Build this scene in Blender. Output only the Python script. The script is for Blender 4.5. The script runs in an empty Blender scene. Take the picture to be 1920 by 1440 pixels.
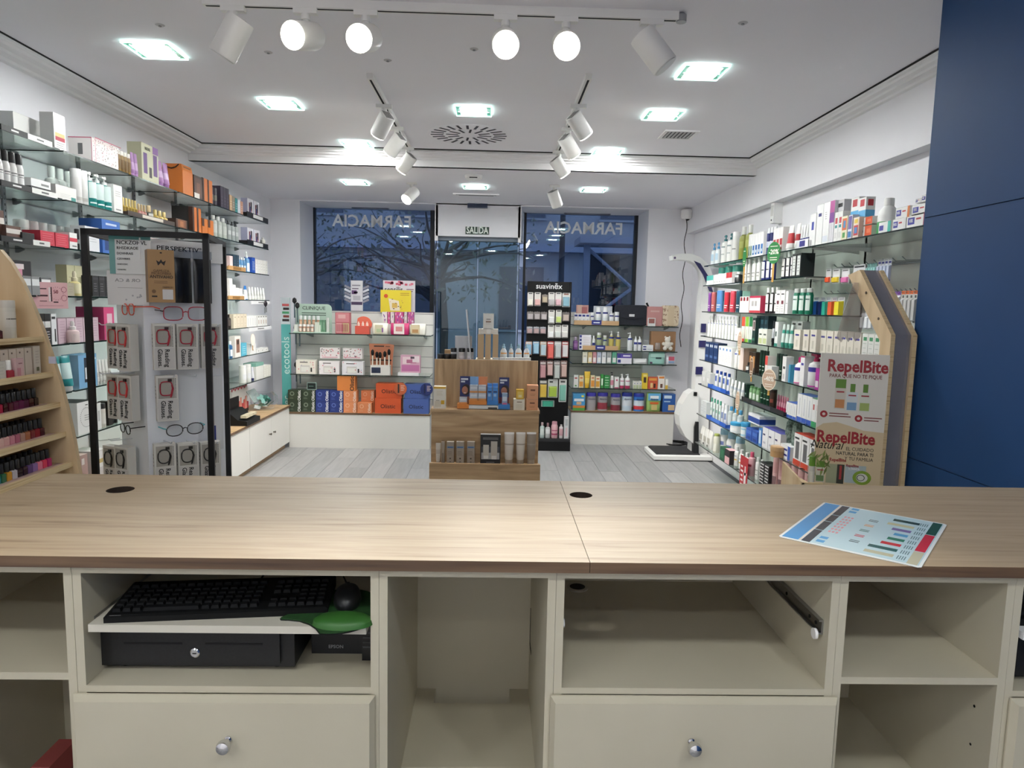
import bpy,math,random
from mathutils import Vector,Matrix

# ---------------------------------------------------------------- camera, world, exposure
SC=bpy.context.scene
COL=SC.collection
F_PX,CAM_H=1300.0,1.56
YAW,PITCH,ROLL=math.radians(1.53),math.atan(147.3/1300.0),math.radians(1.23)
FW=Vector((math.sin(YAW)*math.cos(PITCH),math.cos(YAW)*math.cos(PITCH),-math.sin(PITCH)))
_r0=Vector((math.cos(YAW),-math.sin(YAW),0));_u0=_r0.cross(FW)
RT=math.cos(ROLL)*_r0+math.sin(ROLL)*_u0;UP=RT.cross(FW)
CAMP=Vector((0,0,CAM_H))
cam=bpy.data.cameras.new('camera');cam.sensor_width=36;cam.lens=F_PX/1920*36;cam.clip_start=.05
camo=bpy.data.objects.new('camera',cam);COL.objects.link(camo)
camo.matrix_world=Matrix((RT,UP,-FW)).transposed().to_4x4();camo.location=CAMP
SC.camera=camo
SC.view_settings.view_transform='Standard';SC.view_settings.look='None'
SC.view_settings.gamma=1;SC.view_settings.use_curve_mapping=False
SC.view_settings.exposure=1.6
W=bpy.data.worlds.new('dusk');SC.world=W;W.use_nodes=True
W.node_tree.nodes['Background'].inputs[0].default_value=(.34,.37,.43,1)
W.node_tree.nodes['Background'].inputs[1].default_value=2.0
SC.cycles.use_denoising=True
SC.cycles.use_adaptive_sampling=True;SC.cycles.adaptive_threshold=.035
SC.cycles.max_bounces=7;SC.cycles.diffuse_bounces=5;SC.cycles.glossy_bounces=3
SC.cycles.transparent_max_bounces=16;SC.cycles.sample_clamp_indirect=4.0
LAMP_E,SPOT_W=60.0,30.0

def at(x,y,X=None,Y=None,Z=None):
    d=(x-960)/F_PX*RT-(y-720)/F_PX*UP+FW
    t=X/d.x if X is not None else Y/d.y if Y is not None else(Z-CAM_H)/d.z
    return CAMP+t*d

# ---------------------------------------------------------------- helpers
R=math.radians
rnd=random.Random(7)
def lin(h):
    h=h.lstrip('#');o=[]
    for i in(0,2,4):
        c=int(h[i:i+2],16)/255
        o.append(c/12.92 if c<=.04045 else((c+.055)/1.055)**2.4)
    return(*o,1)
MATS={}
def mat(h,rough=.45,metal=0.,emit=0.,trans=0.,spec=.5):
    k=(h,rough,metal,emit,trans,spec)
    if k in MATS:return MATS[k]
    m=bpy.data.materials.new('finish_'+h.lstrip('#'));m.use_nodes=True
    b=m.node_tree.nodes['Principled BSDF'];c=lin(h)
    b.inputs['Base Color'].default_value=c;b.inputs['Roughness'].default_value=rough
    b.inputs['Metallic'].default_value=metal;b.inputs['Specular IOR Level'].default_value=spec
    if emit:
        b.inputs['Emission Color'].default_value=c;b.inputs['Emission Strength'].default_value=emit
    if trans:b.inputs['Alpha'].default_value=1-trans
    MATS[k]=m;return m
def glassy(name,tint,gloss=.08,rough=.02):
    """thin glass: tinted transparency with a Fresnel reflection"""
    if name in MATS:return MATS[name]
    m=bpy.data.materials.new(name);m.use_nodes=True;nt=m.node_tree;nt.nodes.clear()
    out=nt.nodes.new('ShaderNodeOutputMaterial');mix=nt.nodes.new('ShaderNodeMixShader')
    tr=nt.nodes.new('ShaderNodeBsdfTransparent');gl=nt.nodes.new('ShaderNodeBsdfGlossy')
    fr=nt.nodes.new('ShaderNodeLayerWeight');pw=nt.nodes.new('ShaderNodeMath');pw.operation='POWER';pw.inputs[1].default_value=4.0
    ad=nt.nodes.new('ShaderNodeMath');ad.operation='ADD';ad.use_clamp=True
    tr.inputs[0].default_value=lin(tint);gl.inputs[0].default_value=(1,1,1,1);gl.inputs['Roughness'].default_value=rough
    ad.inputs[1].default_value=gloss
    L=nt.links.new
    L(fr.outputs['Facing'],pw.inputs[0]);L(pw.outputs[0],ad.inputs[0]);L(ad.outputs[0],mix.inputs[0]);L(tr.outputs[0],mix.inputs[1]);L(gl.outputs[0],mix.inputs[2])
    L(mix.outputs[0],out.inputs[0]);MATS[name]=m;return m
def noisy(name,stops,scale=(1,1,1),detail=4.,rough=.5,bump=0.,dist=0.,nscale=3.,spec=.5,coord='Object'):
    """procedural colour: stretched noise through a ramp of (pos, hex)"""
    if name in MATS:return MATS[name]
    m=bpy.data.materials.new(name);m.use_nodes=True;nt=m.node_tree;L=nt.links.new
    b=nt.nodes['Principled BSDF'];b.inputs['Roughness'].default_value=rough;b.inputs['Specular IOR Level'].default_value=spec
    tc=nt.nodes.new('ShaderNodeTexCoord');mp=nt.nodes.new('ShaderNodeMapping');mp.inputs['Scale'].default_value=scale
    nz=nt.nodes.new('ShaderNodeTexNoise');nz.inputs['Scale'].default_value=nscale;nz.inputs['Detail'].default_value=detail
    nz.inputs['Distortion'].default_value=dist
    cr=nt.nodes.new('ShaderNodeValToRGB');el=cr.color_ramp.elements
    while len(el)<len(stops):el.new(.5)
    for e,(p,h)in zip(el,stops):e.position=p;e.color=lin(h)
    L(tc.outputs[coord],mp.inputs[0]);L(mp.outputs[0],nz.inputs['Vector']);L(nz.outputs['Fac'],cr.inputs[0]);L(cr.outputs[0],b.inputs['Base Color'])
    if bump:
        bp=nt.nodes.new('ShaderNodeBump');bp.inputs['Strength'].default_value=bump;bp.inputs['Distance'].default_value=.002
        L(nz.outputs['Fac'],bp.inputs['Height']);L(bp.outputs[0],b.inputs['Normal'])
    MATS[name]=m;return m

class MB:
    """collects faces with material slots; build() links ONE mesh object"""
    def __init__(s):s.v=[];s.f=[];s.mi=[];s.mats=[];s.sm=[]
    def slot(s,m):
        if m not in s.mats:s.mats.append(m)
        return s.mats.index(m)
    def add(s,vs,fs,m,smooth=False):
        o=len(s.v);i=s.slot(m);s.v+=[tuple(p)for p in vs]
        for f in fs:s.f.append([o+k for k in f]);s.mi.append(i);s.sm.append(smooth)
        return s
    def box(s,x0,y0,z0,x1,y1,z1,m,faces=None):
        """faces: dict of material for 'front'(-y) 'back' 'left'(-x) 'right' 'top' 'bottom'"""
        vs=[(x0,y0,z0),(x1,y0,z0),(x1,y1,z0),(x0,y1,z0),(x0,y0,z1),(x1,y0,z1),(x1,y1,z1),(x0,y1,z1)]
        fd=dict(bottom=[3,2,1,0],top=[4,5,6,7],front=[0,1,5,4],right=[1,2,6,5],back=[2,3,7,6],left=[3,0,4,7])
        if not faces:return s.add(vs,list(fd.values()),m)
        o=len(s.v);s.v+=vs
        for k,f in fd.items():s.f.append([o+q for q in f]);s.mi.append(s.slot(faces.get(k,m)));s.sm.append(False)
        return s
    def cbox(s,cx,cy,z0,w,d,h,m,faces=None):return s.box(cx-w/2,cy-d/2,z0,cx+w/2,cy+d/2,z0+h,m,faces)
    def quad(s,a,b,c,d,m):return s.add([a,b,c,d],[[0,1,2,3]],m)
    def front(s,x0,z0,x1,z1,y,m):return s.quad((x0,y,z0),(x1,y,z0),(x1,y,z1),(x0,y,z1),m)
    def lathe(s,prof,m,seg=16,c=(0,0,0),sx=1.,sy=1.,cap=True,smooth=True,bands=None):
        """prof [(r,z)...]; bands: list of material per ring gap"""
        n=len(prof);vs=[]
        for r,z in prof:
            for k in range(seg):
                a=2*math.pi*k/seg;vs.append((c[0]+r*sx*math.cos(a),c[1]+r*sy*math.sin(a),c[2]+z))
        o=len(s.v);s.v+=vs
        for i in range(n-1):
            mi=s.slot(bands[i]if bands and bands[i]else m)
            for k in range(seg):
                k2=(k+1)%seg
                s.f.append([o+i*seg+k,o+i*seg+k2,o+(i+1)*seg+k2,o+(i+1)*seg+k]);s.mi.append(mi);s.sm.append(smooth)
        if cap:
            s.f.append([o+k for k in range(seg)][::-1]);s.mi.append(s.slot(m));s.sm.append(False)
            s.f.append([o+(n-1)*seg+k for k in range(seg)]);s.mi.append(s.slot(bands[-1]if bands and bands[-1]else m));s.sm.append(False)
        return s
    def loft(s,rings,m,cap=True,smooth=True,bands=None):
        seg=len(rings[0]);o=len(s.v)
        for r in rings:s.v+=[tuple(p)for p in r]
        for i in range(len(rings)-1):
            mi=s.slot(bands[i]if bands and bands[i]else m)
            for k in range(seg):
                k2=(k+1)%seg
                s.f.append([o+i*seg+k,o+i*seg+k2,o+(i+1)*seg+k2,o+(i+1)*seg+k]);s.mi.append(mi);s.sm.append(smooth)
        if cap:
            s.f.append([o+k for k in range(seg)][::-1]);s.mi.append(s.slot(m));s.sm.append(False)
            s.f.append([o+(len(rings)-1)*seg+k for k in range(seg)]);s.mi.append(s.slot(bands[-1]if bands and bands[-1]else m));s.sm.append(False)
        return s
    def prism(s,poly,a,b,axis,m,capm=None):
        """poly of 2D points extruded along axis 'x','y','z' from a to b"""
        def p(q,t):return(t,q[0],q[1])if axis=='x' else(q[0],t,q[1])if axis=='y' else(q[0],q[1],t)
        n=len(poly);vs=[p(q,a)for q in poly]+[p(q,b)for q in poly]
        s.add(vs,[[k,(k+1)%n,n+(k+1)%n,n+k]for k in range(n)],m)
        return s.add(vs,[list(range(n))[::-1],list(range(n,2*n))],capm or m)
    def tube(s,pts,r,m,seg=8,cap=True):
        pts=[Vector(p)for p in pts];rings=[]
        for i,p in enumerate(pts):
            t=(pts[min(i+1,len(pts)-1)]-pts[max(i-1,0)]).normalized()
            up=Vector((0,0,1))if abs(t.z)<.9 else Vector((1,0,0))
            u=t.cross(up).normalized();w=u.cross(t)
            rr=r[i]if isinstance(r,(list,tuple))else r
            rings.append([p+rr*(math.cos(2*math.pi*k/seg)*u+math.sin(2*math.pi*k/seg)*w)for k in range(seg)])
        return s.loft(rings,m,cap)
    def disc(s,c,r,m,axis='y',seg=20,sx=1.,sz=1.):
        vs=[]
        for k in range(seg):
            a=2*math.pi*k/seg;u,w=r*sx*math.cos(a),r*sz*math.sin(a)
            vs.append((c[0]+u,c[1],c[2]+w)if axis=='y' else(c[0]+u,c[1]+w,c[2]))
        return s.add(vs,[list(range(seg))],m)
    def xf(s,M4):s.v=[tuple(M4 @ Vector(p))for p in s.v];return s
    def mesh(s,name):
        me=bpy.data.meshes.new(name);me.from_pydata(s.v,[],s.f)
        for m in s.mats:me.materials.append(m)
        me.polygons.foreach_set('material_index',s.mi);me.polygons.foreach_set('use_smooth',s.sm)
        me.update()
        if any(s.sm):me.set_sharp_from_angle(angle=R(38))
        return me
    def build(s,name,parent=None,loc=None,rot=None):return link(name,s.mesh(name),parent,loc,rot)
def link(name,data,parent=None,loc=None,rot=None):
    o=bpy.data.objects.new(name,data);COL.objects.link(o)
    if parent:o.parent=parent
    if loc is not None:o.location=loc
    if rot is not None:o.rotation_euler=rot
    return o
def tag(o,label,cat,group=None,kind=None):
    if label:o['label']=label
    if cat:o['category']=cat
    if group:o['group']=group
    if kind:o['kind']=kind
    return o
def thing(name,label,cat,loc=(0,0,0),rz=0,group=None):
    o=link(name,None,None,loc,(0,0,rz));o.empty_display_size=.02
    return tag(o,label,cat,group)
def struct(name,mb,label=None,parent=None):
    o=mb.build(name,parent)
    if not parent:o['kind']='structure'
    if label:o['label']=label
    return o
TXT={}
def text_mesh(s,size,m,bold=0.,align='CENTER',squeeze=1.,shear=0.):
    k=(s,size,m.name,bold,align,squeeze,shear)
    if k not in TXT:
        c=bpy.data.curves.new('lettering','FONT');c.body=s;c.size=size;c.align_x=align;c.align_y='CENTER'
        c.extrude=.0004;c.offset=bold*size;c.resolution_u=2;c.shear=shear
        o=bpy.data.objects.new('lettering_source',c);COL.objects.link(o)
        dg=bpy.context.evaluated_depsgraph_get();me=bpy.data.meshes.new_from_object(o.evaluated_get(dg))
        bpy.data.objects.remove(o);bpy.data.curves.remove(c)
        me.materials.clear();me.materials.append(m)
        if squeeze != 1:
            for v in me.vertices:v.co.x *= squeeze
        me.name='lettering';TXT[k]=me
    return TXT[k]
def text(s,size,m,parent,loc,rot=(R(90),0,0),bold=0.,align='CENTER',squeeze=1.,shear=0.,name='lettering'):
    return link(name,text_mesh(s,size,m,bold,align,squeeze,shear),parent,loc,rot)

# ---------------------------------------------------------------- shared finishes
WALL=noisy('wall_paint',[(.3,'#e6e5ea'),(.7,'#eae9ee')],nscale=1.5,rough=.75,bump=.05)
CEIL=noisy('ceiling_paint',[(.3,'#eae8ee'),(.7,'#edebf1')],nscale=1.2,rough=.85)
TRIM=mat('#e8e6e8',.6)
BLACK=mat('#0c0c0e',.5,spec=.3);GAP=mat('#1b1a1c',.9);WHITE=mat('#f0efee',.4);LAMW=noisy('white_laminate',[(.3,'#cfcdc8'),(.7,'#d3d1cc')],nscale=2,rough=.4)
CREAM=noisy('cream_laminate',[(.35,'#beb7a2'),(.65,'#c5bea9')],nscale=3,rough=.42,detail=6)
CHROME=mat('#d8d8da',.12,1.);STEEL=mat('#a9abae',.3,1.);GREYMET=mat('#8e9094',.4,.6)
OAK=noisy('light_oak_worktop',[(.24,'#7d6950'),(.38,'#a08b70'),(.55,'#a9967b'),(.75,'#b19f86')],scale=(1.1,17,17),detail=10,nscale=2.6,rough=.42,bump=.05,dist=.7)
OAKD=noisy('oak_edge_band',[(.25,'#45332a'),(.5,'#664f3b'),(.75,'#7b6149')],scale=(.8,9,22),detail=7,nscale=3,rough=.5)
OAKM=noisy('oak_display',[(.2,'#7f6448'),(.42,'#a98a66'),(.6,'#bb9c77'),(.8,'#cbb08c')],scale=(.8,5,9),detail=8,nscale=3,rough=.5,dist=.8)
OAKV=noisy('oak_display_upright',[(.2,'#7f6448'),(.42,'#a98a66'),(.6,'#bb9c77'),(.8,'#cbb08c')],scale=(8,5,.8),detail=8,nscale=3,rough=.5,dist=.8)
PLY=noisy('birch_plywood',[(.25,'#bfa27c'),(.55,'#d3ba95'),(.8,'#dfcaa8')],scale=(5,5,.7),detail=6,nscale=3,rough=.55)
PLYE=noisy('birch_ply_edge',[(.3,'#b79a70'),(.5,'#d8c299'),(.7,'#c9ad80')],scale=(1,1,60),detail=2,nscale=3,rough=.55)
SHELFG=glassy('shelf_glass','#e9f2ee',.02)
EDGEG=mat('#10221e',.15,spec=.8);EDGEG2=mat('#2f7d6b',.15,spec=.8)
ACRYL=glassy('clear_acrylic','#f2f4f6',.04,.05)

# ---------------------------------------------------------------- room shell
XL,XR,XR2,YB,ZC,ZB,YBEAM=-2.57,2.20,2.29,8.10,2.83,2.70,6.0
YBK=-2.2
YW=8.66            # window glass plane
fl=struct('floor',MB().box(XL-.1,YBK,-.05,XR2+.1,YW+.1,-.004,mat('#55565a',.8)),'grey laminate floor')
FLM=[noisy('grey_laminate_%d'%i,st,scale=(9,.9,1),detail=6,nscale=2.5,rough=.38)for i,st in enumerate([
    [(.3,'#8e8d8d'),(.7,'#a09f9f')],[(.3,'#969595'),(.7,'#a8a7a6')],[(.3,'#868686'),(.7,'#9a9a9a')]])]
pm=[MB().box(-.0985,-.6185,-.004,.0985,.6185,0,m).mesh('plank')for m in FLM]
i=0;x=XL+.1
while x<XR2:
    y=YBK+.62-(i%3)*.41
    while y<YW+.3:
        if y+.62>YBK and y<YW+.1:link('plank',pm[rnd.randrange(3)],fl,(x,y,0))
        y+=1.24
    x+=.2;i+=1
struct('ceiling',MB().box(XL-.1,YBK,ZC,XR2+.1,YBEAM+.06,ZC+.1,CEIL),'white plaster ceiling over the shop')
struct('ceiling',MB().box(XL-.1,YBEAM,ZB,XR2+.1,YW+.15,ZB+.08,CEIL),'lower white ceiling by the shop window')
struct('wall_left',MB().box(XL-.12,YBK,0,XL,YW+.1,ZC,WALL),'white side wall behind the cosmetics shelves')
wr=MB().box(XR2,YBK,0,XR2+.12,YW+.1,ZC,WALL);wr.box(XR,YBK,2.425,XR2+.01,YB,ZC,WALL)
struct('wall_right',wr,'white side wall with a soffit above the toiletries shelves')
struct('wall_rear',MB().box(XL-.1,YBK-.1,0,XR2+.1,YBK,ZC,WALL),'white wall behind the till counter')
BLUE=noisy('blue_panel_paint',[(.3,'#193e6c'),(.7,'#1c4373')],nscale=2,rough=.6,spec=.25)
XBL,YBL=1.72,2.80
bw=struct('wall_blue',MB().box(XBL+.006,YBK,0,XR2+.02,YBL,ZC,mat('#10284a',.7)),'deep blue panelled wall block beside the counter')
for j,(z0,z1)in enumerate([(0,.97),(.974,1.942),(1.946,ZC)]):
    struct('panel',MB().box(XBL,YBK+.01,z0,XBL+.008,YBL+.001,z1,BLUE),None,bw)
struct('panel',MB().box(XBL,YBL,0,XR2,YBL+.008,ZC,BLUE),None,bw)
# crown mouldings: profile of (distance from wall, z)
def crown(dmax,zt):
    return[(0,zt-.005),(dmax,zt-.005),(dmax,zt-.018),(dmax*.86,zt-.022),(dmax*.80,zt-.034),(dmax*.55,zt-.040),
            (dmax*.50,zt-.052),(dmax*.22,zt-.060),(dmax*.16,zt-.072),(0,zt-.078)]
def crown_mesh(prof,fn,m):
    n=len(prof);mb=MB()
    vs=[fn(d,z,0)for d,z in prof]+[fn(d,z,1)for d,z in prof]
    mb.add(vs,[[k,(k+1)%n,n+(k+1)%n,n+k]for k in range(n)]+[list(range(n)),list(range(n,2*n))],m);return mb
yb=YBEAM
struct('trim_1',crown_mesh(crown(.14,ZC),lambda d,z,e:(XL+d,(YBK if not e else yb-d*.5),z),TRIM),'stepped white crown moulding over the cosmetics wall')
struct('trim_2',crown_mesh(crown(.065,ZC),lambda d,z,e:((XL+d*2 if not e else XR-d*1.4),yb-d,z),TRIM),'stepped white crown moulding along the ceiling beam')
struct('trim_3',crown_mesh(crown(.09,ZC),lambda d,z,e:(XR-d,(YBL if not e else yb-d*.7),z),TRIM),'stepped white crown moulding over the toiletries wall')
struct('trim_4',MB().box(XL,yb-.001,ZB,XR,yb+.05,ZC,TRIM),'white face of the ceiling beam')
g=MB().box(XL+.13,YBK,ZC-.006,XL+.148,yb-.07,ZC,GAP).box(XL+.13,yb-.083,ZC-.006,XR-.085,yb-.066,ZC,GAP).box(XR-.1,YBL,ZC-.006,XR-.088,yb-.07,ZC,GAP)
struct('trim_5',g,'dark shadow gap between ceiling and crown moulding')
# window wall
def pier(x0f,x0b,x1f,x1b,z0,z1):   # splayed pier between room face YB and glass plane YW
    return MB().prism([(x0f,YB),(x1f,YB),(x1b,YW+.1),(x0b,YW+.1)],z0,z1,'z',WALL)
W1=(at(562,374,Y=YB).x,at(815,400,Y=YW).x);W2=(at(983,400,Y=YW).x,at(1217,392,Y=YB).x)
D0,D1=at(817,440,Y=YB).x,at(975,445,Y=YB).x
wb=pier(XL-.05,XL-.05,W1[0],W1[0]+.012,0,ZB);p2=pier(W2[1],W2[1]-.012,XR2+.05,XR2+.05,0,ZB)
wb.add(p2.v,p2.f,WALL)
p3=pier(D0,W1[1],D1,W2[0],2.335,ZB);wb.add(p3.v,p3.f,WALL)
wb.box(W1[0],YW-.25,0,W1[1],YW+.1,.55,WALL).box(W2[0],YW-.25,0,W2[1],YW+.1,.55,WALL)
wb.box(W1[0]-.01,YB,ZB-.012,W2[1]+.01,YW+.1,ZB,WALL)
struct('wall_back',wb,'white window wall at the shop front')
WGLASS=glassy('window_glass','#b2bdca',.05,.004)
ANTH=mat('#20242c',.5)
for nme,(a,b),lab in(('window_1',W1,'tall shop window behind the gift sets'),('window_2',W2,'tall shop window behind the baby products')):
    w=struct(nme,MB().box(a,YW,.55,b,YW+.01,ZB-.012,WGLASS),lab)
    fr=MB().box(a,YW-.02,.55,a+.03,YW+.05,ZB-.012,ANTH).box(b-.05,YW-.02,.55,b,YW+.05,ZB-.012,ANTH).box(a,YW-.02,.55,b,YW+.05,.6,ANTH)
    fr.build('window_frame',w)
    cx=(at(698,415,Y=YW).x if nme=='window_1' else at(1095,430,Y=YW).x)
    cz=(at(698,416,Y=YW).z if nme=='window_1' else at(1095,429,Y=YW).z)
    text('FARMACIA',.2,mat('#eef1f6',.6),w,(cx,YW-.004,cz),(R(90),0,R(180)),bold=.02,squeeze=1.0)
DG=glassy('door_glass','#b4c6c8',.05,.004)
dr=struct('door_1',MB().box(D0+.02,YB+.10,.0,(D0+D1)/2-.004,YB+.112,2.3,DG).box((D0+D1)/2+.004,YB+.10,0,D1-.02,YB+.112,2.3,DG),'automatic glass sliding door under the exit sign')
TEAL=glassy('glass_edge_teal','#6d9aa0',.1,.05)
for xx in(D0,D1-.012):
    MB().box(xx,YB+.02,0,xx+.012,YW,2.335,TEAL).build('side_pane',dr)
    MB().box(xx-.012,YB+.0,2.28,xx+.024,YB+.02,ZB-.02,TRIM).build('jamb_trim',dr)
MB().box(D0,YB+.06,2.29,D1,YB+.16,2.335,mat('#6c7684',.5)).build('door_track',dr)
# baseboards
struct('baseboard_left',MB().box(XL,YBK,0,XL+.012,YB,.08,TRIM));struct('baseboard_right',MB().box(XR2-.012,YBL,0,XR2,YB,.08,TRIM))
# ---------------------------------------------------------------- ceiling lamps
LAMPG=glassy('lamp_glass_rim','#bfe6da',.10,.08)
LE=mat('#fbfdfb',.5,emit=LAMP_E)
lm_rim=MB();lm_dif=MB();lm_clip=MB()
for a,b,c,d in((-.115,-.115,.115,-.088),(-.115,.088,.115,.115),(-.115,-.088,-.088,.088),(.088,-.088,.115,.088)):
    lm_rim.box(a,b,-.012,c,d,-.006,mat('#8fc9b8',.12,trans=.25))
lm_edge=MB()
for a,b,c,d in((-.118,-.118,.118,-.114),(-.118,.114,.118,.118),(-.118,-.114,-.114,.114),(.114,-.114,.118,.114)):
    lm_edge.box(a,b,-.013,c,d,-.005,mat('#c9fff0',.3,emit=1.6))
lm_dif.box(-.074,-.074,-.006,.074,.074,-.001,LE)
for sx in(-1,1):lm_clip.lathe([(.006,-.016),(.006,-.012)],STEEL,8,(sx*.098,0,0))
RIM,EDG,DIF,CLP=lm_rim.mesh('glass_rim'),lm_edge.mesh('glass_edge'),lm_dif.mesh('diffuser'),lm_clip.mesh('clip')
LAMPS=[((291,92),ZC,'square ceiling lamp nearest the cosmetics wall, left of the track heads'),((527,193),ZC,'square ceiling lamp second nearest on the cosmetics side'),
    ((669,269),ZC,'square ceiling lamp at the beam on the cosmetics side'),((888,206),ZC,'square ceiling lamp in front of the round air diffuser'),
    ((1316,133),ZC,'square ceiling lamp beside the rightmost white track head'),((1243,214),ZC,'square ceiling lamp just in front of the slatted vent'),
    ((1139,283),ZC,'square ceiling lamp at the beam on the toiletries side'),((666,341),ZB,'square lamp in the low ceiling by the first shop window'),
    ((891,349),ZB,'square lamp in the low ceiling over the door'),((1113,355),ZB,'square lamp in the low ceiling by the baby-product window')]
def lamp(x,y,z,lab):
    t=thing('ceiling_lamp',lab,'lamp',(x,y,z),0,'square recessed ceiling lamps')
    for n,me in(('glass_rim',RIM),('glass_edge',EDG),('diffuser',DIF),('clip',CLP)):link(n,me,t)
for(px,py),z,lab in LAMPS:
    p=at(px,py,Z=z);lamp(p.x,p.y,z,lab)
for x,y,lab in((-1.5,-.3,'added unseen square ceiling lamp above the staff side, keyboard end'),(-.1,-.2,'added unseen square ceiling lamp above the middle of the staff side'),(1.1,-.3,'added unseen square ceiling lamp above the staff side, leaflet end'),
                  (-1.2,-1.5,'added unseen square ceiling lamp at the rear of the staff side, keyboard end'),(.8,-1.5,'added unseen square ceiling lamp at the rear of the staff side, leaflet end')):
    lamp(x,y,ZC,lab)  # unseen lamps added behind the camera to brighten drawer fronts and open bays
# ---------------------------------------------------------------- track spotlights
SPW=mat('#e9e8e6',.4);SPV=mat('#8c8b8b',.5)
LENS=mat('#fffbe8',.4,emit=14.0);LENSOFF=mat('#d8d8d6',.3)
def spot_meshes(r,l,lens):
    b=MB().lathe([(r*.97,0),(r,.004),(r,l-.01),(r*.97,l)],SPW,24)
    rim=MB().lathe([(r*.90,-.004),(r*.90,.002)],lens,24)
    v=MB()
    for k in range(-4,5):v.box(-r*.55,k*r*.16-.002,l,r*.55,k*r*.16+.002,l+.002,SPV)
    return b.mesh('spot_body'),rim.mesh('lens'),v.mesh('cooling_slots')
def spot(anchor,direction,lab,r=.058,l=.17,lit=True,drop=.11,power=SPOT_W,grp='white track spotlight heads'):
    """head hangs below anchor; axis from back to lens = direction"""
    d=Vector(direction).normalized()
    t=thing('track_spotlight',lab,'spotlight',anchor,0,grp)
    MB().box(-.05,-.016,-.022,.05,.016,0,SPW).build('adapter',t)
    MB().lathe([(.014,-drop),(.014,-.02)],SPW,10).lathe([(.019,-.045),(.019,-.022)],SPW,10).build('stem',t)
    h=link('head',None,t,(0,0,-drop));h.empty_display_size=.02
    q=(-d).to_track_quat('Z','Y');h.rotation_mode='QUATERNION';h.rotation_quaternion=q
    B,Ln,V=spot_meshes(r,l,LENS if lit else LENSOFF)
    off=(0,0,-l*.62)
    for n,me in(('spot_body',B),('lens',Ln),('cooling_slots',V)):link(n,me,h,off)
    if lit:
        ld=bpy.data.lights.new('spot_beam','SPOT');ld.energy=power;ld.spot_size=R(62);ld.spot_blend=.5;ld.color=(1,.95,.86);ld.shadow_soft_size=.05
        lo=bpy.data.objects.new('spot_beam',ld);COL.objects.link(lo);lo.parent=h;lo.location=(0,0,-l*.62-.012)
ZT=2.795
ta,tb=at(383,12,Z=ZT),at(1272,38,Z=ZT);yt=(ta.y+tb.y)/2
tr=thing('ceiling_track','long white lighting track across the ceiling nearest the counter','track',(0,yt,ZC),0)
MB().box(ta.x,-.018,ZT-ZC,tb.x,.018,0,SPW).build('rail',tr);MB().box(ta.x+.01,-.005,ZT-ZC-.001,tb.x-.01,.005,ZT-ZC+.002,GAP).build('slot',tr)
MB().lathe([(.022,-.04),(.022,-.012),(.01,0)],STEEL,12,(tb.x+.015,.0,0)).build('end_feed',tr)
for px,py,d,lab,lit in((437,12,(-.5,.05,-.85),'white track head aimed down at the cosmetics wall, leftmost on the track',False),
        (575,20,(-.28,-.92,-.32),'lit white track head turned sideways, second from left on the track',True),
        (688,25,(-.1,-.93,-.36),'lit white track head facing the counter, third from left on the track',True),
        (948,32,(.02,-.9,-.42),'lit white track head facing the counter, third from right on the track',True),
        (1061,36,(-.03,-.9,-.4),'lit white track head facing the counter, second from right on the track',True),
        (1222,38,(.62,-.1,-.78),'white track head aimed down at the toiletries wall, rightmost on the track',False)):
    a=at(px,py,Z=ZT);spot((a.x,yt,ZT),d,lab,lit=lit,power=SPOT_W*1.5)
for nm,(a,b),heads in(('left',((703,148),(760,280)),[((716,196),(-.5,.5,-.7)),((737,238),(-.6,.4,-.7)),((757,276),(-.62,.3,-.75))]),
                          ('right',((1100,148),(1048,290)),[((1086,196),(.6,.35,-.7)),((1072,240),(.55,.4,-.7)),((1052,283),(.62,.25,-.75))])):
    A,B2=at(*a,Z=2.80),at(*b,Z=2.80);side='cosmetics' if nm=='left' else 'toiletries'
    xx=(A.x+B2.x)/2
    t=thing('ceiling_track','white lighting track running towards the window on the %s side'%side,'track',(xx,0,ZC))
    MB().box(-.018,A.y,-.03,.018,5.9,0,SPW).build('rail',t);MB().box(-.006,A.y+.02,-.031,.006,5.88,-.028,GAP).build('slot',t)
    for j,(hp,d)in enumerate(heads):
        p=at(*hp,Z=2.80);spot((xx,min(p.y,5.85),ZC-.03),d,'%s white track head on the %s-side track'%(('near','middle','far')[j],side),lit=True,power=SPOT_W*.8,r=.052,l=.15)
for(px,py),d,lab in(((772,342),(-.45,-.55,-.6),'small white spotlight in the low ceiling on the cosmetics side'),((1040,347),(.35,.3,-.8),'small white spotlight in the low ceiling on the baby-product side')):
    p=at(px,py,Z=ZB);spot((p.x,p.y,ZB),d,lab,r=.055,l=.15,lit=px<900,power=SPOT_W*.5)
# ---------------------------------------------------------------- ceiling fittings
p=at(879,252,Z=ZC);df=thing('air_diffuser','round white ceiling air diffuser with radial slots','diffuser',(p.x,p.y,ZC))
MB().lathe([(.30,-.006),(.31,-.001)],CEIL,40).build('plate',df)
sm_o=MB().box(-.009,.19,-.008,.009,.285,-.0055,mat('#3a3a44',.8)).mesh('slot');sm_i=MB().box(-.008,.08,-.008,.008,.17,-.0055,mat('#3a3a44',.8)).mesh('slot')
for k in range(24):link('slot',sm_o,df,(0,0,0),(0,0,R(15*k)))
for k in range(12):link('slot',sm_i,df,(0,0,0),(0,0,R(30*k+7)))
p=at(1272,252,Z=ZC);vt=thing('ceiling_vent','square white ceiling vent with dark slats','vent',(p.x,p.y,ZC))
MB().box(-.125,-.125,-.008,.125,-.1,0,TRIM).box(-.125,.1,-.008,.125,.125,0,TRIM).box(-.125,-.1,-.008,-.1,.1,0,TRIM).box(.1,-.1,-.008,.125,.1,0,TRIM).build('frame',vt)
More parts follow.
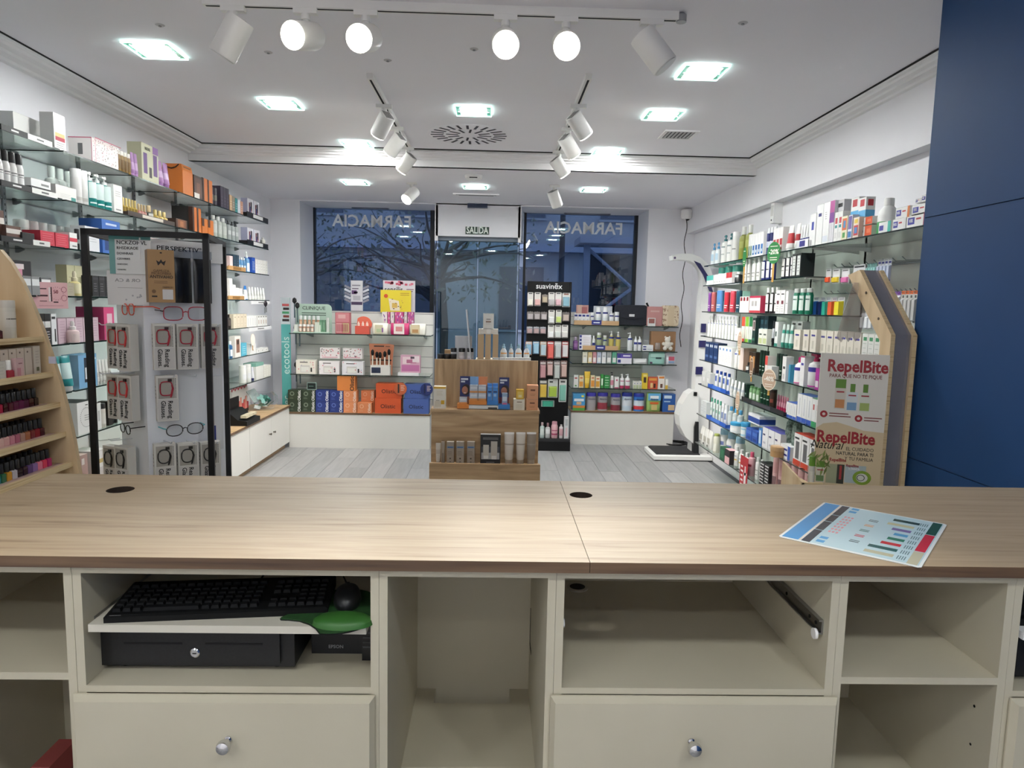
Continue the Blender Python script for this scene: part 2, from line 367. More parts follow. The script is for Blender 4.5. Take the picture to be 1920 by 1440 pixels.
MB().box(-.1,-.1,-.003,.1,.1,-.001,mat('#3a3a40',.9)).build('duct',vt)
sl=MB().box(-.008,-.1,-.008,.008,.1,-.004,mat('#b5b4b6',.6)).mesh('slat')
for k in range(7):link('slat',sl,vt,(-.084+k*.028,0,0))
for k,((px,py),lab)in enumerate((((300,47),'tiny ceiling sprinkler rosette above the leftmost square lamp'),((503,98),'tiny ceiling sprinkler rosette under the second track head'),
        ((727,113),'tiny ceiling sprinkler rosette right of the third track head'),((889,92),'tiny ceiling sprinkler rosette left of the fourth track head'),((1393,43),'tiny ceiling hook near the track end'))):
    q=at(px,py,Z=ZC);t=thing('sprinkler_rosette',lab,'sprinkler',(q.x,q.y,ZC),0,'ceiling rosettes')
    MB().lathe([(.016,-.004),(.022,0)],mat('#b9b7ba',.5),14).build('rosette',t);MB().lathe([(.007,-.008),(.007,-.004)],GREYMET,8).build('nozzle',t)
p=at(888,329,Z=ZB);t=thing('smoke_detector','white round smoke detector above the door lamp','detector',(p.x,p.y,ZB))
MB().lathe([(.055,-.04),(.075,-.025),(.08,0)],WHITE,24).build('housing',t);MB().box(-.035,-.078,-.032,.035,-.06,-.026,BLACK).build('slit',t)
p=at(893,364,Z=ZB);t=thing('air_curtain','slim white slotted grille above the door','grille',(p.x,p.y,ZB))
MB().box(-.24,-.04,-.012,.24,.03,0,TRIM).build('frame',t)
for k in range(2):MB().box(-.21+.03*k,-.03+.03*k,-.016,.21-.03*k,-.018+.03*k,-.011,mat('#77777c',.8)).build('slot',t)
# exit sign, door sensor
a,b=at(873,425,Y=YB),at(917,440,Y=YB)
t=thing('exit_sign','dark green exit sign with white lettering above the door','sign',((a.x+b.x)/2,YB,b.z))
MB().box(-(b.x-a.x)/2,-.012,0,(b.x-a.x)/2,0,a.z-b.z,mat('#1d3a2b',.5)).build('board',t)
text('SALIDA',.105,mat('#e8efe8',.6),t,(0,-.0128,(a.z-b.z)/2),bold=.02,squeeze=.72)
text('""',.05,mat('#e8efe8',.6),t,(.055,-.0128,(a.z-b.z)*.88),bold=.02,squeeze=.72)
a,b=at(877,379,Y=YB),at(914,391,Y=YB)
t=thing('door_sensor','dark blue motion sensor box on the door header','sensor',((a.x+b.x)/2,YB,b.z))
MB().box(-(b.x-a.x)/2,-.05,0,(b.x-a.x)/2,0,a.z-b.z,mat('#2a3450',.35)).build('housing',t);MB().box(-.03,-.0505,.045,.03,-.05,.055,mat('#b8bccc',.5)).build('marking',t)
# security camera with cable, wall sensor
p=at(1287,402,Y=7.95);t=thing('security_camera','white security camera in the corner with a dangling cable','camera',(p.x,7.95,p.z))
MB().lathe([(.05,-.05),(.062,-.03),(.062,.04),(.05,.055)],WHITE,20).box(-.03,0,.0,.06,.13,.05,WHITE).build('housing',t)
MB().lathe([(.001,-.075),(.022,-.070),(.026,-.045)],BLACK,14).xf(Matrix.Rotation(R(35),4,'X')@ Matrix.Rotation(R(-25),4,'Y')).build('lens',t)
pts=[(.01+.012*math.sin(k*.9),.03,-.05-k*.05)for k in range(30)]
MB().tube(pts,.0045,BLACK,6).build('cable',t)
p=at(1457,400,X=XR2-.03);t=thing('alarm_sensor','white motion sensor on the wall above the top toiletries shelf','sensor',(p.x,p.y,p.z))
MB().box(-.04,-.035,-.08,.03,.035,.08,WHITE).build('housing',t);MB().box(-.043,-.022,-.02,-.04,.022,.06,mat('#dcdcda',.2)).build('window',t)
MB().lathe([(.006,0),(.006,.004)],BLACK,8).xf(Matrix.Translation((-.042,0,-.055))@ Matrix.Rotation(R(-90),4,'Y')).build('indicator',t)
# hanging light boxes at the window tops
for(a,b,c,d),lab in(((664,376,725,392),'white hanging panel at the top of the first shop window'),((1062,391,1140,404),'white hanging panel at the top of the second shop window')):
    A,B2=at(a,b,Y=YW-.1),at(c,d,Y=YW-.1)
    t=thing('window_screen',lab,'panel',((A.x+B2.x)/2,YW-.1,B2.z))
    w2=(B2.x-A.x)/2;MB().box(-w2,-.02,.012,w2,.02,ZB-.012-B2.z,mat('#c9cad2',.5)).build('panel',t);MB().box(-w2-.02,-.024,0,w2+.02,.024,.014,mat('#5c6274',.4)).build('lower_rail',t)
    for s in(-1,1):MB().box(s*w2-.03,-.015,.0,s*w2+.03,.015,.05,mat('#8d92a2',.4)).build('bracket',t)
# ---------------------------------------------------------------- counter
CY0,CY1,CZ=1.340,1.99,1.05
def slab_with_hole(x0,x1,hx,hy,hr,edgem):
    mb=MB();seg=24;zt,zb=CZ,CZ-.023
    ring=[(hx+hr*math.cos(2*math.pi*k/seg),hy+hr*math.sin(2*math.pi*k/seg))for k in range(seg)]
    def border(k):
        a=2*math.pi*k/seg;c,s=math.cos(a),math.sin(a)
        t=min((x1-hx)/c if c>1e-6 else 1e9,(x0-hx)/c if c<-1e-6 else 1e9,(CY1-hy)/s if s>1e-6 else 1e9,(CY0-hy)/s if s<-1e-6 else 1e9)
        return(hx+t*c,hy+t*s)
    angs=sorted([2*math.pi*k/seg for k in range(seg)]+[math.atan2(y-hy,x-hx)%(2*math.pi)for x in(x0,x1)for y in(CY0,CY1)])
    n=len(angs);inner=[(hx+hr*math.cos(a),hy+hr*math.sin(a))for a in angs];outer=[]
    for a in angs:
        c,s=math.cos(a),math.sin(a)
        t=min((x1-hx)/c if c>1e-6 else 1e9,(x0-hx)/c if c<-1e-6 else 1e9,(CY1-hy)/s if s>1e-6 else 1e9,(CY0-hy)/s if s<-1e-6 else 1e9)
        outer.append((hx+t*c,hy+t*s))
    vs=[(*p,zt)for p in inner]+[(*p,zt)for p in outer]+[(*p,zb)for p in inner]+[(*p,zb)for p in outer]
    top=[[k,n+k,n+(k+1)%n,(k+1)%n]for k in range(n)]
    bot=[[2*n+(k+1)%n,3*n+(k+1)%n,3*n+k,2*n+k]for k in range(n)]
    mb.add(vs,top+bot,OAK)
    mb.add(vs,[[n+k,3*n+k,3*n+(k+1)%n,n+(k+1)%n]for k in range(n)],OAKD)
    mb.add(vs,[[(k+1)%n,2*n+(k+1)%n,2*n+k,k]for k in range(n)],mat('#2a1d14',.8))
    return mb
SEAM=.2005
tag(slab_with_hole(-1.262,SEAM-.0006,-.989,1.829,.034,OAKD).build('worktop'),'long light oak worktop with a cable hole at its left end','worktop')
tag(slab_with_hole(SEAM+.0006,XBL-.004,.244,1.841,.031,OAKD).build('worktop'),'shorter light oak worktop under the leaflet, cable hole by the seam','worktop')
TH=.017;YF=1.362;YBk=1.93;ZR0,ZR1=1.008,CZ-.0235
def board(t,name,x0,z0,x1,z1,y0=YF,y1=YBk,m=CREAM):return MB().box(x0,y0,z0,x1,y1,z1,m).build(name,t)
def cab(name,label,x0,x1,rail=True):
    t=thing(name,label,'cabinet',(0,0,0))
    board(t,'side_panel',x0,0,x0+TH,ZR0);board(t,'side_panel',x1-TH,0,x1,ZR0)
    board(t,'top_rail',x0,ZR0,x1,ZR1,YF-.002,YF+.09);board(t,'back_panel',x0+TH,0,x1-TH,ZR0,YBk,YBk+.012)
    board(t,'plinth',x0+TH,0,x1-TH,.08,YF+.03,YF+.045)
    return t
KNOB=MB().lathe([(.0075,0),(.0075,.003),(.005,.006),(.005,.013),(.009,.016),(.0135,.021),(.0145,.027),(.0125,.033),(.006,.0365),(.001,.037)],CHROME,24).xf(Matrix.Rotation(R(90),4,'X')).mesh('knob')
def drawer(t,x0,x1,z0,z1,kx,kz):
    m=MB();y=YF-.003;e=.009
    # front panel with a bevelled rim
    m.loft([[(x0,y,z0),(x1,y,z0),(x1,y,z1),(x0,y,z1)],[(x0,y-.004,z0),(x1,y-.004,z0),(x1,y-.004,z1),(x0,y-.004,z1)],
            [(x0+e,y-.018,z0+e),(x1-e,y-.018,z0+e),(x1-e,y-.018,z1-e),(x0+e,y-.018,z1-e)]],CREAM,True,False)
    d=m.build('drawer',t);link('knob',KNOB,d,(kx,y-.018,kz));return d
# bay 0 (left end), bay 1 (keyboard), bay 2 (open leg space), bay 3 (empty), bay 4, bay 5
c0=cab('open_cabinet','cream open shelf unit left of the keyboard bay',-1.25,-.8405)
board(c0,'shelf',-1.25+TH,.780,-.8405-TH,.7955)
c1=cab('till_cabinet','cream cabinet with keyboard tray over a cash drawer and one drawer',-.8395,-.2258)
board(c1,'shelf',-.8395+TH,.754,-.2258-TH,.7685)
tray=board(c1,'keyboard_tray',-.812,.884,-.2515,.900,YF-.002,1.80,mat('#cfcabc',.4))
for sx,x in((1,-.8395+TH),(-1,-.2258-TH)):
    r=MB().box(min(x,x+sx*.008),1.40,.884,max(x,x+sx*.008),1.85,.898,STEEL);r.lathe([(.008,0),(.008,.006)],WHITE,12,(0,0,0));r.build('runner',c1)
drawer(c1,-.846,-.233,.42,.7535,at(428,1386,Y=1.341).x,at(428,1386,Y=1.341).z)
c2=cab('kneehole_cabinet','cream narrow open bay between the two drawer cabinets',-.2252,.1357)
bm=MB();xa,xb=-.2252+TH,.1357-TH;na,nb=xa+.055,xb-.055
bm.prism([(xa,1.58),(xb,1.58),(xb,YBk),(nb,YBk),(nb,YBk-.075),(na,YBk-.075),(na,YBk),(xa,YBk)],.42,.436,'z',CREAM);bm.build('notched_floor_board',c2)
MB().box(xb-.001,1.84,.59,xb,1.905,.60,GAP).box(xb-.0012,1.895,.60,xb,1.90,.70,GAP).build('crack',c2)
for x in(xa+.012,xb-.012):MB().box(x-.008,YBk-.022,.985,x+.008,YBk-.001,1.0,mat('#7d7766',.6)).build('corner_block',c2)
c3=cab('till_cabinet','cream cabinet with an empty upper bay and one drawer',.1363,.7250)
board(c3,'shelf',.1363+TH,.757,.7250-TH,.7705)
MB().lathe([(.030,0),(.030,.004),(.024,.005)],mat('#b9b4a4',.6),20,(.247,1.875,.7705)).lathe([(.022,.0052),(.001,.0054)],mat('#1c1712',.9),20,(.247,1.875,.7705)).build('cable_grommet',c3)
rl=MB().box(.7250-TH-.010,1.385,.880,.7250-TH,1.86,.884,STEEL).box(.7250-TH-.010,1.385,.908,.7250-TH,1.86,.912,STEEL).box(.7250-TH-.004,1.385,.884,.7250-TH,1.86,.908,STEEL).build('drawer_runner',c3)
MB().lathe([(.0115,0),(.0115,.006)],WHITE,16).xf(Matrix.Translation((.7250-TH-.010,1.395,.878))@ Matrix.Rotation(R(-90),4,'Y')).build('roller',rl)
for y in(1.41,1.44,1.56):MB().lathe([(.004,0),(.004,.0015)],BLACK,8).xf(Matrix.Translation((.7250-TH-.0042,y,.896))@ Matrix.Rotation(R(-90),4,'Y')).build('screw',rl)
MB().lathe([(.0095,0),(.0095,.006)],WHITE,16).xf(Matrix.Translation((.1363+TH,1.40,.894))@ Matrix.Rotation(R(90),4,'Y')).build('roller',c3)
drawer(c3,.1305,.7340,.42,.7565,at(1296,1390,Y=1.341).x,at(1296,1390,Y=1.341).z)
c4=cab('open_cabinet','cream open shelf unit right of the empty drawer cabinet',.7256,1.0950)
board(c4,'shelf',.7256+TH,.783,1.0950-TH,.7985);board(c4,'floor_board',.7256+TH,.40,1.0950-TH,.416)
for z in(.70,.61):MB().lathe([(.003,0),(.003,.001)],BLACK,8).xf(Matrix.Translation((1.0950-TH-.0002,1.42,z))@ Matrix.Rotation(R(-90),4,'Y')).build('peg_hole',c4)
c5=cab('till_cabinet','cream cabinet at the blue wall with a till drawer inside',1.0956,1.705)
board(c5,'shelf',1.0956+TH,.757,1.705-TH,.7705);board(c5,'keyboard_tray',1.122,.884,1.68,.900,YF-.002,1.80,WHITE)
drawer(c5,1.105,1.70,.42,.7565,1.40,.645)
# staff-side low clutter
t=thing('red_box','dark red cardboard flap box low in the left cabinet bay','box',(-.985,1.50,0));
MB().box(-.035,-.08,0,.035,.08,.49,mat('#6d2f2d',.6)).build('body',t)
MB().loft([[(-.035,-.08,.49),(.035,-.08,.49),(.035,.08,.49),(-.035,.08,.49)],[(-.02,-.05,.525),(.02,-.05,.525),(.02,.05,.525),(-.02,.05,.525)]],mat('#7d3835',.6),True,False).build('flaps',t)
# keyboard
KB=mat('#0f1011',.55,spec=.2);KEY=mat('#101113',.6,spec=.15)
kt=thing('keyboard','black computer keyboard lying askew on the keyboard tray','keyboard',(-.572,1.468,.9),R(6.5))
MB().loft([[(-.222,-.078,.0),(.222,-.078,.0),(.222,.078,.0),(-.222,.078,.0)],[(-.222,-.078,.012),(.222,-.078,.012),(.222,.078,.022),(-.222,.078,.022)],[(-.216,-.072,.015),(.216,-.072,.015),(.216,.074,.025),(-.216,.074,.025)]],KB,True,False).build('case',kt)
kmesh=MB().loft([[(-.008,-.008,0),(.008,-.008,0),(.008,.008,0),(-.008,.008,0)],[(-.0065,-.006,.007),(.0065,-.006,.007),(.0065,.007,.007),(-.0065,.007,.007)]],KEY,True,False).mesh('key')
space=MB().loft([[(-.055,-.008,0),(.055,-.008,0),(.055,.008,0),(-.055,.008,0)],[(-.053,-.006,.007),(.053,-.006,.007),(.053,.007,.007),(-.053,.007,.007)]],KEY,True,False).mesh('key')
for r in range(6):
    y=-.055+r*.0195+(.006 if r==5 else 0);z=.0145+(y+.078)/.156*.0105
    for k in range(22):
        x=-.203+k*.0193
        if k in(15,)or(r==0 and 3<=k<=8)or(r==2 and 15<k<19):continue
        link('key',kmesh,kt,(x,y,z))
    if r==0:link('key',space,kt,(-.203+5.5*.0193,y,z))
MB().box(-.212,-.074,.0135,-.19,-.0735,.0142,mat('#c8c8c8',.5)).build('logo',kt)
MB().tube([(.05,.078,.015),(.06,.13,.03),(.12,.18,.05),(.2,.19,.05),(.27,.12,.04),(.27,.06,.03)],.0025,BLACK,6).build('cable',kt)
# mouse pad + mouse
pd=thing('mouse_pad','green mouse pad with a gel wrist rest hanging over the tray edge','mouse pad',(-.322,1.432,.9005))
GRN=noisy('green_cloth',[(.3,'#173f17'),(.7,'#1e4a1c')],nscale=60,rough=.8);out=[]
for k in range(40):
    a=2*math.pi*k/40;rx,ry=.092,.108;x,y=rx*math.cos(a),ry*math.sin(a)
    if x<-.02 and y<-.0:x-=.035*math.exp(-((a-3.75)/.35)**2);y+=.035*math.exp(-((a-4.1)/.4)**2)
    out.append((x,y))
MB().prism(out,0,.004,'z',GRN).build('mat',pd)
MB().prism([(x*1.015,y*1.015)for x,y in out],-.0004,.002,'z',BLACK).build('rubber_base',pd)
rings=[]
for zz,s in((.004,1),(.013,.96),(.019,.8),(.022,.5),(.0228,.1)):rings.append([(.022+.062*s*math.cos(2*math.pi*k/28),-.066+.034*s*math.sin(2*math.pi*k/28),zz)for k in range(28)])
MB().loft(rings,noisy('green_gel',[(.3,'#2c5f22'),(.7,'#356b2a')],nscale=8,rough=.45)).build('wrist_rest',pd)
ms=thing('computer_mouse','black computer mouse on the green pad','mouse',(-.312,1.468,.9045),R(8));rings=[]
for zz,s in((0,.95),(.006,1),(.018,.95),(.028,.78),(.034,.45),(.035,.08)):rings.append([(.030*s*math.cos(2*math.pi*k/24),.052*s*math.sin(2*math.pi*k/24)-.004*zz,zz)for k in range(24)])
MB().loft(rings,mat('#1b1c1f',.4)).build('shell',ms);MB().lathe([(.006,-.003),(.006,.003)],mat('#333436',.5),12).xf(Matrix.Translation((0,.025,.030))@ Matrix.Rotation(R(90),4,'Y')).build('scroll_wheel',ms)
MB().tube([(0,.05,.01),(-.02,.1,.03),(-.06,.14,.05),(-.1,.12,.06)],.002,BLACK,6).build('cable',ms)
# paper slip under the pad
tag(MB().box(-.42,1.375,.9001,-.37,1.43,.9004,mat('#cfcac0',.7)).build('paper_slip'),'small paper slip tucked under the mouse pad','paper')
# cash drawer
cd=thing('cash_drawer','black metal cash drawer with round lock in the keyboard bay','cash drawer',(-.62,1.42,.7685))
CB=noisy('black_powdercoat',[(.4,'#131314'),(.6,'#19191a')],nscale=200,rough=.5)
MB().box(-.205,0,.012,.205,.42,.112,CB).build('case',cd)
MB().box(-.176,-.008,.022,.176,0,.098,CB).build('front',cd)
MB().box(-.150,-.0088,.064,-.028,-.0078,.068,GAP).box(.02,-.0088,.064,.140,-.0078,.068,GAP).build('media_slot',cd)
MB().lathe([(.0105,0),(.0105,.004),(.008,.006)],CHROME,20).box(-.004,-.001,.0055,.004,.001,.0065,BLACK).xf(Matrix.Translation((-.001,-.008,.047))@ Matrix.Rotation(R(90),4,'X')).build('lock',cd)
for x in(-.165,.16):
    for y in(.03,.38):MB().lathe([(.010,0),(.012,.012)],BLACK,12,(x,y,0)).build('foot',cd)
# printer
pr=thing('receipt_printer','black receipt printer with grey maker lettering beside the cash drawer','printer',(-.345,1.50,.7685))
MB().box(-.055,0,.0,.062,.14,.085,mat('#1a1b1e',.5)).build('body',pr);MB().box(-.055,-.001,.085,.062,.14,.100,mat('#232427',.4)).build('lid',pr)
text('EPSON',.011,mat('#8f9194',.5),pr,(.0,-.0015,.017),bold=.01)
sw=MB().box(.064,-.03,0,.084,.10,.085,mat('#0f1012',.4)).build('power_block',pr);
for k in range(4):MB().box(.066,-.0315,.03+k*.011,.082,-.03,.034+k*.011,mat('#3a3b3f',.4)).build('vent_slot',sw)
# right till gear seen at the frame edge
t=thing('cash_drawer','black cash drawer in the bay at the blue wall','cash drawer',(1.36,1.40,.7705))
MB().box(-.215,0,.012,.215,.42,.108,CB).build('case',t);MB().box(-.19,-.008,.022,.19,0,.098,CB).build('front',t)
for x in(-.17,.17):MB().lathe([(.010,0),(.012,.012)],BLACK,12,(x,.03,0)).build('foot',t)
t=thing('keyboard','black keyboard on the tray at the blue wall','keyboard',(1.36,1.46,.9),R(-3))
MB().loft([[(-.222,-.078,.0),(.222,-.078,.0),(.222,.078,.0),(-.222,.078,.0)],[(-.222,-.078,.016),(.222,-.078,.016),(.222,.078,.026),(-.222,.078,.026)]],KB,True,False).build('case',t)
for r in range(5):
    for k in range(22):link('key',kmesh,t,(-.203+k*.0193,-.055+r*.026,.017+r*.002))
# leaflet on the worktop
pc=[at(1532,940,Z=CZ),at(1757,977,Z=CZ),at(1727,1066,Z=CZ),at(1459,1007,Z=CZ)]   # far-left, far-right, near-right, near-left
o=pc[3];ux=(pc[2]-pc[3]);uy=(pc[0]-pc[3]);ang=math.atan2(ux.y,ux.x);LW,LH=.296,.21*1.55
LH=max(.30,uy.length);LW=ux.length
lf=thing('price_leaflet','laminated pale blue price leaflet lying on the worktop','leaflet',(o.x,o.y,CZ+.0004),ang)
MB().prism([(.006,0),(LW-.006,0),(LW,.006),(LW,LH-.006),(LW-.006,LH),(.006,LH),(0,LH-.006),(0,.006)],0,.0012,'z',mat('#e9eeee',.2)).build('laminate',lf)
pm_=MB();z=.0015
def flat(x0,y0,x1,y1,h,zz=0):pm_.quad((x0*LW,y0*LH,z+zz),(x1*LW,y0*LH,z+zz),(x1*LW,y1*LH,z+zz),(x0*LW,y1*LH,z+zz),mat(h,.25))
flat(.02,.02,.98,.98,'#bcd6df');flat(.02,.02,.145,.98,'#4a93cf',.0001);flat(.15,.02,.165,.98,'#e8ddd0',.0001)
for a,b in((.02,.30),(.31,.52),(.53,.70),(.71,.98)):flat(.168,a,.232,b,'#2b2c38',.0001)
flat(.90,.02,.97,.27,'#bdb9a0',.0001);flat(.90,.28,.97,.66,'#c8283c',.0001);flat(.90,.67,.97,.98,'#1f4f3b',.0001)
for k in range(7):
    for j in range(3):flat(.27+.028*j,.30+.065*k,.288+.028*j,.335+.065*k,'#e29aa0',.0001)
for k in(.06,.14,.84,.92):flat(.26,k,.32,k+.05,'#5a9fd4',.0001)
for k,(h,a,b)in enumerate((('#b9b79e',.60,.80),('#1f5a5a',.60,.80),('#c2343e',.66,.80),('#2f7a63',.68,.80),('#5aa0cf',.70,.80),('#7a6ba0',.66,.80),('#c7c3a0',.60,.80),('#26443f',.62,.82))):flat(a,.07+k*.11,b,.07+k*.11+.055,h,.0001)
for k in range(8):
    for j in range(4):flat(.825+.016*j,.06+k*.11,.832+.016*j,.13+k*.11,'#6a7f86',.0001)
for k in range(5):flat(.46,.2+k*.13,.53,.215+k*.13,('#4a5a5c','#c2343e','#3a6a5a','#d89a5a','#2a3a3c')[k],.0001);flat(.46,.23+k*.13,.53,.243+k*.13,('#4a5a5c','#c2343e','#3a6a5a','#d89a5a','#2a3a3c')[k],.0001)
pm_.build('print',lf)
# ---------------------------------------------------------------- street outside
pv=MB().box(-14,YW+.1,-.12,14,30,-.02,noisy('paving',[(.3,'#5c6470'),(.7,'#6c7480')],nscale=2,rough=.8))
struct('pavement',pv,'dim street paving outside the shop window')
FAC=noisy('facade_render',[(.3,'#7d8594'),(.7,'#8a92a0')],nscale=.6,rough=.9)
b=thing('street_building','pale blue-grey building across the street at dusk','building',(0,19,0))
MB().box(-14,0,0,14,1,9,FAC).build('wall',b)
wm=MB().box(-.6,-.05,0,.6,0,1.7,mat('#3a4458',.3)).mesh('window');fm=MB().box(-.66,-.08,-.06,.66,-.04,0,FAC).mesh('window_sill')
for z in(.9,3.9):
    for k in range(-4,5):
        w=link('window',wm,b,(k*2.7+.7,0,z));link('window_sill',fm,w)
MB().box(-14,-.3,3.0,14,0,3.2,mat('#7f8ca6',.8)).build('cornice',b)
def tree(x,y,label,seed,h=4.2):
    r=random.Random(seed);t=thing('street_tree',label,'tree',(x,y,0));BK=mat('#3c3f48',.9)
    MB().tube([(0,0,0),(.04,0,1.2),(-.02,.03,2.2)],[.13,.11,.09],BK,8).build('trunk',t)
    br=MB()
    for k in range(26):
        a=r.uniform(0,6.28);p=Vector((-.02,.03,r.uniform(1.5,2.3)));pts=[p];d=Vector((math.cos(a),math.sin(a)*.6,r.uniform(.2,.9))).normalized()
        for j in range(5):
            d=(d+Vector((r.uniform(-.35,.35),r.uniform(-.3,.3),r.uniform(-.3,.25)))).normalized();p=p+d*r.uniform(.25,.42);pts.append(p)
        br.tube(pts,[.04,.03,.022,.015,.01,.004],BK,5)
    br.build('branches',t)
    lf=MB();LM=mat('#4a5552',.8);LM2=mat('#69747a',.8)
    for k in range(900):
        a=r.uniform(0,6.28);rr=r.uniform(.3,1.9);c=Vector((rr*math.cos(a),rr*math.sin(a)*.7,2.7+r.uniform(-1.1,1.0)));s=r.uniform(.03,.07)
        u=Vector((r.uniform(-1,1),r.uniform(-1,1),r.uniform(-1,1))).normalized();w=u.orthogonal().normalized()
        lf.add([c-u*s,c+w*s*.5,c+u*s,c-w*s*.5],[[0,1,2,3]],LM if k%3 else LM2)
    o=lf.build('leaves',t);o['kind']='stuff'
tree(-.9,11.3,'small street tree outside between the first window and the door',3)
tree(-4.0,14.5,'street tree further off beyond the first window',9)
p=thing('street_lamp','dark street lamp post outside the second window','lamp post',(at(1050,600,Y=10.5).x,10.5,0))
MB().lathe([(.07,0),(.06,.4),(.045,.5),(.04,3.1),(.06,3.15)],mat('#2b303c',.6),12).build('post',p);MB().lathe([(.06,3.15),(.14,3.2),(.17,3.5),(.05,3.62)],mat('#4d5668',.4),14).build('lantern',p)
p=thing('bus_shelter','pale steel frame shelter outside the second window','shelter',(1.9,11.2,0));SF=mat('#7d88a0',.5)
for x in(-.45,1.1):MB().box(x-.05,-.04,0,x+.05,.04,2.6,SF).build('post',p)
MB().box(-.6,-.3,2.55,1.4,.5,2.65,SF).build('roof',p);MB().tube([(-.45,0,1.3),(1.1,0,2.5)],.03,SF,6).build('brace',p);MB().tube([(1.1,0,1.2),(-.45,0,2.5)],.03,SF,6).build('brace',p)
MB().box(-.42,.0,.4,1.07,.02,2.4,glassy('shelter_glass','#5a6272',.05)).build('pane',p)
# ---------------------------------------------------------------- product builders (each returns a list of (part, mesh))
CACHE={}
def cached(key,fn):
    if key not in CACHE:CACHE[key]=fn()
    return CACHE[key]
q3=lambda v:round(v,3)
def dim(h):                     # print inks and plastics reflect a little less than pure white
    return '#'+''.join('%02x'%round(int(h[i:i+2],16)*.92)for i in(1,3,5))
PAPER=lambda h:mat(dim(h),.45)
PLAST=lambda h:mat(dim(h),.3)
def rounded(mk):mk.rnd=True;return mk
def ctn(base,*prints,d=.05,top=None,side=None,sprints=()):
    """folding carton; prints (u0,v0,u1,v1,hex) on the front, sprints on both sides"""
    def mk(w,h):
        def f():
            m=MB();b=PAPER(base);D=d if d else w
            m.box(-w/2,-D/2,0,w/2,D/2,h,b,dict(top=PAPER(top or base),left=PAPER(side or base),right=PAPER(side or base)))
            # tuck flap line on the lid
            m.box(-w/2+.001,-D/2-.0003,h-.0012,w/2-.001,-D/2,h-.0004,PAPER('#8f8d8a'))
            for k,(a,v0,c,v1,hx)in enumerate(prints):
                y=-D/2-.0005-.0002*k
                m.front(-w/2+a*w,v0*h,-w/2+c*w,v1*h,y,PAPER(hx))
            for k,(a,v0,c,v1,hx)in enumerate(sprints):
                e=w/2+.0005+.0002*k;y0,y1=-D/2+a*D,-D/2+c*D
                m.quad((-e,y1,v0*h),(-e,y0,v0*h),(-e,y0,v1*h),(-e,y1,v1*h),PAPER(hx))
                m.quad((e,y0,v0*h),(e,y1,v0*h),(e,y1,v1*h),(e,y0,v1*h),PAPER(hx))
            return[('carton',m.mesh('carton'))]
        return cached(('ctn',base,prints,d,top,side,sprints,q3(w),q3(h)),f)
    return mk
def lines(u0,u1,v0,v1,n,hx,th=.018):
    return tuple((u0,v0+(v1-v0)*k/max(1,n-1),u1-(.12 if k%2 else 0)*(u1-u0),v0+(v1-v0)*k/max(1,n-1)+th,hx)for k in range(n))
def arc(m,r,sy,z0,z1,hx,a0=-150,a1=-30,seg=8):
    vs=[];M_=PAPER(hx)
    for z in(z0,z1):
        for k in range(seg+1):
            a=R(a0+(a1-a0)*k/seg);vs.append((r*math.cos(a),r*sy*math.sin(a),z))
    m.add(vs,[[k,k+1,seg+2+k,seg+1+k]for k in range(seg)],M_,True)
def head(kind,r,z,hc,capm,w,sy):
    """closure of total height hc starting at z"""
    m=MB()
    if kind=='pump':
        m.lathe([(r*.42,0),(r*.42,hc*.35),(r*.16,hc*.38),(r*.16,hc*.62),(r*.3,hc*.64),(r*.3,hc*.9),(r*.22,hc)],capm,12,(0,0,z))
        m.box(-r*.9,-r*.13,z+hc*.72,0,r*.13,z+hc*.92,capm)
    elif kind=='dropper':
        m.lathe([(r*.5,0),(r*.5,hc*.35),(r*.3,hc*.4),(r*.34,hc*.75),(r*.2,hc)],capm,12,(0,0,z))
    elif kind=='spray':
        m.lathe([(r*.45,0),(r*.45,hc*.45),(r*.28,hc*.5),(r*.28,hc)],capm,12,(0,0,z));m.box(-r*.4,-r*.12,z+hc*.6,0,r*.12,z+hc*.9,capm)
    elif kind=='trigger':
        m.lathe([(r*.4,0),(r*.4,hc*.3),(r*.25,hc*.34),(r*.25,hc*.55)],capm,12,(0,0,z))
        m.loft([[(-r*1.2,-r*.3,z+hc*.6),(r*.7,-r*.35,z+hc*.5),(r*.7,r*.35,z+hc*.5),(-r*1.2,r*.3,z+hc*.6)],[(-r*1.1,-r*.28,z+hc*.9),(r*.5,-r*.3,z+hc),(r*.5,r*.3,z+hc),(-r*1.1,r*.28,z+hc*.9)]],capm,True,False)
    elif kind=='flip':
        m.lathe([(r*.80,0),(r*.82,hc*.1),(r*.78,hc*.92),(r*.7,hc)],capm,16,(0,0,z),1,sy)
    elif kind=='wide':
        m.lathe([(r*1.0,0),(r*1.0,hc*.92),(r*.94,hc)],capm,18,(0,0,z),1,sy)
    else:
        m.lathe([(r*.5,0),(r*.5,hc*.94),(r*.44,hc)],capm,14,(0,0,z))
    return m
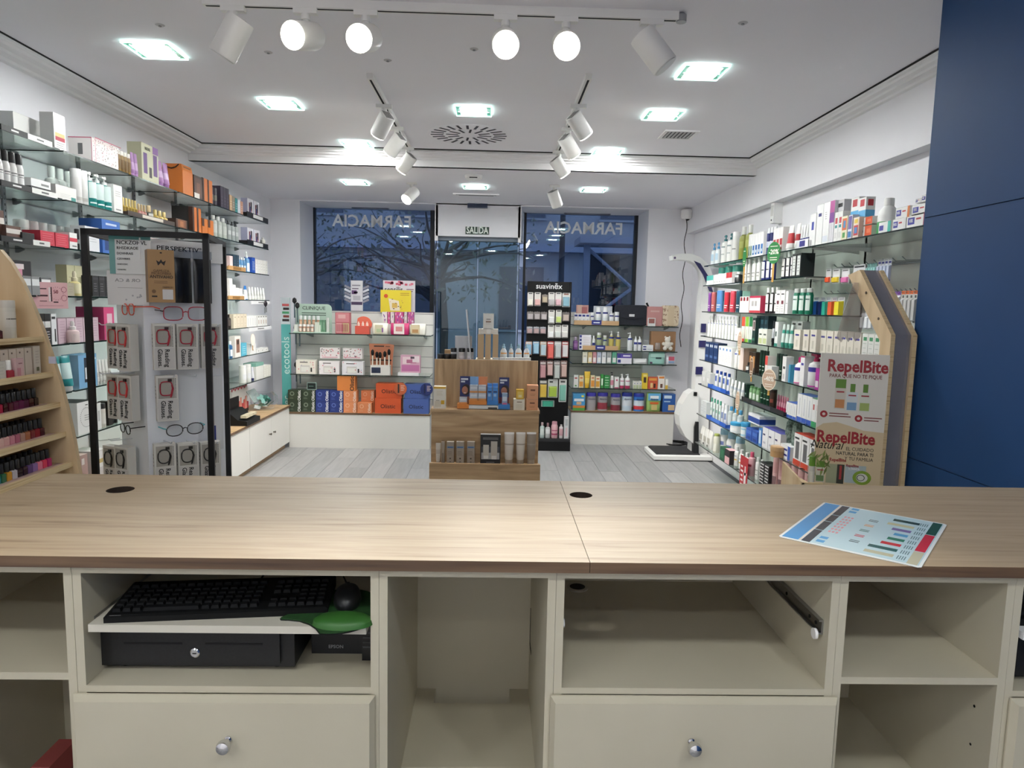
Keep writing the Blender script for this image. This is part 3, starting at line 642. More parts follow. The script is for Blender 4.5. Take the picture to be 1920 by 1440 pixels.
def btl(body,cap,*labels,cap_h=.2,kind='screw',sy=1.,shoulder=.12,glass=False,fill=None):
    """bottle; labels (v0,v1,hex[,full]) wrap the front"""
    def mk(w,h):
        def f():
            r=w/2;zb=h*(1-cap_h);bm=mat(body,.12,trans=.35)if glass else PLAST(body);m=MB()
            if kind=='wide':prof=[(r*.94,0),(r,h*.015),(r,zb)]
            else:
                nk=.8 if kind=='flip' else .46
                prof=[(r*.93,0),(r,h*.02),(r,zb-h*shoulder),(r*.88,zb-h*shoulder*.45),(r*nk,zb-h*.012),(r*nk,zb)]
            m.lathe(prof,bm,18,(0,0,0),1,sy);parts=[('bottle',m.mesh('bottle'))]
            if fill:
                fm=MB().lathe([(r*.9,.003),(r*.95,h*fill[0])],PLAST(fill[1]),16,(0,0,0),1,sy);parts.append(('liquid',fm.mesh('liquid')))
            parts.append(('cap',head(kind,r,zb,h*cap_h,PLAST(cap),w,sy).mesh('cap')))
            if labels:
                lm=MB()
                for k,l in enumerate(labels):
                    full=len(l)>3;arc(lm,r*(1.012+.004*k),sy,l[0]*h,l[1]*h,l[2],*((-180,180,18)if full else(-155+8*k,-25-8*k,8)))
                parts.append(('label',lm.mesh('label')))
            return parts
        return cached(('btl',body,cap,labels,cap_h,kind,sy,shoulder,glass,fill,q3(w),q3(h)),f)
    return rounded(mk)
def tub(body,cap,*bands,cap_h=.16,crimp=None):
    """squeeze tube standing on its cap; bands (v0,v1,hex)"""
    def mk(w,h):
        def f():
            r=w/2;seg=18;zs=sorted(set([cap_h,cap_h+.02,.93,.945,1.0]+[b for x in bands for b in x[:2]if cap_h+.02<b<.93]));rings=[];mats=[]
            for v in zs:
                t=max(0,(v-cap_h)/(1-cap_h));rx=r*(.82+.18*t)if v>cap_h+.001 else r*.7;ry=r*.82*(1-t)**.7+.002
                rings.append([(rx*math.cos(2*math.pi*k/seg),ry*math.sin(2*math.pi*k/seg),v*h)for k in range(seg)])
            for a,b in zip(zs,zs[1:]):
                mm=None
                for x in bands:
                    if x[0]-1e-6<=a and b<=x[1]+1e-6:mm=PLAST(x[2])
                mats.append(mm)
            m=MB().loft(rings,PLAST(body),True,True,mats);c=MB().lathe([(r*.70,0),(r*.74,.004),(r*.74,cap_h*h)],PLAST(cap),16)
            return[('tube',m.mesh('tube')),('cap',c.mesh('cap'))]
        return cached(('tub',body,cap,bands,cap_h,q3(w),q3(h)),f)
    return rounded(mk)
def jar(body,lid,*labels,lid_h=.3):
    def mk(w,h):
        def f():
            r=w/2;m=MB().lathe([(r*.94,0),(r*.98,.02*h),(r*.98,h*(1-lid_h))],PLAST(body),20)
            l=MB().lathe([(r,h*(1-lid_h)),(r*1.01,h*(1-lid_h)+.002),(r*1.01,h*.97),(r*.95,h)],PLAST(lid),20);parts=[('jar',m.mesh('jar')),('lid',l.mesh('lid'))]
            if labels:
                lm=MB()
                for k,x in enumerate(labels):arc(lm,r*(.99+.004*k),1,x[0]*h,x[1]*h,x[2],-165+10*k,-15-10*k,10)
                parts.append(('label',lm.mesh('label')))
            return parts
        return cached(('jar',body,lid,labels,lid_h,q3(w),q3(h)),f)
    return rounded(mk)
def pack(card,bag,*prints,d=.03,vtop=.72):
    """hanging blister: printed card with a clear bulge"""
    def mk(w,h):
        def f():
            m=MB().prism([(-w/2+.004,0),(w/2-.004,0),(w/2,.004),(w/2,h-.006),(w/2-.006,h),(-w/2+.006,h),(-w/2,h-.006),(-w/2,.004)],0,.0015,'y',PAPER(card))
            for k,(a,v0,c,v1,hx)in enumerate(prints):m.front(-w/2+a*w,v0*h,-w/2+c*w,v1*h,-.0006-.0002*k,PAPER(hx))
            m.lathe([(.003,0),(.003,.0004)],GAP,8,(0,0,0)).v[-16:]=[(x,-.0012,h*.95+y)for x,y,z in m.v[-16:]]
            b=MB();x0,x1,z0,z1=-w*.42,w*.42,h*.05,h*vtop
            b.loft([[(x0,-.0015,z0),(x1,-.0015,z0),(x1,-.0015,z1),(x0,-.0015,z1)],[(x0+w*.06,-d,z0+h*.04),(x1-w*.06,-d,z0+h*.04),(x1-w*.06,-d,z1-h*.05),(x0+w*.06,-d,z1-h*.05)]],bag if not isinstance(bag,str)else mat(bag,.2),True,False)
            return[('card',m.mesh('card')),('blister',b.mesh('blister'))]
        return cached(('pack',card,str(bag),prints,d,vtop,q3(w),q3(h)),f)
    return mk
def tin(body,lid,*bands,sx=1.):
    def mk(w,h):
        def f():
            r=w/2;zs=sorted(set([0,.8]+[b for x in bands for b in x[:2]]));mats=[]
            for a,b in zip(zs,zs[1:]):
                mm=None
                for x in bands:
                    if x[0]-1e-6<=a and b<=x[1]+1e-6:mm=PLAST(x[2])
                mats.append(mm)
            m=MB().lathe([(r*.97,v*h)for v in zs],mat(body,.3,.3),24,(0,0,0),1,.85,True,True,mats)
            l=MB().lathe([(r,.8*h),(r*1.01,.82*h),(r*1.01,.93*h),(r*.93,h)],PLAST(lid),24,(0,0,0),1,.85)
            return[('tin',m.mesh('tin')),('lid',l.mesh('lid'))]
        return cached(('tin',body,lid,bands,q3(w),q3(h)),f)
    return rounded(mk)
def pouch(base,*prints,d=.05):
    """soft bag: pinched top, bulging middle"""
    def mk(w,h):
        def f():
            seg=20;rings=[]
            for v,s,t in((0,.92,.7),(.06,.97,.9),(.4,1,1),(.75,.98,.7),(.93,.97,.15),(1,1,.06)):
                ring=[]
                for k in range(seg):
                    a=2*math.pi*k/seg;c,s_=math.cos(a),math.sin(a);n=.5
                    ring.append((w/2*s*math.copysign(abs(c)**n,c),d/2*t*math.copysign(abs(s_)**n,s_),v*h))
                rings.append(ring)
            m=MB().loft(rings,PAPER(base))
            for k,(a,v0,c,v1,hx)in enumerate(prints):m.front(-w/2+a*w,v0*h,-w/2+c*w,v1*h,-d/2-.001-.0004*k,PAPER(hx))
            return[('pouch',m.mesh('pouch'))]
        return cached(('pouch',base,prints,d,q3(w),q3(h)),f)
    return mk
SEEN_LABELS={}
def put(name,parts,label,cat,loc,rz=0,group=None,tilt=0):
    if len(parts)==1:
        o=link(name,parts[0][1],None,loc,(tilt,0,rz));tag(o,label,cat,group)
    else:
        o=thing(name,label,cat,loc,rz,group);o.rotation_euler.x=tilt
        for n,me in parts:link(n,me,o)
    return o
LX,RX=-2.252,1.932          # front edges of the glass shelves
def y_on(px,X,Z):             # depth of the point on line (X, *, Z) seen at column px
    k=(px-960)/F_PX;a=RT-k*FW
    return-(a.x*X+a.z*(Z-CAM_H))/a.y
PROD={'carton':'box','gift_box':'box','pump_bottle':'bottle','bottle':'bottle','tube':'tube','jar':'jar','spray_bottle':'bottle','serum_bottle':'bottle','perfume_bottle':'bottle'}
NTH=('first','second','third','fourth','fifth','sixth','seventh','eighth','ninth','tenth')
def nth(label,k,n):
    if n<2:return label
    return label+(', left one' if k==0 else ', right one')if n==2 else label+', %s from left'%NTH[k]
def row(side,z,x0,x1,n,ytop,mk,name,label,off=.02,fill=.94,cat=None,group=None,dep=None,zoff=0.,deep=1,txt=None):
    """n alike products side by side on a shelf of the left ('L') or right ('R') wall, or facing the camera on plane Y=side"""
    cat=cat or PROD.get(name,name.replace('_',' '));group=group or(label if n>1 or deep>1 else None)
    res=[]
    if side in('L','R'):
        X=LX-off if side=='L' else RX+off
        ya,yb=y_on(x0,X,z),y_on(x1,X,z);pitch=(yb-ya)/n;w=abs(pitch)*fill
        ym=(ya+yb)/2;Pt=at((x0+x1)/2,ytop,X=X);h=max(.02,Pt.z-z-zoff)
        if getattr(mk,'rnd',0):w=min(w,1.35*(x1-x0)/n*Vector((X,ym,0)).length/F_PX)
        parts=mk(w,h);D=dep or .05
        for j in range(deep):
            for k in range(n):
                xx=X-D/2-j*(D+.004)if side=='L' else X+D/2+j*(D+.004)
                res.append(put(name,parts,nth(label,k,n)+' in the rear row'*j,cat,(xx,ya+pitch*(k+.5),z+.0005+zoff),R(90)if side=='L' else R(-90),group))
    else:
        Y=side;a,b=at(x0,650,Y=Y),at(x1,650,Y=Y)
        # correct for the tilt of verticals at the shelf height
        xa=x_on(x0,Y,z);xb=x_on(x1,Y,z);pitch=(xb-xa)/n;w=pitch*fill
        Pt=at((x0+x1)/2,ytop,Y=Y);h=max(.015,Pt.z-z-zoff);parts=mk(w,h);D=dep or .05
        for j in range(deep):
            for k in range(n):res.append(put(name,parts,nth(label,k,n),cat,(xa+pitch*(k+.5),Y+D/2+j*(D+.004),z+.0005+zoff),0,group))
    if txt:
        for o in res:text(txt[0],txt[1]*h,PAPER(txt[4]),o,((txt[2]-.5)*w,-D/2-.0022,txt[3]*h),bold=.015,squeeze=txt[5]if len(txt)>5 else 1.)
    return res
def x_on(px,Y,Z):
    k=(px-960)/F_PX;a=RT-k*FW
    return-(a.y*Y+a.z*(Z-CAM_H))/a.x
ORD=('top','second','third','fourth','fifth','sixth','seventh','eighth')
BRK=MB().prism([(0,0),(.045,0),(.045,-.004),(.012,-.018),(0,-.018)],-.005,.005,'x',GREYMET).mesh('bracket')
BRW=MB().prism([(0,0),(.30,0),(.30,-.005),(.05,-.022),(0,-.03)],-.002,.002,'x',mat('#d2d3d2',.5)).mesh('bracket')
def shelf_unit(name,label,x0,x1,y0,y1,z,side,strip=None,brackets=True,th=.008):
    t=thing(name,label,'shelf',(0,0,0),0,'glass wall shelves')
    f={'right':EDGEG2 if False else EDGEG,'left':EDGEG,'front':EDGEG,'back':EDGEG}
    MB().box(x0,y0,z-th,x1,y1,z,SHELFG,f).build('glass_pane',t)
    if brackets:
        for yy in(y0+.06,y1-.06):
            if side=='L':link('bracket',BRK,t,(x0,yy,z-th),(0,0,R(-90)))
            elif side=='R':link('bracket',BRW,t,(x1,yy,z-th),(0,0,R(90)))
    return t
# ---------------------------------------------------------------- left wall: glass shelves and base cabinets
LZ=[2.31,2.06,1.81,1.56,1.31,1.055,.80]
LS=[(2.45,3.08),(3.10,3.735),(3.765,4.41),(4.44,5.06),(5.09,5.71),(5.74,6.37),(6.40,7.03)]
BAY=('bay beside the nail polish stand','bay before the glasses stand','bay behind the glasses stand','middle bay','bay of the orange boxes','bay next to the last','last bay by the window')
for j,(a,b)in enumerate(LS):
    for i,z in enumerate(LZ):
        shelf_unit('glass_shelf','%s glass shelf from above in the cosmetics wall %s'%(ORD[i],BAY[j]),XL+.005,LX,a,b,z,'L')
UPR=MB().box(-.012,-.012,.46,.0,.012,2.36,GREYMET)
for k in range(60):UPR.box(.0,-.003,.5+k*.031,.0006,.003,.512+k*.031,GAP)
upm=UPR.mesh('upright')
for j,y in enumerate([3.09,3.75,4.425,5.075,5.725,6.385]):
    o=link('shelf_upright',upm,None,(XL+.014,y,0));tag(o,'slim grey slotted shelf upright on the cosmetics wall, %s'%('nearest','second','third','fourth','fifth','farthest')[j],'upright','cosmetics wall uprights')
# base cabinets along the left wall
XCAB=-2.165
for j,(a,b)in enumerate(((2.55,3.74),(3.745,4.94),(4.945,6.14),(6.145,7.34))):
    t=thing('base_cabinet',('white base cabinet under the cosmetics shelves, %s'%('nearest the counter','behind the glasses stand','with doors before the corner','in the corner by the gift sets')[j]),'cabinet',(0,0,0))
    MB().box(XL+.014,a,.06,XCAB-.02,b,.44,LAMW).build('carcass',t);MB().box(XL+.014,a,0,XCAB-.05,b,.06,mat('#9c8264',.6)).build('plinth',t)
    mb=(a+b)/2
    for y0,y1,s in((a+.002,mb-.002,1),(mb+.002,b-.002,-1)):
        d=MB().box(XCAB-.019,y0,.065,XCAB,y1,.436,LAMW).build('door',t)
        ky=y1-.06 if s>0 else y0+.06
        MB().lathe([(.006,0),(.006,.012),(.011,.016),(.011,.022),(.004,.026)],mat('#6f6a62',.35,.8),12).xf(Matrix.Translation((XCAB,ky,.27))@ Matrix.Rotation(R(90),4,'Y')).build('knob',d)
    MB().box(XL+.014,a,.44,XCAB+.012,b,.462,OAKM,{'right':OAKD}).build('wood_top',t)
def edge_strip(x0,x1,z,hx,label,h=.026,side='L',txt=None,lift=.0):
    X=LX if side=='L' else RX;ya,yb=y_on(x0,X,z),y_on(x1,X,z);s=1 if side=='L' else-1
    m=MB().box(min(X,X+s*.006),min(ya,yb),z-.008+lift,max(X,X+s*.006),max(ya,yb),z-.008+h+lift,PAPER(hx))
    m.box(min(X+s*.0061,X+s*.0067),(ya+yb)/2-abs(yb-ya)*.14,z-.008+h*.35+lift,max(X+s*.0061,X+s*.0067),(ya+yb)/2+abs(yb-ya)*.14,z-.008+h*.65+lift,PAPER('#f2f2f2' if hx<'#888888' else '#6a6a6a'))
    tag(m.build('shelf_edge_label'),label,'label')
def tray(side,z,x0,x1,hx,label,h=.03,d=.16,name='shelf_tray',m=None,sign=None):
    X=LX if side=='L' else RX;ya,yb=y_on(x0,X,z),y_on(x1,X,z);a,b=min(ya,yb),max(ya,yb);s=-1 if side=='L' else 1
    mm=m or PAPER(hx);t=thing(name,label,'tray',(0,0,0));xs=sorted((X,X+s*d))
    MB().box(xs[0],a,z+.0003,xs[1],b,z+.003,mm).build('base',t);fx=sorted((X,X+s*.003))
    MB().box(fx[0],a,z+.003,fx[1],b,z+h,mm).build('front_lip',t)
    for y in(a,b-.003):MB().box(xs[0],y,z+.003,xs[1],y+.003,z+h*.8,mm).build('side_lip',t)
    if sign:
        ym=(a+b)/2;k=abs(b-a)*.22;sx=sorted((X,X-s*.002));MB().box(sx[0],ym-k,z+h*.15,sx[1],ym+k,z+h*.85,PAPER(sign)).build('name_plate',t)
    return t
K,DK='#1b1b1d','#2a2a2c'
Wt,Cr='#f1f0ee','#e9e2d2'
z=LZ[0]
edge_strip(0,50,z,'#17171a','black shelf-edge strip on the top shelf at the left frame edge');edge_strip(50,96,z,'#efefec','white shelf-edge strip on the top shelf beside the black one')
row('L',z,25,92,1,222,ctn('#e4e4e2',d=.10),'carton','plain pale white box at the back of the top shelf, left edge',off=.14,dep=.10)
row('L',z,102,125,1,216,ctn(Wt,(.3,.78,.75,.88,'#d8d8d6'),(.08,.36,.92,.47,'#d9b47c'),(.08,.25,.92,.36,'#a83248'),*lines(.15,.85,.06,.18,3,'#9a9a98'),d=.07),'carton','tall white carton with beige and red bands on the top left shelf',dep=.07)
sp=random.Random(5);speck=tuple((sp.uniform(.02,.95),sp.uniform(.03,.95),0,0,0)for _ in range(90))
speck=tuple((a,b,a+.02,b+.035,('#3a3a3a','#c86a84','#6a5a5a')[k%3])for k,(a,b,*_r)in enumerate(speck))
row('L',z,172,224,1,268,ctn('#f4ece9',*speck,(0,0,.012,1,'#c8406a'),(0,.97,1,1,'#c8406a'),d=.13,side='#efe9e6',sprints=((.4,.3,.6,.75,'#6a6a6a'),(0,.97,1,1,'#c8406a'),(0,0,.02,1,'#c8406a'))),'gift_box','white gift box with black and pink speckles on the top shelf',dep=.13)
row('L',z,225,250,4,286,btl('#8a6a34','#e8e4da',(.15,.6,'#6f5222'),cap_h=.2,kind='flip',glass=False),'bottle','golden brown body oil bottle with clear cap on the top shelf',dep=.04)
row('L',z,251,264,2,288,tub('#a478ae','#b98ac2',(.3,.6,'#c9a4d0')),'tube','metallic purple tube between oil bottles and beige gift box',dep=.04)
row('L',z,266,299,1,274,ctn('#cfcdb0',(.1,.2,.32,.75,'#6b4a86'),(.68,.2,.92,.78,'#6b4a86'),(.42,.12,.58,.4,'#3a3038'),(.66,.8,1,1,'#8a62a0'),d=.09,side='#bdbb9c'),'gift_box','pale green gift box with two purple windows on the top shelf',dep=.09,txt=('NUXE',.11,.35,.87,'#4a4a40'))
row('L',z,300,322,2,305,tub('#b184ba','#a070ac',(.35,.6,'#d0b0d6')),'tube','metallic purple tube right of the pale green gift box',dep=.045)
def bag(hx,hx2):
    def mk(w,h):
        m=MB();d=.15;t_=.035
        m.loft([[(-w/2,-d/2,0),(w/2,-d/2,0),(w/2,d/2,0),(-w/2,d/2,0)],[(-w/2,-d/2,h*.8),(w/2,-d/2,h*.8),(w/2,d/2,h*.8),(-w/2,d/2,h*.8)],[(-w/2,-d/2+.01,h),(w/2,-d/2+.01,h),(w/2,d/2-.01,h),(-w/2,d/2-.01,h)]],PAPER(hx),True,False)
        m.front(-w*.35,h*.9,w*.35,h*.94,-d/2-.0006+.005,PAPER(hx2));hd=MB().tube([(-w/2-.002,-.05,h*.98),(-w/2-.01,-.03,h*.88),(-w/2-.01,.0,h*.84),(-w/2-.01,.03,h*.88),(-w/2-.002,.05,h*.98)],.004,BLACK,6)
        return[('paper_bag',m.mesh('paper_bag')),('handle',hd.mesh('handle'))]
    return mk
row('L',z,343,363,1,312,bag('#d97a2c','#7a4a1c'),'gift_bag','orange paper gift bag with black cord handle on the top shelf',cat='bag',dep=.15)
row('L',z,364,381,1,331,ctn('#3b231a',(.1,.1,.9,.9,'#5a3526'),(.3,.2,.7,.7,'#7a4a34'),(0,0,.6,.25,'#efe8e0'),d=.11,side='#33201a'),'carton','dark brown patterned carton right of the orange bag',dep=.11)
row('L',z,381,399,2,337,ctn('#d9762a',(.0,0,.25,1,'#3b231a'),d=.11,side='#3b231a'),'carton','orange and brown carton on the top shelf beside the dark round tins',dep=.11)
row('L',z,400,413,2,352,tin('#3a3340','#2c2632',(.3,.6,'#6e6a5e')),'tin','dark violet round tin on the top shelf',dep=.06)
row('L',z,414,430,3,352,ctn('#3d3346',*lines(.2,.8,.2,.5,3,'#6b6274'),d=.07),'carton','dark violet carton in the row after the round tins',dep=.07)
for k,(hx,nm)in enumerate((('#d5b08a','beige'),('#9a8d7a','taupe'),('#3d8f92','teal'),('#dfe4ee','pale blue'),('#d9a48c','salmon'))):
    row('L',z,431+5*k,436+5*k,1,366+3*k,ctn(hx,*lines(.2,.8,.3,.6,3,'#ffffff'),d=.07),'carton','slim %s carton standing near the end of the top shelf'%nm,dep=.07)
tray('L',z,463,503,'#17171a','black display tray with white name plate on the top shelf, far end',sign='#e8e8e8',h=.045)
art=((.25,.25,.45,.8,'#7a3030'),(.35,.15,.55,.6,'#3a4a8a'),(.5,.4,.75,.85,'#3a3438'),(.6,.2,.7,.5,'#b0485a'),(.3,.08,.7,.14,'#2a2a2a'))
row('L',z,464,487,2,376,ctn('#e9e8ee',*art,d=.06,side='#c8c8e6'),'carton','white carton with dark floral sketch on the top black tray',off=.03,dep=.06,zoff=.004)
z=LZ[1]
edge_strip(0,58,z,'#17171a','black shelf-edge strip on the second shelf at the left frame edge');edge_strip(58,106,z,'#efefec','white shelf-edge strip on the second shelf beside the black one')
row('L',z,2,54,4,285,btl('#efeeec','#2a2a2c',(.1,.5,'#f6f5f3'),(.4,.43,'#555555'),(.34,.36,'#888888'),cap_h=.3,kind='flip'),'bottle','white lotion bottle with black cap on the second left shelf',dep=.06)
row('L',z,58,97,1,338,ctn('#efefef',(0,0,1,.45,'#2a2a2c'),(.5,.6,.9,.75,'#8a8a8a'),d=.09,top='#1c1c1e',sprints=((0,0,1,.45,'#2a2a2c'),)),'carton','low white and black box on the second left shelf',dep=.09)
row('L',z,104,145,1,350,ctn('#eceae6',*lines(.2,.7,.2,.4,3,'#c0beba'),(.72,.02,.95,.3,'#3d8f8a'),d=.10),'carton','low wide white carton before the white bottles, second shelf',dep=.10)
row('L',z,100,146,3,318,btl('#e9e8e6','#f4f4f2',cap_h=.3,kind='screw'),'bottle','tall white bottle standing behind the low wide white carton',off=.14,dep=.05)
row('L',z,147,170,2,320,btl('#efeeec','#f4f4f2',(.1,.2,'#c8c6c2'),cap_h=.25,kind='wide'),'bottle','slim white bottle left of the teal pump bottles',dep=.05)
row('L',z,171,213,3,328,btl('#1f8f8c','#eeeeec',(.25,.7,'#d9ebe8'),(.1,.14,'#d9ebe8'),cap_h=.26,kind='pump'),'pump_bottle','teal pump bottle with white label on the second left shelf',dep=.055,cat='bottle')
row('L',z,214,231,1,348,ctn('#f1f0ee',(.2,.1,.8,.14,'#8a8a8a'),*lines(.2,.8,.6,.75,3,'#b8b6b2'),d=.08),'carton','plain white carton right of the teal pump bottles',dep=.08)
row('L',z,234,262,5,374,btl('#c7a83c','#d8c07c',(.2,.5,'#8f7420'),cap_h=.42,kind='screw'),'perfume_bottle','small yellow oil bottle with gold cap on the second shelf',dep=.035,off=.04)
row('L',z,263,279,3,384,btl('#b8625a','#cdb386',(.2,.5,'#d8a49a'),cap_h=.42,kind='screw'),'perfume_bottle','small pink oil bottle with gold cap on the second shelf',dep=.035,off=.04)
row('L',z,280,290,1,386,btl('#2c3a34','#cdb386',(.2,.5,'#dcdcd2'),cap_h=.4,kind='screw'),'perfume_bottle','small dark green bottle with gold cap on the second shelf',dep=.04,off=.04)
row('L',z,291,316,3,396,btl('#b99b34','#d8c07c',cap_h=.4,kind='screw'),'perfume_bottle','tiny yellow bottle right of the dark green bottle',dep=.03,off=.04)
tray('L',z,240,328,'#3c2c26','dark brown tester tray with small oil bottles on the second shelf',h=.028,sign='#d8cfc0')
row('L',z,330,352,1,412,ctn('#4a2b1c',(.15,.1,.85,.95,'#8a4f2c'),(.35,.2,.65,.8,'#b8764a'),d=.09,side='#3a2118'),'carton','small brown carton with a face print on the second shelf',dep=.09)
row('L',z,353,362,1,388,ctn('#26221f',d=.12,side='#2a2524'),'carton','tall black carton behind the orange ones on the second shelf',dep=.12,off=.05)
row('L',z,362,378,2,390,ctn('#d9762a',(0,0,.35,1,'#3b231a'),d=.10,side='#4a2c20'),'carton','tall orange and brown carton on the second shelf',dep=.10)
row('L',z,379,401,2,412,ctn('#d97a2e',(0,.5,.4,1,'#4a2c20'),d=.10,side='#c86a24'),'carton','short orange carton left of the clear bottles',dep=.10)
row('L',z,402,429,3,407,btl('#b9beb8','#e4e6e4',(.2,.6,'#c9cec9'),cap_h=.18,kind='screw'),'bottle','frosted grey-green bottle with white cap on the second shelf',dep=.055)
row('L',z,430,451,3,416,btl('#aeb4b4','#3a3c40',(.3,.5,'#d6dada'),cap_h=.2,kind='dropper'),'bottle','frosted grey bottle with dark top near the end of the second shelf',dep=.05)
tray('L',z,464,503,'#17171a','black display tray with white name plate on the second shelf, far end',sign='#e8e8e8',h=.045)
row('L',z,464,488,2,430,ctn('#e9e8ee',*art,d=.06,side='#c8c8e6'),'carton','white carton with dark floral sketch on the lower black tray',off=.03,dep=.06,zoff=.004)
row('L',z,493,499,1,446,btl('#e4e2da','#d8d6ce',cap_h=.15),'bottle','thin white tester bottle at the end of the lower black tray',off=.03,dep=.03,zoff=.004)
z=LZ[2]
edge_strip(0,60,z,'#17171a','black shelf-edge strip on the third shelf at the left frame edge');edge_strip(60,92,z,'#efefec','white shelf-edge strip on the third shelf below the red boxes')
row('L',z,0,10,1,395,ctn('#6b4a40',(0,.55,1,.75,'#e8e0da'),d=.09),'carton','tall brown carton on the third shelf at the left frame edge',dep=.09,off=.05)
row('L',z,12,41,1,424,ctn('#6b4a40',(0,.5,1,.8,'#e8e0da'),d=.10,top='#efeae6'),'carton','low brown and white carton on the third shelf',dep=.10,off=.03)
row('L',z,42,66,1,437,ctn('#1c1c1e',d=.09),'carton','low black box left of the red boxes',dep=.09)
row('L',z,42,140,6,420,jar('#d4d4d2','#e8e8e6',(.1,.55,'#f0f0ee')),'jar','clear-lidded jar at the back of the third shelf behind red boxes',off=.17,dep=.05)
row('L',z,76,130,2,436,ctn('#d4384e',*lines(.12,.85,.2,.8,5,'#e8808c',.03),d=.09,top='#c83046'),'carton','bright red carton on the third left shelf',dep=.09)
row('L',z,131,146,1,437,ctn('#f1f0ee',(0,.45,1,.68,'#d4384e'),(.3,.15,.9,.22,'#6a6a6a'),d=.09),'carton','white carton with red band right of the red boxes',dep=.09)
row('L',z,148,153,1,430,btl('#1c1c1e','#2a2a2c',(.3,.5,'#9a9a9a'),cap_h=.3,kind='wide'),'bottle','slim black wand bottle beside the black glasses frame',dep=.03)
row('L',z,160,188,1,426,ctn('#e6e8ec',*lines(.3,.8,.4,.7,4,'#b0b4ba'),d=.08),'carton','pale white carton behind the glasses frame, third shelf',dep=.08)
row('L',z,192,228,1,414,ctn('#3d6fc0',(.12,.1,.6,.5,'#22407c'),(.12,.55,.6,.62,'#dfe6f2'),(.2,.84,.8,.9,'#cfdcf2'),d=.13,side='#3663b0'),'gift_box','blue gift box with dark window behind the glasses frame',dep=.13)
row('L',z,240,330,7,446,ctn('#e0c8c8',*lines(.2,.8,.3,.7,3,'#b08a8a'),d=.07),'carton','pinkish carton mostly hidden above the glasses stand',dep=.07)
row('L',z,396,424,1,468,pouch('#3a3338',(.05,.12,.95,.55,'#8e1c34'),(.5,.05,.95,.38,'#6fa04e'),(.2,.6,.8,.75,'#574f55'),d=.08),'pouch','dark pouch printed with cherries and a green leaf',dep=.08)
row('L',z,431,437,1,480,ctn('#e8cfd0',d=.07),'carton','pale pink carton at the frame post, third shelf',dep=.07,off=.04)
row('L',z,438,449,2,478,ctn('#2c4152',*lines(.2,.8,.3,.6,3,'#6f8598'),d=.07),'carton','dark slate blue carton in the wooden tray',dep=.07,off=.04)
row('L',z,450,465,3,483,btl('#4f87b8','#e6ebf0',(.05,.45,'#cfdde8'),cap_h=.16,kind='screw'),'bottle','blue and white micellar bottle on the third shelf',dep=.05,off=.03)
row('L',z,465,472,1,472,btl('#5c92c4','#f0f2f4',(.05,.45,'#dbe6ee'),cap_h=.3,kind='pump'),'pump_bottle','blue bottle with tall white pump on the third shelf',dep=.055,cat='bottle')
row('L',z,472,479,1,483,ctn('#2450b0',*lines(.2,.8,.2,.7,6,'#cfdcf2',.03),d=.07),'carton','royal blue carton right of the white pump',dep=.07)
row('L',z,479,502,5,488,ctn('#eceae4',*lines(.25,.75,.3,.7,3,'#9a9890'),d=.06),'carton','slim off-white carton at the end of the third shelf',dep=.06)
tray('L',z,428,461,'#b58c5a','light wooden tray on the third shelf by the window end',h=.035,sign='#8a6434')
z=LZ[3]
row('L',z,25,62,1,489,ctn('#242026',(.2,.1,.7,.5,'#3a363c'),(.1,.75,.6,.9,'#e8d8dc'),(.65,.05,.95,.45,'#c85a80'),(.2,.55,.5,.75,'#d890a4'),d=.05),'gift_box','black makeup set box with pink details behind the nail stand',dep=.05,off=.03)
row('L',z,44,76,2,518,ctn('#8f9294',(.05,.5,.95,.85,'#eceef0'),d=.08),'carton','grey and white low carton below the black makeup set',dep=.08,off=-.01)
row('L',z,77,98,1,521,ctn('#6e7174',(.08,.25,.92,.9,'#f2f4f4'),(.2,.5,.8,.6,'#4a4a4a'),d=.02),'price_card','small grey-framed white card above the pink offer card',cat='card',dep=.02,off=-.01)
row('L',z,98,140,3,530,ctn('#b3aa94',*lines(.2,.8,.3,.7,3,'#8d8674'),d=.07),'carton','low beige carton on the fourth shelf behind the offer card',dep=.07)
row('L',z,127,157,2,498,ctn('#d8d2ac',*lines(.2,.8,.3,.6,3,'#a8a27e'),d=.06),'carton','pale yellow carton behind the dropper bottle',dep=.06,off=.08)
row('L',z,143,156,1,509,btl('#efe0a0','#f0e6c8',(.1,.5,'#f4ecc4'),cap_h=.4,kind='dropper'),'serum_bottle','pale yellow dropper bottle on the fourth shelf',dep=.05)
row('L',z,174,210,3,518,ctn('#222226',*lines(.2,.7,.25,.6,4,'#9a9aa0'),(.1,.8,.9,.92,'#3c3c42'),d=.07),'carton','black carton with white print behind the glasses frame',dep=.07)
row('L',z,399,403,1,520,ctn('#e07a3c',d=.06),'carton','orange carton sliver between the frame posts',dep=.06)
row('L',z,403,422,3,528,tub('#e58a96','#3a2a2e',(.2,.6,'#efa4ae'),cap_h=.1),'tube','coral pink tube between the frame posts',dep=.05)
for k,yt in enumerate((522,534,540,541,552)):
    row('L',z,431+6*k,436.5+6*k,1,yt,ctn('#f3f3f2',*lines(.25,.75,.3,.6,3,'#a8a8a8'),d=.06),'carton','%s white carton in the light wooden tray, fourth shelf'%('tallest','second tallest','third','fourth','shortest')[k],dep=.06,off=.03)
tray('L',z,428,458,'#b58c5a','light wooden tray on the fourth shelf by the window end',h=.032,sign='#8a6434')
row('L',z,461,469,1,536,tub('#e9eef4','#2f74c0',(.72,1,'#2f74c0'),cap_h=.05),'tube','white tube with bright blue top near the fourth shelf end',dep=.05)
row('L',z,470,501,6,539,tub('#f0f0ee','#e4e4e2',(.3,.5,'#dcdcda'),cap_h=.1),'tube','slim white tube at the end of the fourth shelf',dep=.05)
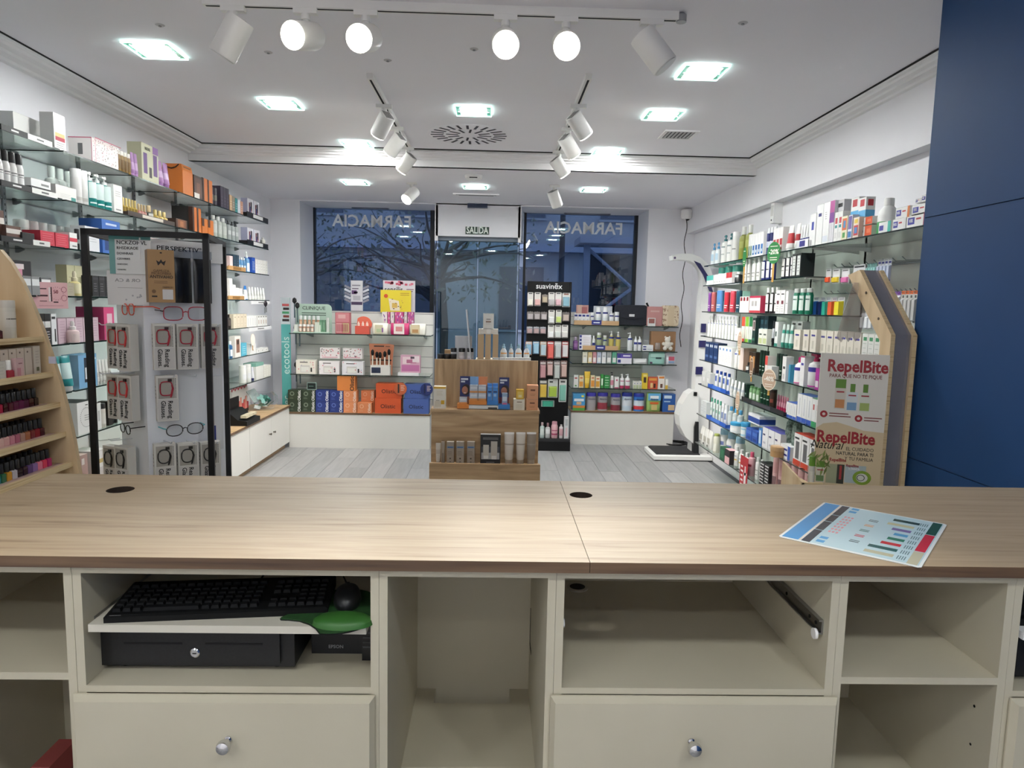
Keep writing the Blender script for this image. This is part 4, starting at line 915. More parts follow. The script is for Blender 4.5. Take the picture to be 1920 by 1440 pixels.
edge_strip(470,505,z,'#e6e6ea','pale shelf-edge strip at the end of the fourth shelf',h=.03,lift=-.03)
z=LZ[4]
row('L',z,72,86,1,588,ctn('#1d1d20',(0,.55,1,.75,'#e6e6e4'),d=.07),'carton','black carton with white band behind the nail stand edge',dep=.07)
row('L',z,86,97,1,588,ctn('#1d1d20',(0,.55,1,.75,'#e6e6e4'),*lines(.2,.8,.15,.4,4,'#c8c8c8',.03),d=.07),'carton','black carton with white band and text beside the white one',dep=.07)
row('L',z,98,108,1,588,ctn('#eef0f4',(.1,.82,.8,.9,'#2a2a2e'),(.55,.08,.8,.5,'#1a1a1c'),d=.07),'carton','white carton with a black pencil print',dep=.07)
row('L',z,110,186,5,596,ctn('#d9bfcb',*lines(.2,.8,.2,.85,7,'#bfa0b0',.02),d=.08,side='#c9adb9',top='#b592a2'),'carton','lilac pink carton in the row behind the dropper bottle',dep=.08,off=.04)
row('L',z,139,153,1,602,btl('#e7cfcc','#f2efed',(.1,.4,'#efdcd8'),cap_h=.4,kind='dropper'),'serum_bottle','pale pink dropper bottle before the lilac cartons',dep=.05,off=-.005)
row('L',z,196,216,1,576,ctn('#d4487e',(.3,.2,.8,.8,'#e9c4d0'),d=.16,side='#b83a6c',top='#7c2450'),'gift_box','magenta gift box with a window behind the glasses column',dep=.16)
row('L',z,398,404,1,583,btl('#dfe8d4','#3a3a3c',cap_h=.15),'bottle','slim pale green bottle behind the reading glasses',dep=.04)
row('L',z,405,416,1,584,btl('#a09a3a','#2a2a26',(.2,.5,'#b5af52'),cap_h=.18,kind='screw'),'bottle','olive yellow bottle with black cap between the frame posts',dep=.05)
row('L',z,430,437,1,590,btl('#2c2624','#1c1816',(.2,.6,'#4a4240'),cap_h=.2),'bottle','dark brown bottle beside the beige cartons, fifth shelf',dep=.05)
row('L',z,438,463,4,589,ctn('#d8ccb8',(.35,.75,.65,.82,'#8a7c64'),*lines(.3,.7,.1,.3,2,'#a09278'),d=.07),'carton','beige carton on the fifth shelf by the window end',dep=.07)
row('L',z,463,481,4,592,ctn('#f2f2f1',(.4,.1,.6,.8,'#c9ccd2'),d=.06),'carton','white carton after the beige cartons, fifth shelf',dep=.06)
row('L',z,483,501,4,592,ctn('#efefee',(.3,.2,.7,.6,'#c8b4ac'),(.2,.85,.8,.95,'#6a6a6a'),d=.06),'carton','white carton with grey top at the fifth shelf end',dep=.06)
edge_strip(466,508,z,'#e6e6ea','pale shelf-edge strip at the end of the fifth shelf',h=.032,lift=-.03)
z=LZ[5]
row('L',z,107,146,2,668,tub('#1f8d92','#eceeee',(.35,.8,'#cfe6e6'),cap_h=.14),'tube','teal tube with white cap on the sixth shelf',dep=.07,off=.0)
row('L',z,148,184,1,664,ctn('#7fb6e0',(.3,.15,.6,.9,'#24303e'),(.34,.25,.5,.6,'#e8eef2'),(.7,.82,.95,.88,'#e8f2fa'),d=.09,side='#9cc6e6'),'gift_box','sky blue gift box with dark window on the sixth shelf',dep=.09)
row('L',z,187,216,5,674,tub('#efeeea','#e2e0da',(.3,.5,'#d6d4ce'),cap_h=.12),'tube','white tube behind the glasses column, sixth shelf',dep=.05)
row('L',z,428,434,1,636,btl('#8fd0e4','#f2f4f6',(.1,.5,'#e6f2f6'),cap_h=.2),'bottle','light blue sun bottle at the frame post, sixth shelf',dep=.05)
row('L',z,434,440,1,640,btl('#2a5f90','#e8eef2',(.1,.5,'#d8e4ee'),cap_h=.2),'bottle','dark blue sun bottle beside the photo carton',dep=.05)
row('L',z,441,452,1,630,ctn('#e6e0dc',(.2,.2,.8,.85,'#8a6456'),(.3,.6,.7,.8,'#3a2a28'),d=.05),'carton','carton with a face photo wearing sunglasses',dep=.05)
row('L',z,453,463,1,643,ctn('#59b6d2',*lines(.2,.8,.2,.7,4,'#cfeef6',.03),d=.06),'carton','turquoise carton on the sixth shelf',dep=.06)
row('L',z,469,480,1,644,ctn('#f3f3f2',(.4,.3,.6,.4,'#8a8a8a'),d=.08),'carton','cube-like white carton, largest at the sixth shelf end',dep=.08)
row('L',z,481,503,3,653,ctn('#f1f1f0',(.35,.3,.65,.6,'#b8b8b6'),d=.07),'carton','small white carton at the sixth shelf end',dep=.07)
def hang_tag(label,px,py,X,hx,w=.10,h=.16,txt=None):
    p=at(px,py,X=X);t=thing('price_tag',label,'tag',(X,p.y,p.z),R(70))
    pts=[(w/2*math.cos(2*math.pi*k/24),h/2*math.sin(2*math.pi*k/24))for k in range(24)]
    MB().prism(pts,-.001,.001,'y',PAPER('#e9dcc6')).build('rim',t);MB().prism([(a*.92,b*.92)for a,b in pts],-.0015,-.0008,'y',PAPER(hx)).build('face',t)
    if txt:text(txt,.035,PAPER('#fbf4ea'),t,(0,-.002,.01),bold=.02);
    m=MB()
    for k in range(2):m.front(-w*.28,-h*.16-k*.018,w*.28,-h*.16-k*.018+.008,-.0018,PAPER('#f0e4d2'))
    m.build('small_print',t);MB().box(-.006,.002,-h*.9,.006,.004,-h*.4,PAPER('#b08a5a')).build('stick',t);return t
hang_tag('pale oval shelf tag hanging under the fifth shelf end',474,637,LX+.006,'#f1e3da',w=.06,h=.11)
z=LZ[6]
row('L',z,128,132,1,752,ctn('#efefee',d=.16),'carton','white box edge left of the round emblem box',dep=.16)
row('L',z,146,178,1,752,ctn('#f2f2f0',*(tuple((.5+.36*math.cos(R(a))-.012,.5+.30*math.sin(R(a))-.012,.5+.36*math.cos(R(a))+.018,.5+.30*math.sin(R(a))+.012,'#3a3a3a')for a in range(0,360,12))),*lines(.35,.65,.42,.56,3,'#8a8a8a'),(.42,.88,.58,.91,'#4a4a4a'),d=.20,top='#1d1d1f'),'gift_box','large white box with a round wreath emblem and black lid',dep=.20)
row('L',z,182,191,1,755,ctn('#f2f2f0',(.3,.3,.7,.7,'#c8c8c6'),d=.08,top='#1d1d1f'),'carton','white carton with black lid beside the emblem box',dep=.08)
row('L',z,192,203,1,756,btl('#f0ece2','#222224',(.15,.6,'#f6f2ea'),cap_h=.22,kind='wide'),'bottle','cream bottle with black top behind the frame',dep=.05)
row('L',z,204,212,1,752,ctn('#26211e',(0,.7,1,1,'#d6b47a'),d=.06),'carton','black carton with gold top behind the frame',dep=.06)
row('L',z,213,226,2,754,btl('#242022','#1a1618',(.3,.6,'#4a4042'),cap_h=.3),'bottle','black bottle behind the tortoise glasses',dep=.05)
row('L',z,457,475,2,684,btl('#f0f0ee','#e6e6e4',(.2,.5,'#dfe0e4'),cap_h=.16,kind='wide'),'bottle','white bottle with silver-grey cap on the lowest shelf',dep=.06)
row('L',z,475,480,1,688,tub('#d9dcea','#2c3060',(.2,.7,'#e6e8f0')),'tube','white tube with navy cap on the lowest shelf',dep=.04)
row('L',z,480,495,1,680,ctn('#ecebe6',(0,.8,1,1,'#7fb2a4'),d=.12,side='#e2e1dc',sprints=((0,.8,1,1,'#7fb2a4'),),top='#7fb2a4'),'gift_box','white box with mint green lid on the lowest shelf',dep=.12)
row('L',z,495,508,3,685,ctn('#efece4',*lines(.3,.7,.3,.7,3,'#b5b0a4'),d=.07),'carton','cream carton at the lowest shelf end',dep=.07)
z=.462
row('L',z,150,168,1,852,ctn('#b8958c',(.35,.78,.65,.92,'#e8dcd6'),(.2,.3,.8,.55,'#6e3f3c'),(.3,.38,.7,.47,'#b8958c'),d=.14,top='#d9c0b6'),'gift_box','dusty pink box with round dark emblem on the base cabinet',dep=.14,off=-.04)
row('L',z,184,206,1,842,ctn('#efece8',(.15,.7,.85,.8,'#c8b070'),(.2,.2,.5,.6,'#d8d0cc'),(.5,.4,.8,.7,'#c8c0bc'),d=.14),'gift_box','white box with pale print on the base cabinet behind the frame',dep=.14,off=-.04)
xm=tuple((.05+.09*k,.72+.04*(k%2),.12+.09*k,.80+.04*(k%2),'#b83444')for k in range(10))+tuple((sp.uniform(0,.9),sp.uniform(.05,.5),0,0,0)for _ in range(1))[:0]+tuple((.02+.1*k,.05,.11+.1*k,.30+.18*(k%3)/2,('#c23a44','#d86a64','#e89a8c')[k%3])for k in range(10))
row('L',z,432,466,1,713,ctn('#ece6e6',*xm,(0,0,1,.1,'#241c20'),d=.10),'gift_box','tall red and white patterned gift box on the corner cabinet',dep=.10,off=.19)
t=thing('tester_display','black stepped tester display with cream cards on the corner cabinet','display',(-2.245,6.2,z),R(90))
MB().prism([(-.16,0),(.10,0),(.10,.04),(.02,.05),(-.06,.12),(-.09,.12),(-.09,.22),(-.10,.22),(-.10,.12),(-.16,.12)],-.17,.17,'x',BLACK).xf(Matrix.Rotation(R(180),4,'Z')).build('stand',t)
for k in range(3):MB().box(-.13+k*.09,-.052-.03,.062,-.05+k*.09,-.05+.02,.085,PAPER('#d8ccb0')).build('card',t)
t=thing('candy_bowl','clear tilted plastic bowl full of green sachets on the corner cabinet','bowl',(-2.31,6.98,z),0)
MB().lathe([(.05,0),(.10,.02),(.135,.08),(.13,.14),(.09,.18)],ACRYL,24,cap=False).build('bowl',t)
MB().box(.0,-.12,.10,.006,.12,.24,mat('#cfe0dc',.1,trans=.5)).xf(Matrix.Rotation(R(-35),4,'Y')).build('lid',t)
sm_=MB()
for k in range(26):
    a,rr=sp.uniform(0,6.28),sp.uniform(0,.1);c=Vector((rr*math.cos(a),rr*math.sin(a),sp.uniform(.03,.13)));u=Vector((sp.uniform(-1,1),sp.uniform(-1,1),sp.uniform(-.5,.5))).normalized()*.03;w_=u.orthogonal().normalized()*.02
    sm_.add([c-u-w_,c+u-w_,c+u+w_,c-u+w_],[[0,1,2,3]],PAPER(('#2c7a6c','#8fc4b8','#e6f0ee')[k%3]))
o=sm_.build('sachets',t);o['kind']='stuff'
# pink offer card hanging from the fourth shelf
p=at(95,554,X=LX+.03);t=thing('offer_card','pink offer card with a mascara print hanging from the fourth shelf','sign',(LX+.03,p.y,p.z),R(64))
MB().box(-.085,-.001,-.065,.085,.001,.065,PAPER('#eebcc0')).build('card',t);m=MB()
for a,b,c,d,hx in((-.06,.03,-.02,.036,'#6a4a50'),(-.065,-.005,-.015,.003,'#4a2a30'),(-.055,-.03,-.02,-.026,'#8a6468'),(-.01,-.03,-.002,.04,'#f4e8e8'),(.0,-.03,.006,.042,'#3a2a30'),(.012,-.036,.036,-.03,'#3a2a30'),(-.06,-.052,.06,-.05,'#c08a90')):m.front(a,b,c,d,-.0015,PAPER(hx))
for cx,cz,rr in((.03,.01,.032),(.066,.03,.013),(.066,-.012,.014)):
    for k in range(18):
        a=2*math.pi*k/18;m.front(cx+rr*math.cos(a)-.0016,cz+rr*math.sin(a)-.0016,cx+rr*math.cos(a)+.0016,cz+rr*math.sin(a)+.0016,-.0016,PAPER('#9a4a58'))
m.build('print',t);text('50',.026,PAPER('#9a4a58'),t,(.025,-.002,.018));
p=at(498,572,X=LX+.02);t=thing('key_charm','dark silver charm hanging from the fourth shelf end','charm',(LX+.02,p.y,p.z),R(60))
MB().lathe([(.004,-.02),(.02,0),(.024,.02),(.004,.05)],mat('#2e2a30',.3,.5),10,sy=.4).build('charm',t);MB().box(-.014,-.004,-.08,-.006,.004,-.02,STEEL).build('prong',t);MB().box(.004,-.004,-.07,.012,.004,-.02,STEEL).build('prong',t)
# ---------------------------------------------------------------- right wall: shelves and toiletries
RZ=[1.962,1.782,1.543,1.317,1.095,.865,.583,.305]
YE=6.47
pn=MB().box(XR2-.016,2.82,.1,XR2-.004,YE,2.14,noisy('grey_back_panel',[(.3,'#c9c9c4'),(.7,'#d0d0cb')],nscale=2,rough=.6));tag(pn.build('back_panel'),'light grey back panel behind the toiletries shelves','panel')
for j,y in enumerate((3.02,3.62,4.28,5.0,5.7,6.42)):
    o=link('shelf_upright',upm,None,(XR2-.016,y,-.22),(0,0,R(180)));tag(o,'slim slotted upright on the toiletries wall, %s'%('nearest the blue wall','second from the blue wall','third from the blue wall','third from the scale','second from the scale','nearest the scale')[j],'upright','toiletries wall uprights')
RS={0:[(2.95,4.27),(4.29,5.35),(5.37,YE)],1:[(4.36,5.40),(5.42,YE)],2:[(4.0,5.2),(5.22,YE)]}
for i,z in enumerate(RZ):
    secs=RS.get(i,[(3.05,4.2),(4.22,5.35),(5.37,YE)]);nm={2:('front section','far section by the scale'),3:('near section behind the wooden stand','middle section','far section by the scale')}[len(secs)]
    for j,(a,b)in enumerate(secs):shelf_unit('glass_shelf','%s glass shelf on the toiletries wall, %s'%(ORD[i],nm[j]),RX,XR2-.02,a,b,z,'R')
def rr(lev,x0,x1,n,yt,mk,name,label,**k):return row('R',RZ[lev],x0,x1,n,yt,mk,name,label,**k)
Bl,Nv='#2a5fb0','#232a6a'
vit=((.1,.66,.55,.86,'#3a3a9c'),)
# top shelf
rr(0,1327,1343,2,456,btl('#e9eef2','#4c9ad0',(.2,.5,'#bcd6ea'),cap_h=.3,kind='pump'),'pump_bottle','white bottle with blue pump at the far end of the top shelf',dep=.07,cat='bottle')
rr(0,1344,1366,2,440,btl('#f0f0ee','#1f6a72',(.55,.6,'#8a9a9c'),(.3,.34,'#b0b8b8'),cap_h=.22,kind='pump'),'pump_bottle','large white bottle with dark teal pump on the top shelf',dep=.09,cat='bottle')
rr(0,1367,1377,1,436,btl('#eeeeec','#f4f4f2',(.4,.44,'#8a8a88'),cap_h=.15,kind='wide'),'bottle','slim tall white bottle left of the olive ones',dep=.06)
rr(0,1378,1401,2,424,btl('#8f9440','#e6e8e2',(.35,.55,'#a6aa5c'),cap_h=.24,kind='screw'),'bottle','large olive green oil bottle with white cap on the top shelf',dep=.08)
rr(0,1402,1409,2,440,ctn('#f1f1ef',(.2,.1,.8,.5,'#3f7a52'),d=.06),'carton','white carton with green panel on the top shelf',dep=.06)
rr(0,1409,1430,4,437,ctn('#f2f2f1',(.15,.1,.85,.5,'#2f6fb4'),(.3,.18,.7,.3,'#dce8f4'),d=.06),'carton','white carton with blue panel on the top shelf',dep=.06)
rr(0,1430,1447,3,427,btl('#e4e6f0','#eef0f2',(.0,.28,Nv,1),(.5,.8,Nv,1),(.3,.48,'#c4cce8'),cap_h=.16,kind='flip'),'bottle','navy and white mouthwash bottle on the top shelf',dep=.06)
rr(0,1448,1466,3,428,ctn('#f2f0ee',(.1,.1,.9,.55,'#b8343c'),(.2,.2,.8,.3,'#f0dcdc'),d=.06),'carton','white carton with red panel on the top shelf',dep=.06)
rr(0,1467,1481,1,424,tub('#f2f0ee','#f2f2f0',(.3,.7,'#c0343c'),cap_h=.1),'tube','wide white tube with red band on the top shelf',dep=.06)
rr(0,1482,1493,1,420,tub('#f2f0ee','#f2f2f0',(.35,.6,'#b02c34'),cap_h=.1),'tube','narrow white tube with red band, tallest before the tray',dep=.06)
rr(0,1494,1514,4,422,tub('#f0f0f0','#2c3484',(.2,.45,'#2c3484'),cap_h=.12),'tube','small white tube with navy cap in the white counter tray',dep=.04,off=.03)
tray('R',RZ[0],1493,1515,'#f0f0f4','white cardboard tray of small toothpaste tubes on the top shelf',h=.05,sign='#34348e')
rr(0,1516,1527,1,402,ctn('#f3f3f2',(.3,.5,.7,.75,'#3a44a4'),d=.06),'carton','white carton with small blue logo, shortest of the tall white ones',dep=.06)
rr(0,1528,1540,1,385,ctn('#f2f2f1',(.25,.7,.75,.78,'#2c3070'),d=.07),'carton','tall white electric toothbrush carton with navy logo',dep=.07)
rr(0,1540,1552,1,381,ctn('#f3f3f2',*lines(.3,.6,.6,.75,4,'#b8b8b8'),(.05,.05,.9,.2,'#dfe4ee'),d=.07),'carton','tall white electric toothbrush carton with grey text',dep=.07)
rr(0,1552,1561,1,378,ctn('#efeef2',(0,.72,1,1,'#b04a90'),(0,.48,1,.72,'#7a3a92'),(.2,.05,.3,.45,'#c0c0c8'),(.6,.05,.7,.45,'#c0c0c8'),d=.07,side='#d6d6da'),'carton','tall purple and white toothbrush carton on the top shelf',dep=.07)
rr(0,1562,1578,1,377,ctn('#cfcfd3',(.15,.83,.85,.92,'#2a2a30'),*lines(.2,.7,.5,.65,3,'#8a8a90'),d=.08,side='#c2c2c6'),'carton','grey electric toothbrush carton with black logo',dep=.08,off=.04)
rr(0,1562,1577,2,398,ctn('#eeeeec',(.2,.6,.8,.8,'#b8343c'),(.2,.45,.8,.55,'#2a8a8a'),(.2,.1,.8,.3,'#dcdcda'),d=.05),'carton','small white carton with red and teal marks before the grey carton',dep=.05,off=.0)
rr(0,1586,1601,1,372,ctn('#efefee',(0,.3,1,.68,'#5aa8d8'),(.2,.78,.8,.95,'#c02c38'),(.15,.02,.85,.26,'#c84a4a'),(.35,.3,.7,.5,'#dfe8f0'),d=.05,sprints=((0,.3,1,.68,'#5aa8d8'),(.2,.78,.8,.94,'#c02c38'))),'carton','tall white and sky blue fluoride carton, left of its twin',dep=.08)
rr(0,1602,1616,1,372,ctn('#efefee',(0,.3,1,.68,'#5aa8d8'),(.2,.78,.8,.95,'#c02c38'),(.35,.3,.7,.5,'#dfe8f0'),d=.05,sprints=((0,.3,1,.68,'#5aa8d8'),(.2,.78,.8,.94,'#c02c38'))),'carton','tall white and sky blue fluoride carton, right of its twin',dep=.07,off=.02)
rr(0,1576,1587,1,406,ctn('#efe8c8',(.1,.4,.9,.9,'#d86a3c'),(.3,.5,.7,.8,'#4a90c4'),(.25,.08,.7,.3,'#4a9a4a'),d=.05),'carton','small cream children toothpaste carton with orange print',dep=.05,off=-.005)
rr(0,1588,1596,1,404,ctn('#e8e6f0',(.1,.4,.9,.95,'#6a5aa0'),(.1,.05,.9,.3,'#3a80c0'),d=.05),'carton','small violet children toothpaste carton on the top shelf',dep=.05,off=-.005)
rr(0,1598,1609,1,408,ctn('#efe0d0',(.1,.1,.9,.6,'#c8343c'),(.25,.2,.75,.5,'#4a88c8'),(.2,.7,.8,.9,'#e8c84a'),d=.05),'carton','small red and blue children toothpaste carton on the top shelf',dep=.05,off=-.005)
for k,(zo,lab)in enumerate(((0,'lower'),(.062,'upper'))):
    for o in rr(0,1610,1634,1,424 if k==0 else 408,ctn('#f2efec',(.45,0,1,1,'#e2582c'),(.6,.3,.9,.7,'#f0845a'),d=.05),'carton','%s white and orange toothpaste carton of the stack on the top shelf'%lab,dep=.05,zoff=zo,txt=('LACER',.26,.24,.5,'#3a3a3a',.6)):pass
o=rr(0,1637,1660,1,373,btl('#f0f0ee','#f6f6f4',(.0,.34,'#2f9a4a'),cap_h=.2,kind='screw',shoulder=.32),'bottle','white mouthwash bottle with tall neck and green label',dep=.08,off=.03,txt=('LACER',.11,.5,.48,'#2a2a2a',.7))[0]
rr(0,1651,1672,1,397,pouch('#d4e4e0',(.1,.1,.7,.6,'#3a9a8a'),(.2,.65,.8,.72,'#7aa8a0'),d=.04),'pouch','pale teal refill pouch behind the small white cartons',dep=.04,off=.08)
rr(0,1646,1670,1,416,ctn('#f0f2f1',(.05,.25,.4,.7,'#3a3aa0'),(.75,0,1,1,'#4ac0b0'),d=.05),'carton','white toothpaste carton with teal end on the top shelf',dep=.05)
def vitis(lev,x0,x1,yt,zo,end,lab):
    o=rr(lev,x0,x1,1,yt,ctn('#f3f2f0',(.06,.25,.4,.78,'#3436a0'),(.48,.55,.72,.68,'#c0343c'),(.84,0,1,1,end),d=.05),'carton',lab,dep=.05,zoff=zo,txt=('VITIS',.34,.23,.515,'#f2f2f6',.62))[0]
    return o
vitis(0,1672,1698,410,0,'#e8e8e6','white toothpaste carton, bottom row of the stack, left');vitis(0,1698,1738,401,0,'#b02c54','white toothpaste carton with crimson end, bottom row of the stack')
vitis(0,1676,1704,389,.055,'#e07a30','white toothpaste carton with orange end, second row of the stack');vitis(0,1706,1740,383,.055,'#e8e8e6','white toothpaste carton, second row of the stack, right')
vitis(0,1712,1723,378,.110,'#e8e8e6','short white toothpaste carton in the top row of the stack');vitis(0,1723,1742,366,.110,'#e8e8e6','white toothpaste carton in the top row at the blue wall')
# second shelf
rr(1,1324,1337,1,517,ctn('#eef2f0',(0,.5,1,1,'#59bfb4'),d=.08),'carton','white and turquoise box at the far end of the second shelf',dep=.08)
rr(1,1338,1360,5,514,ctn('#f3f3f2',(.3,.2,.7,.3,'#9a9a9a'),d=.05),'carton','small white carton on the second shelf, far end',dep=.05)
rr(1,1344,1384,3,500,btl('#e6eeea','#3f9a8c',(.2,.5,'#f4f6f4'),cap_h=.34,kind='wide'),'bottle','white bottle with green cap behind the small cartons',dep=.05,off=.12)
rr(1,1361,1372,2,511,ctn('#f1efee',(0,.5,1,1,'#c8383c'),d=.05),'carton','small white carton with red top on the second shelf',dep=.05)
rr(1,1374,1384,1,510,btl('#1e2224','#e6e8e8',(.5,.7,'#c8d0d0'),cap_h=.2),'bottle','black bottle with white cap on the second shelf',dep=.05)
rr(1,1386,1419,4,486,btl('#f1f1ef','#d9dbda',(.35,.38,'#4a4a4a'),(.2,.24,'#b0b0ae'),cap_h=.18,kind='screw',sy=.7),'bottle','white flat shampoo bottle with silver cap on the second shelf',dep=.06)
rr(1,1420,1446,3,479,btl('#28307a','#e4e6e8',(.1,.75,'#eceef0'),(.4,.45,'#3a3a4a'),cap_h=.18,kind='screw',sy=.7),'bottle','navy shampoo bottle with white label on the second shelf',dep=.06)
rr(1,1457,1482,3,474,btl('#28283a','#f0f0ee',(.08,.78,'#eeeeec'),(.45,.5,'#2a2a2a'),(.3,.33,'#9a9a9a'),cap_h=.18,kind='screw',sy=.7),'bottle','dark shampoo bottle with large white label on the second shelf',dep=.06)
rr(1,1483,1500,2,476,ctn('#1f2624',(.15,.08,.85,.9,'#e6eae6'),*lines(.25,.75,.25,.75,5,'#6a706c'),d=.09,side='#20292a'),'carton','black carton with white front at the near end of the second shelf',dep=.09)
# third shelf
for k,(x0,x1,hx,yt,nm)in enumerate(((1322,1328,'#8a4aa0',549,'purple'),(1328,1337,'#c86a6c',548,'coral'),(1338,1351,'#5f94d0',545,'light blue'),(1352,1362,'#cc3444',548,'crimson'),(1363,1373,'#d4485a',546,'rose red'),(1374,1384,'#1f4a5c',545,'dark teal'))):
    rr(2,x0,x1,1,yt,btl(hx,hx,(.3,.34,'#f0e8ea'),(.2,.23,'#e8e0e2'),cap_h=.14,kind='wide',sy=.7),'bottle','%s shower gel bottle on the third shelf, far end'%nm,dep=.05)
rr(2,1385,1391,1,546,ctn('#a8d8cc',d=.06),'carton','mint carton right of the dark teal bottle',dep=.06,off=.06)
rr(2,1386,1403,3,556,ctn('#f1efec',(.2,.72,.8,.95,'#8e2230'),d=.05),'carton','slim white carton with dark red square on the third shelf',dep=.05)
rr(2,1404,1425,1,555,ctn('#f2f0ee',(0,.88,1,1,'#c83a5a'),(0,0,1,.14,'#c83a44'),(.2,.4,.4,.7,'#b8b6b4'),(.5,.4,.7,.7,'#b8b6b4'),d=.08,side='#c83a5a'),'carton','white carton with red rim on the third shelf',dep=.08)
rr(2,1427,1452,3,539,btl('#221c20','#f1f1ef',(.08,.74,'#efefed'),(.35,.4,'#3a3a3a'),cap_h=.2,kind='screw',sy=.7),'bottle','black shampoo bottle with white label on the third shelf',dep=.06)
rr(2,1453,1470,2,544,ctn('#f1f1f0',(.25,.4,.75,.55,'#7a3440'),(.2,.8,.8,.85,'#3a3a3a'),*lines(.25,.75,.1,.3,3,'#b8b8b8'),d=.06),'carton','white carton with dark square emblem on the third shelf',dep=.06)
rr(2,1471,1476,1,546,ctn('#efefee',(.2,.45,.8,.48,'#8a8a8a'),d=.06),'carton','narrow white carton left of the green bottles',dep=.06)
rr(2,1477,1512,3,541,btl('#157a5e','#d9dedb',(.15,.72,'#dceae4'),(.55,.6,'#3a6a5c'),cap_h=.16,kind='flip',sy=.75),'bottle','green shampoo bottle with white label on the third shelf',dep=.07)
# fourth shelf
rr(3,1321,1376,10,593,btl('#f2f2f1','#f6f6f5',(.62,.66,'#8a92b4'),(.2,.22,'#c8cad0'),cap_h=.3,kind='pump',sy=.8),'pump_bottle','white pump lotion bottle in the long row on the fourth shelf',dep=.06,cat='bottle',off=.04)
rr(3,1377,1388,2,615,ctn('#ecebea',(.3,.4,.7,.5,'#b4a8a4'),d=.05),'carton','small white carton after the white pump bottles',dep=.05)
for x0,x1,a,b,nm in((1389,1395,'#e0583c','#efe8e0','orange'),(1396,1402,'#8cc63c','#f0f0e4','lime green'),(1403,1409,'#1f7a44','#e8f0e8','green')):
    rr(3,x0,x1,1,594,ctn(b,(0,.62,1,1,a),(0,0,1,.12,a),(.3,.15,.7,.5,'#cfd8c8'),d=.06),'carton','%s and white hair colour carton on the fourth shelf'%nm,dep=.06)
rr(3,1409,1415,1,596,ctn('#1d3a34',(.15,.5,.85,.9,'#d8c8c4'),(.35,.55,.7,.85,'#3a2424'),(.1,.1,.9,.2,'#3f7a64'),d=.06),'carton','dark carton with a portrait on the fourth shelf',dep=.06)
rr(3,1416,1438,3,592,ctn('#14303a',(.15,.5,.85,.56,'#8ab0b4'),(.2,.15,.8,.35,'#2a5a5c'),(.25,.7,.75,.85,'#335a66'),d=.06,side='#0f242c'),'carton','dark teal carton on the fourth shelf',dep=.06,off=.05)
rr(3,1421,1437,2,617,ctn('#eef0e6',(.1,.05,.9,.4,'#c8d49a'),(.2,.6,.8,.7,'#3a4a3a'),d=.05),'carton','small white and green carton before the dark teal ones',dep=.05)
rr(3,1440,1450,2,602,tub('#23262c','#1a1c20',(.3,.7,'#c9cdd4'),cap_h=.14),'tube','black tube with pale label on the fourth shelf',dep=.05)
rr(3,1451,1457,1,603,ctn('#eef2f0',(.2,.4,.6,.6,'#2a4a44'),(0,0,1,.12,'#2a8a7a'),d=.06),'carton','white carton with leaf mark beside the green tubes',dep=.06)
rr(3,1458,1480,3,608,tub('#3f9a88','#3a8a7a',(.2,.6,'#dcece6'),(.75,1,'#c9d6d2'),cap_h=.1),'tube','green tube with white label on the fourth shelf',dep=.05)
rr(3,1481,1502,2,602,ctn('#b9bdba',(.2,.85,.8,.93,'#2a2e2c'),d=.05),'carton','grey-green carton behind the cream brush packs',dep=.05,off=.06)
for k,(x0,x1)in enumerate(((1487,1499),(1504,1515),(1517,1529))):
    rr(3,x0,x1,1,618,ctn('#efe9da',(.2,.7,.8,.78,'#3c3a9a'),(.35,.15,.65,.5,'#d4cebe'),d=.05),'carton','%s cream interdental brush carton on the fourth shelf'%('first','second','third')[k],dep=.05,off=-.005)
rr(3,1500,1503.5,1,626,ctn('#c79a3a',d=.05),'carton','mustard carton between the first cream cartons',dep=.05)
rr(3,1529.5,1534,1,626,ctn('#c79a3a',d=.05),'carton','mustard carton right of the third cream carton',dep=.05)
rr(3,1535,1560,2,620,ctn('#efe9da',(.2,.68,.8,.76,'#3c3a9a'),(.35,.1,.65,.4,'#d4cebe'),d=.05),'carton','wide cream carton on the fourth shelf left of the acrylic flap',dep=.05)
rr(3,1561,1612,4,622,ctn('#efe9da',(.2,.68,.8,.76,'#3c3a9a'),(.35,.1,.65,.4,'#d4cebe'),d=.05),'carton','cream carton partly behind the acrylic flap, fourth shelf',dep=.05)
rr(3,1614,1648,3,626,ctn('#f1f1ec',(.2,.72,.8,.86,'#4a9a6a'),*lines(.2,.8,.25,.6,3,'#b8c0b8'),d=.05),'carton','white carton with green lettering beside the wooden stand',dep=.05)
# fifth shelf
rr(4,1321,1345,3,642,ctn('#17366a',(.15,.75,.4,.88,'#dfe8f2'),(.55,.75,.8,.88,'#dfe8f2'),(.2,.2,.8,.32,'#5a7ab0'),d=.08,side='#12294f'),'carton','navy blue carton on the fifth shelf, far end',dep=.08)
rr(4,1346,1371,4,650,ctn('#f2f2f1',(.3,.78,.7,.9,'#4a86c8'),*lines(.25,.75,.2,.5,4,'#d0d0d0'),d=.07),'carton','white carton with small blue square on the fifth shelf',dep=.07)
rr(4,1371,1384,2,649,btl('#f2f2f1','#f2f2f1',(.6,.68,'#5a6ab0'),cap_h=.25,kind='pump'),'pump_bottle','white pump bottle next to the white cartons, fifth shelf',dep=.06,cat='bottle')
rr(4,1384,1393,1,652,ctn('#ecdcd4',d=.10,side='#b89a88'),'carton','pale pink box beside the white pump bottles',dep=.10)
rr(4,1394,1401,1,679,btl('#1e1e20','#141416',(.1,.5,'#e6e6e4'),cap_h=.35,kind='screw'),'bottle','small black bottle with white label on the fifth shelf',dep=.05)
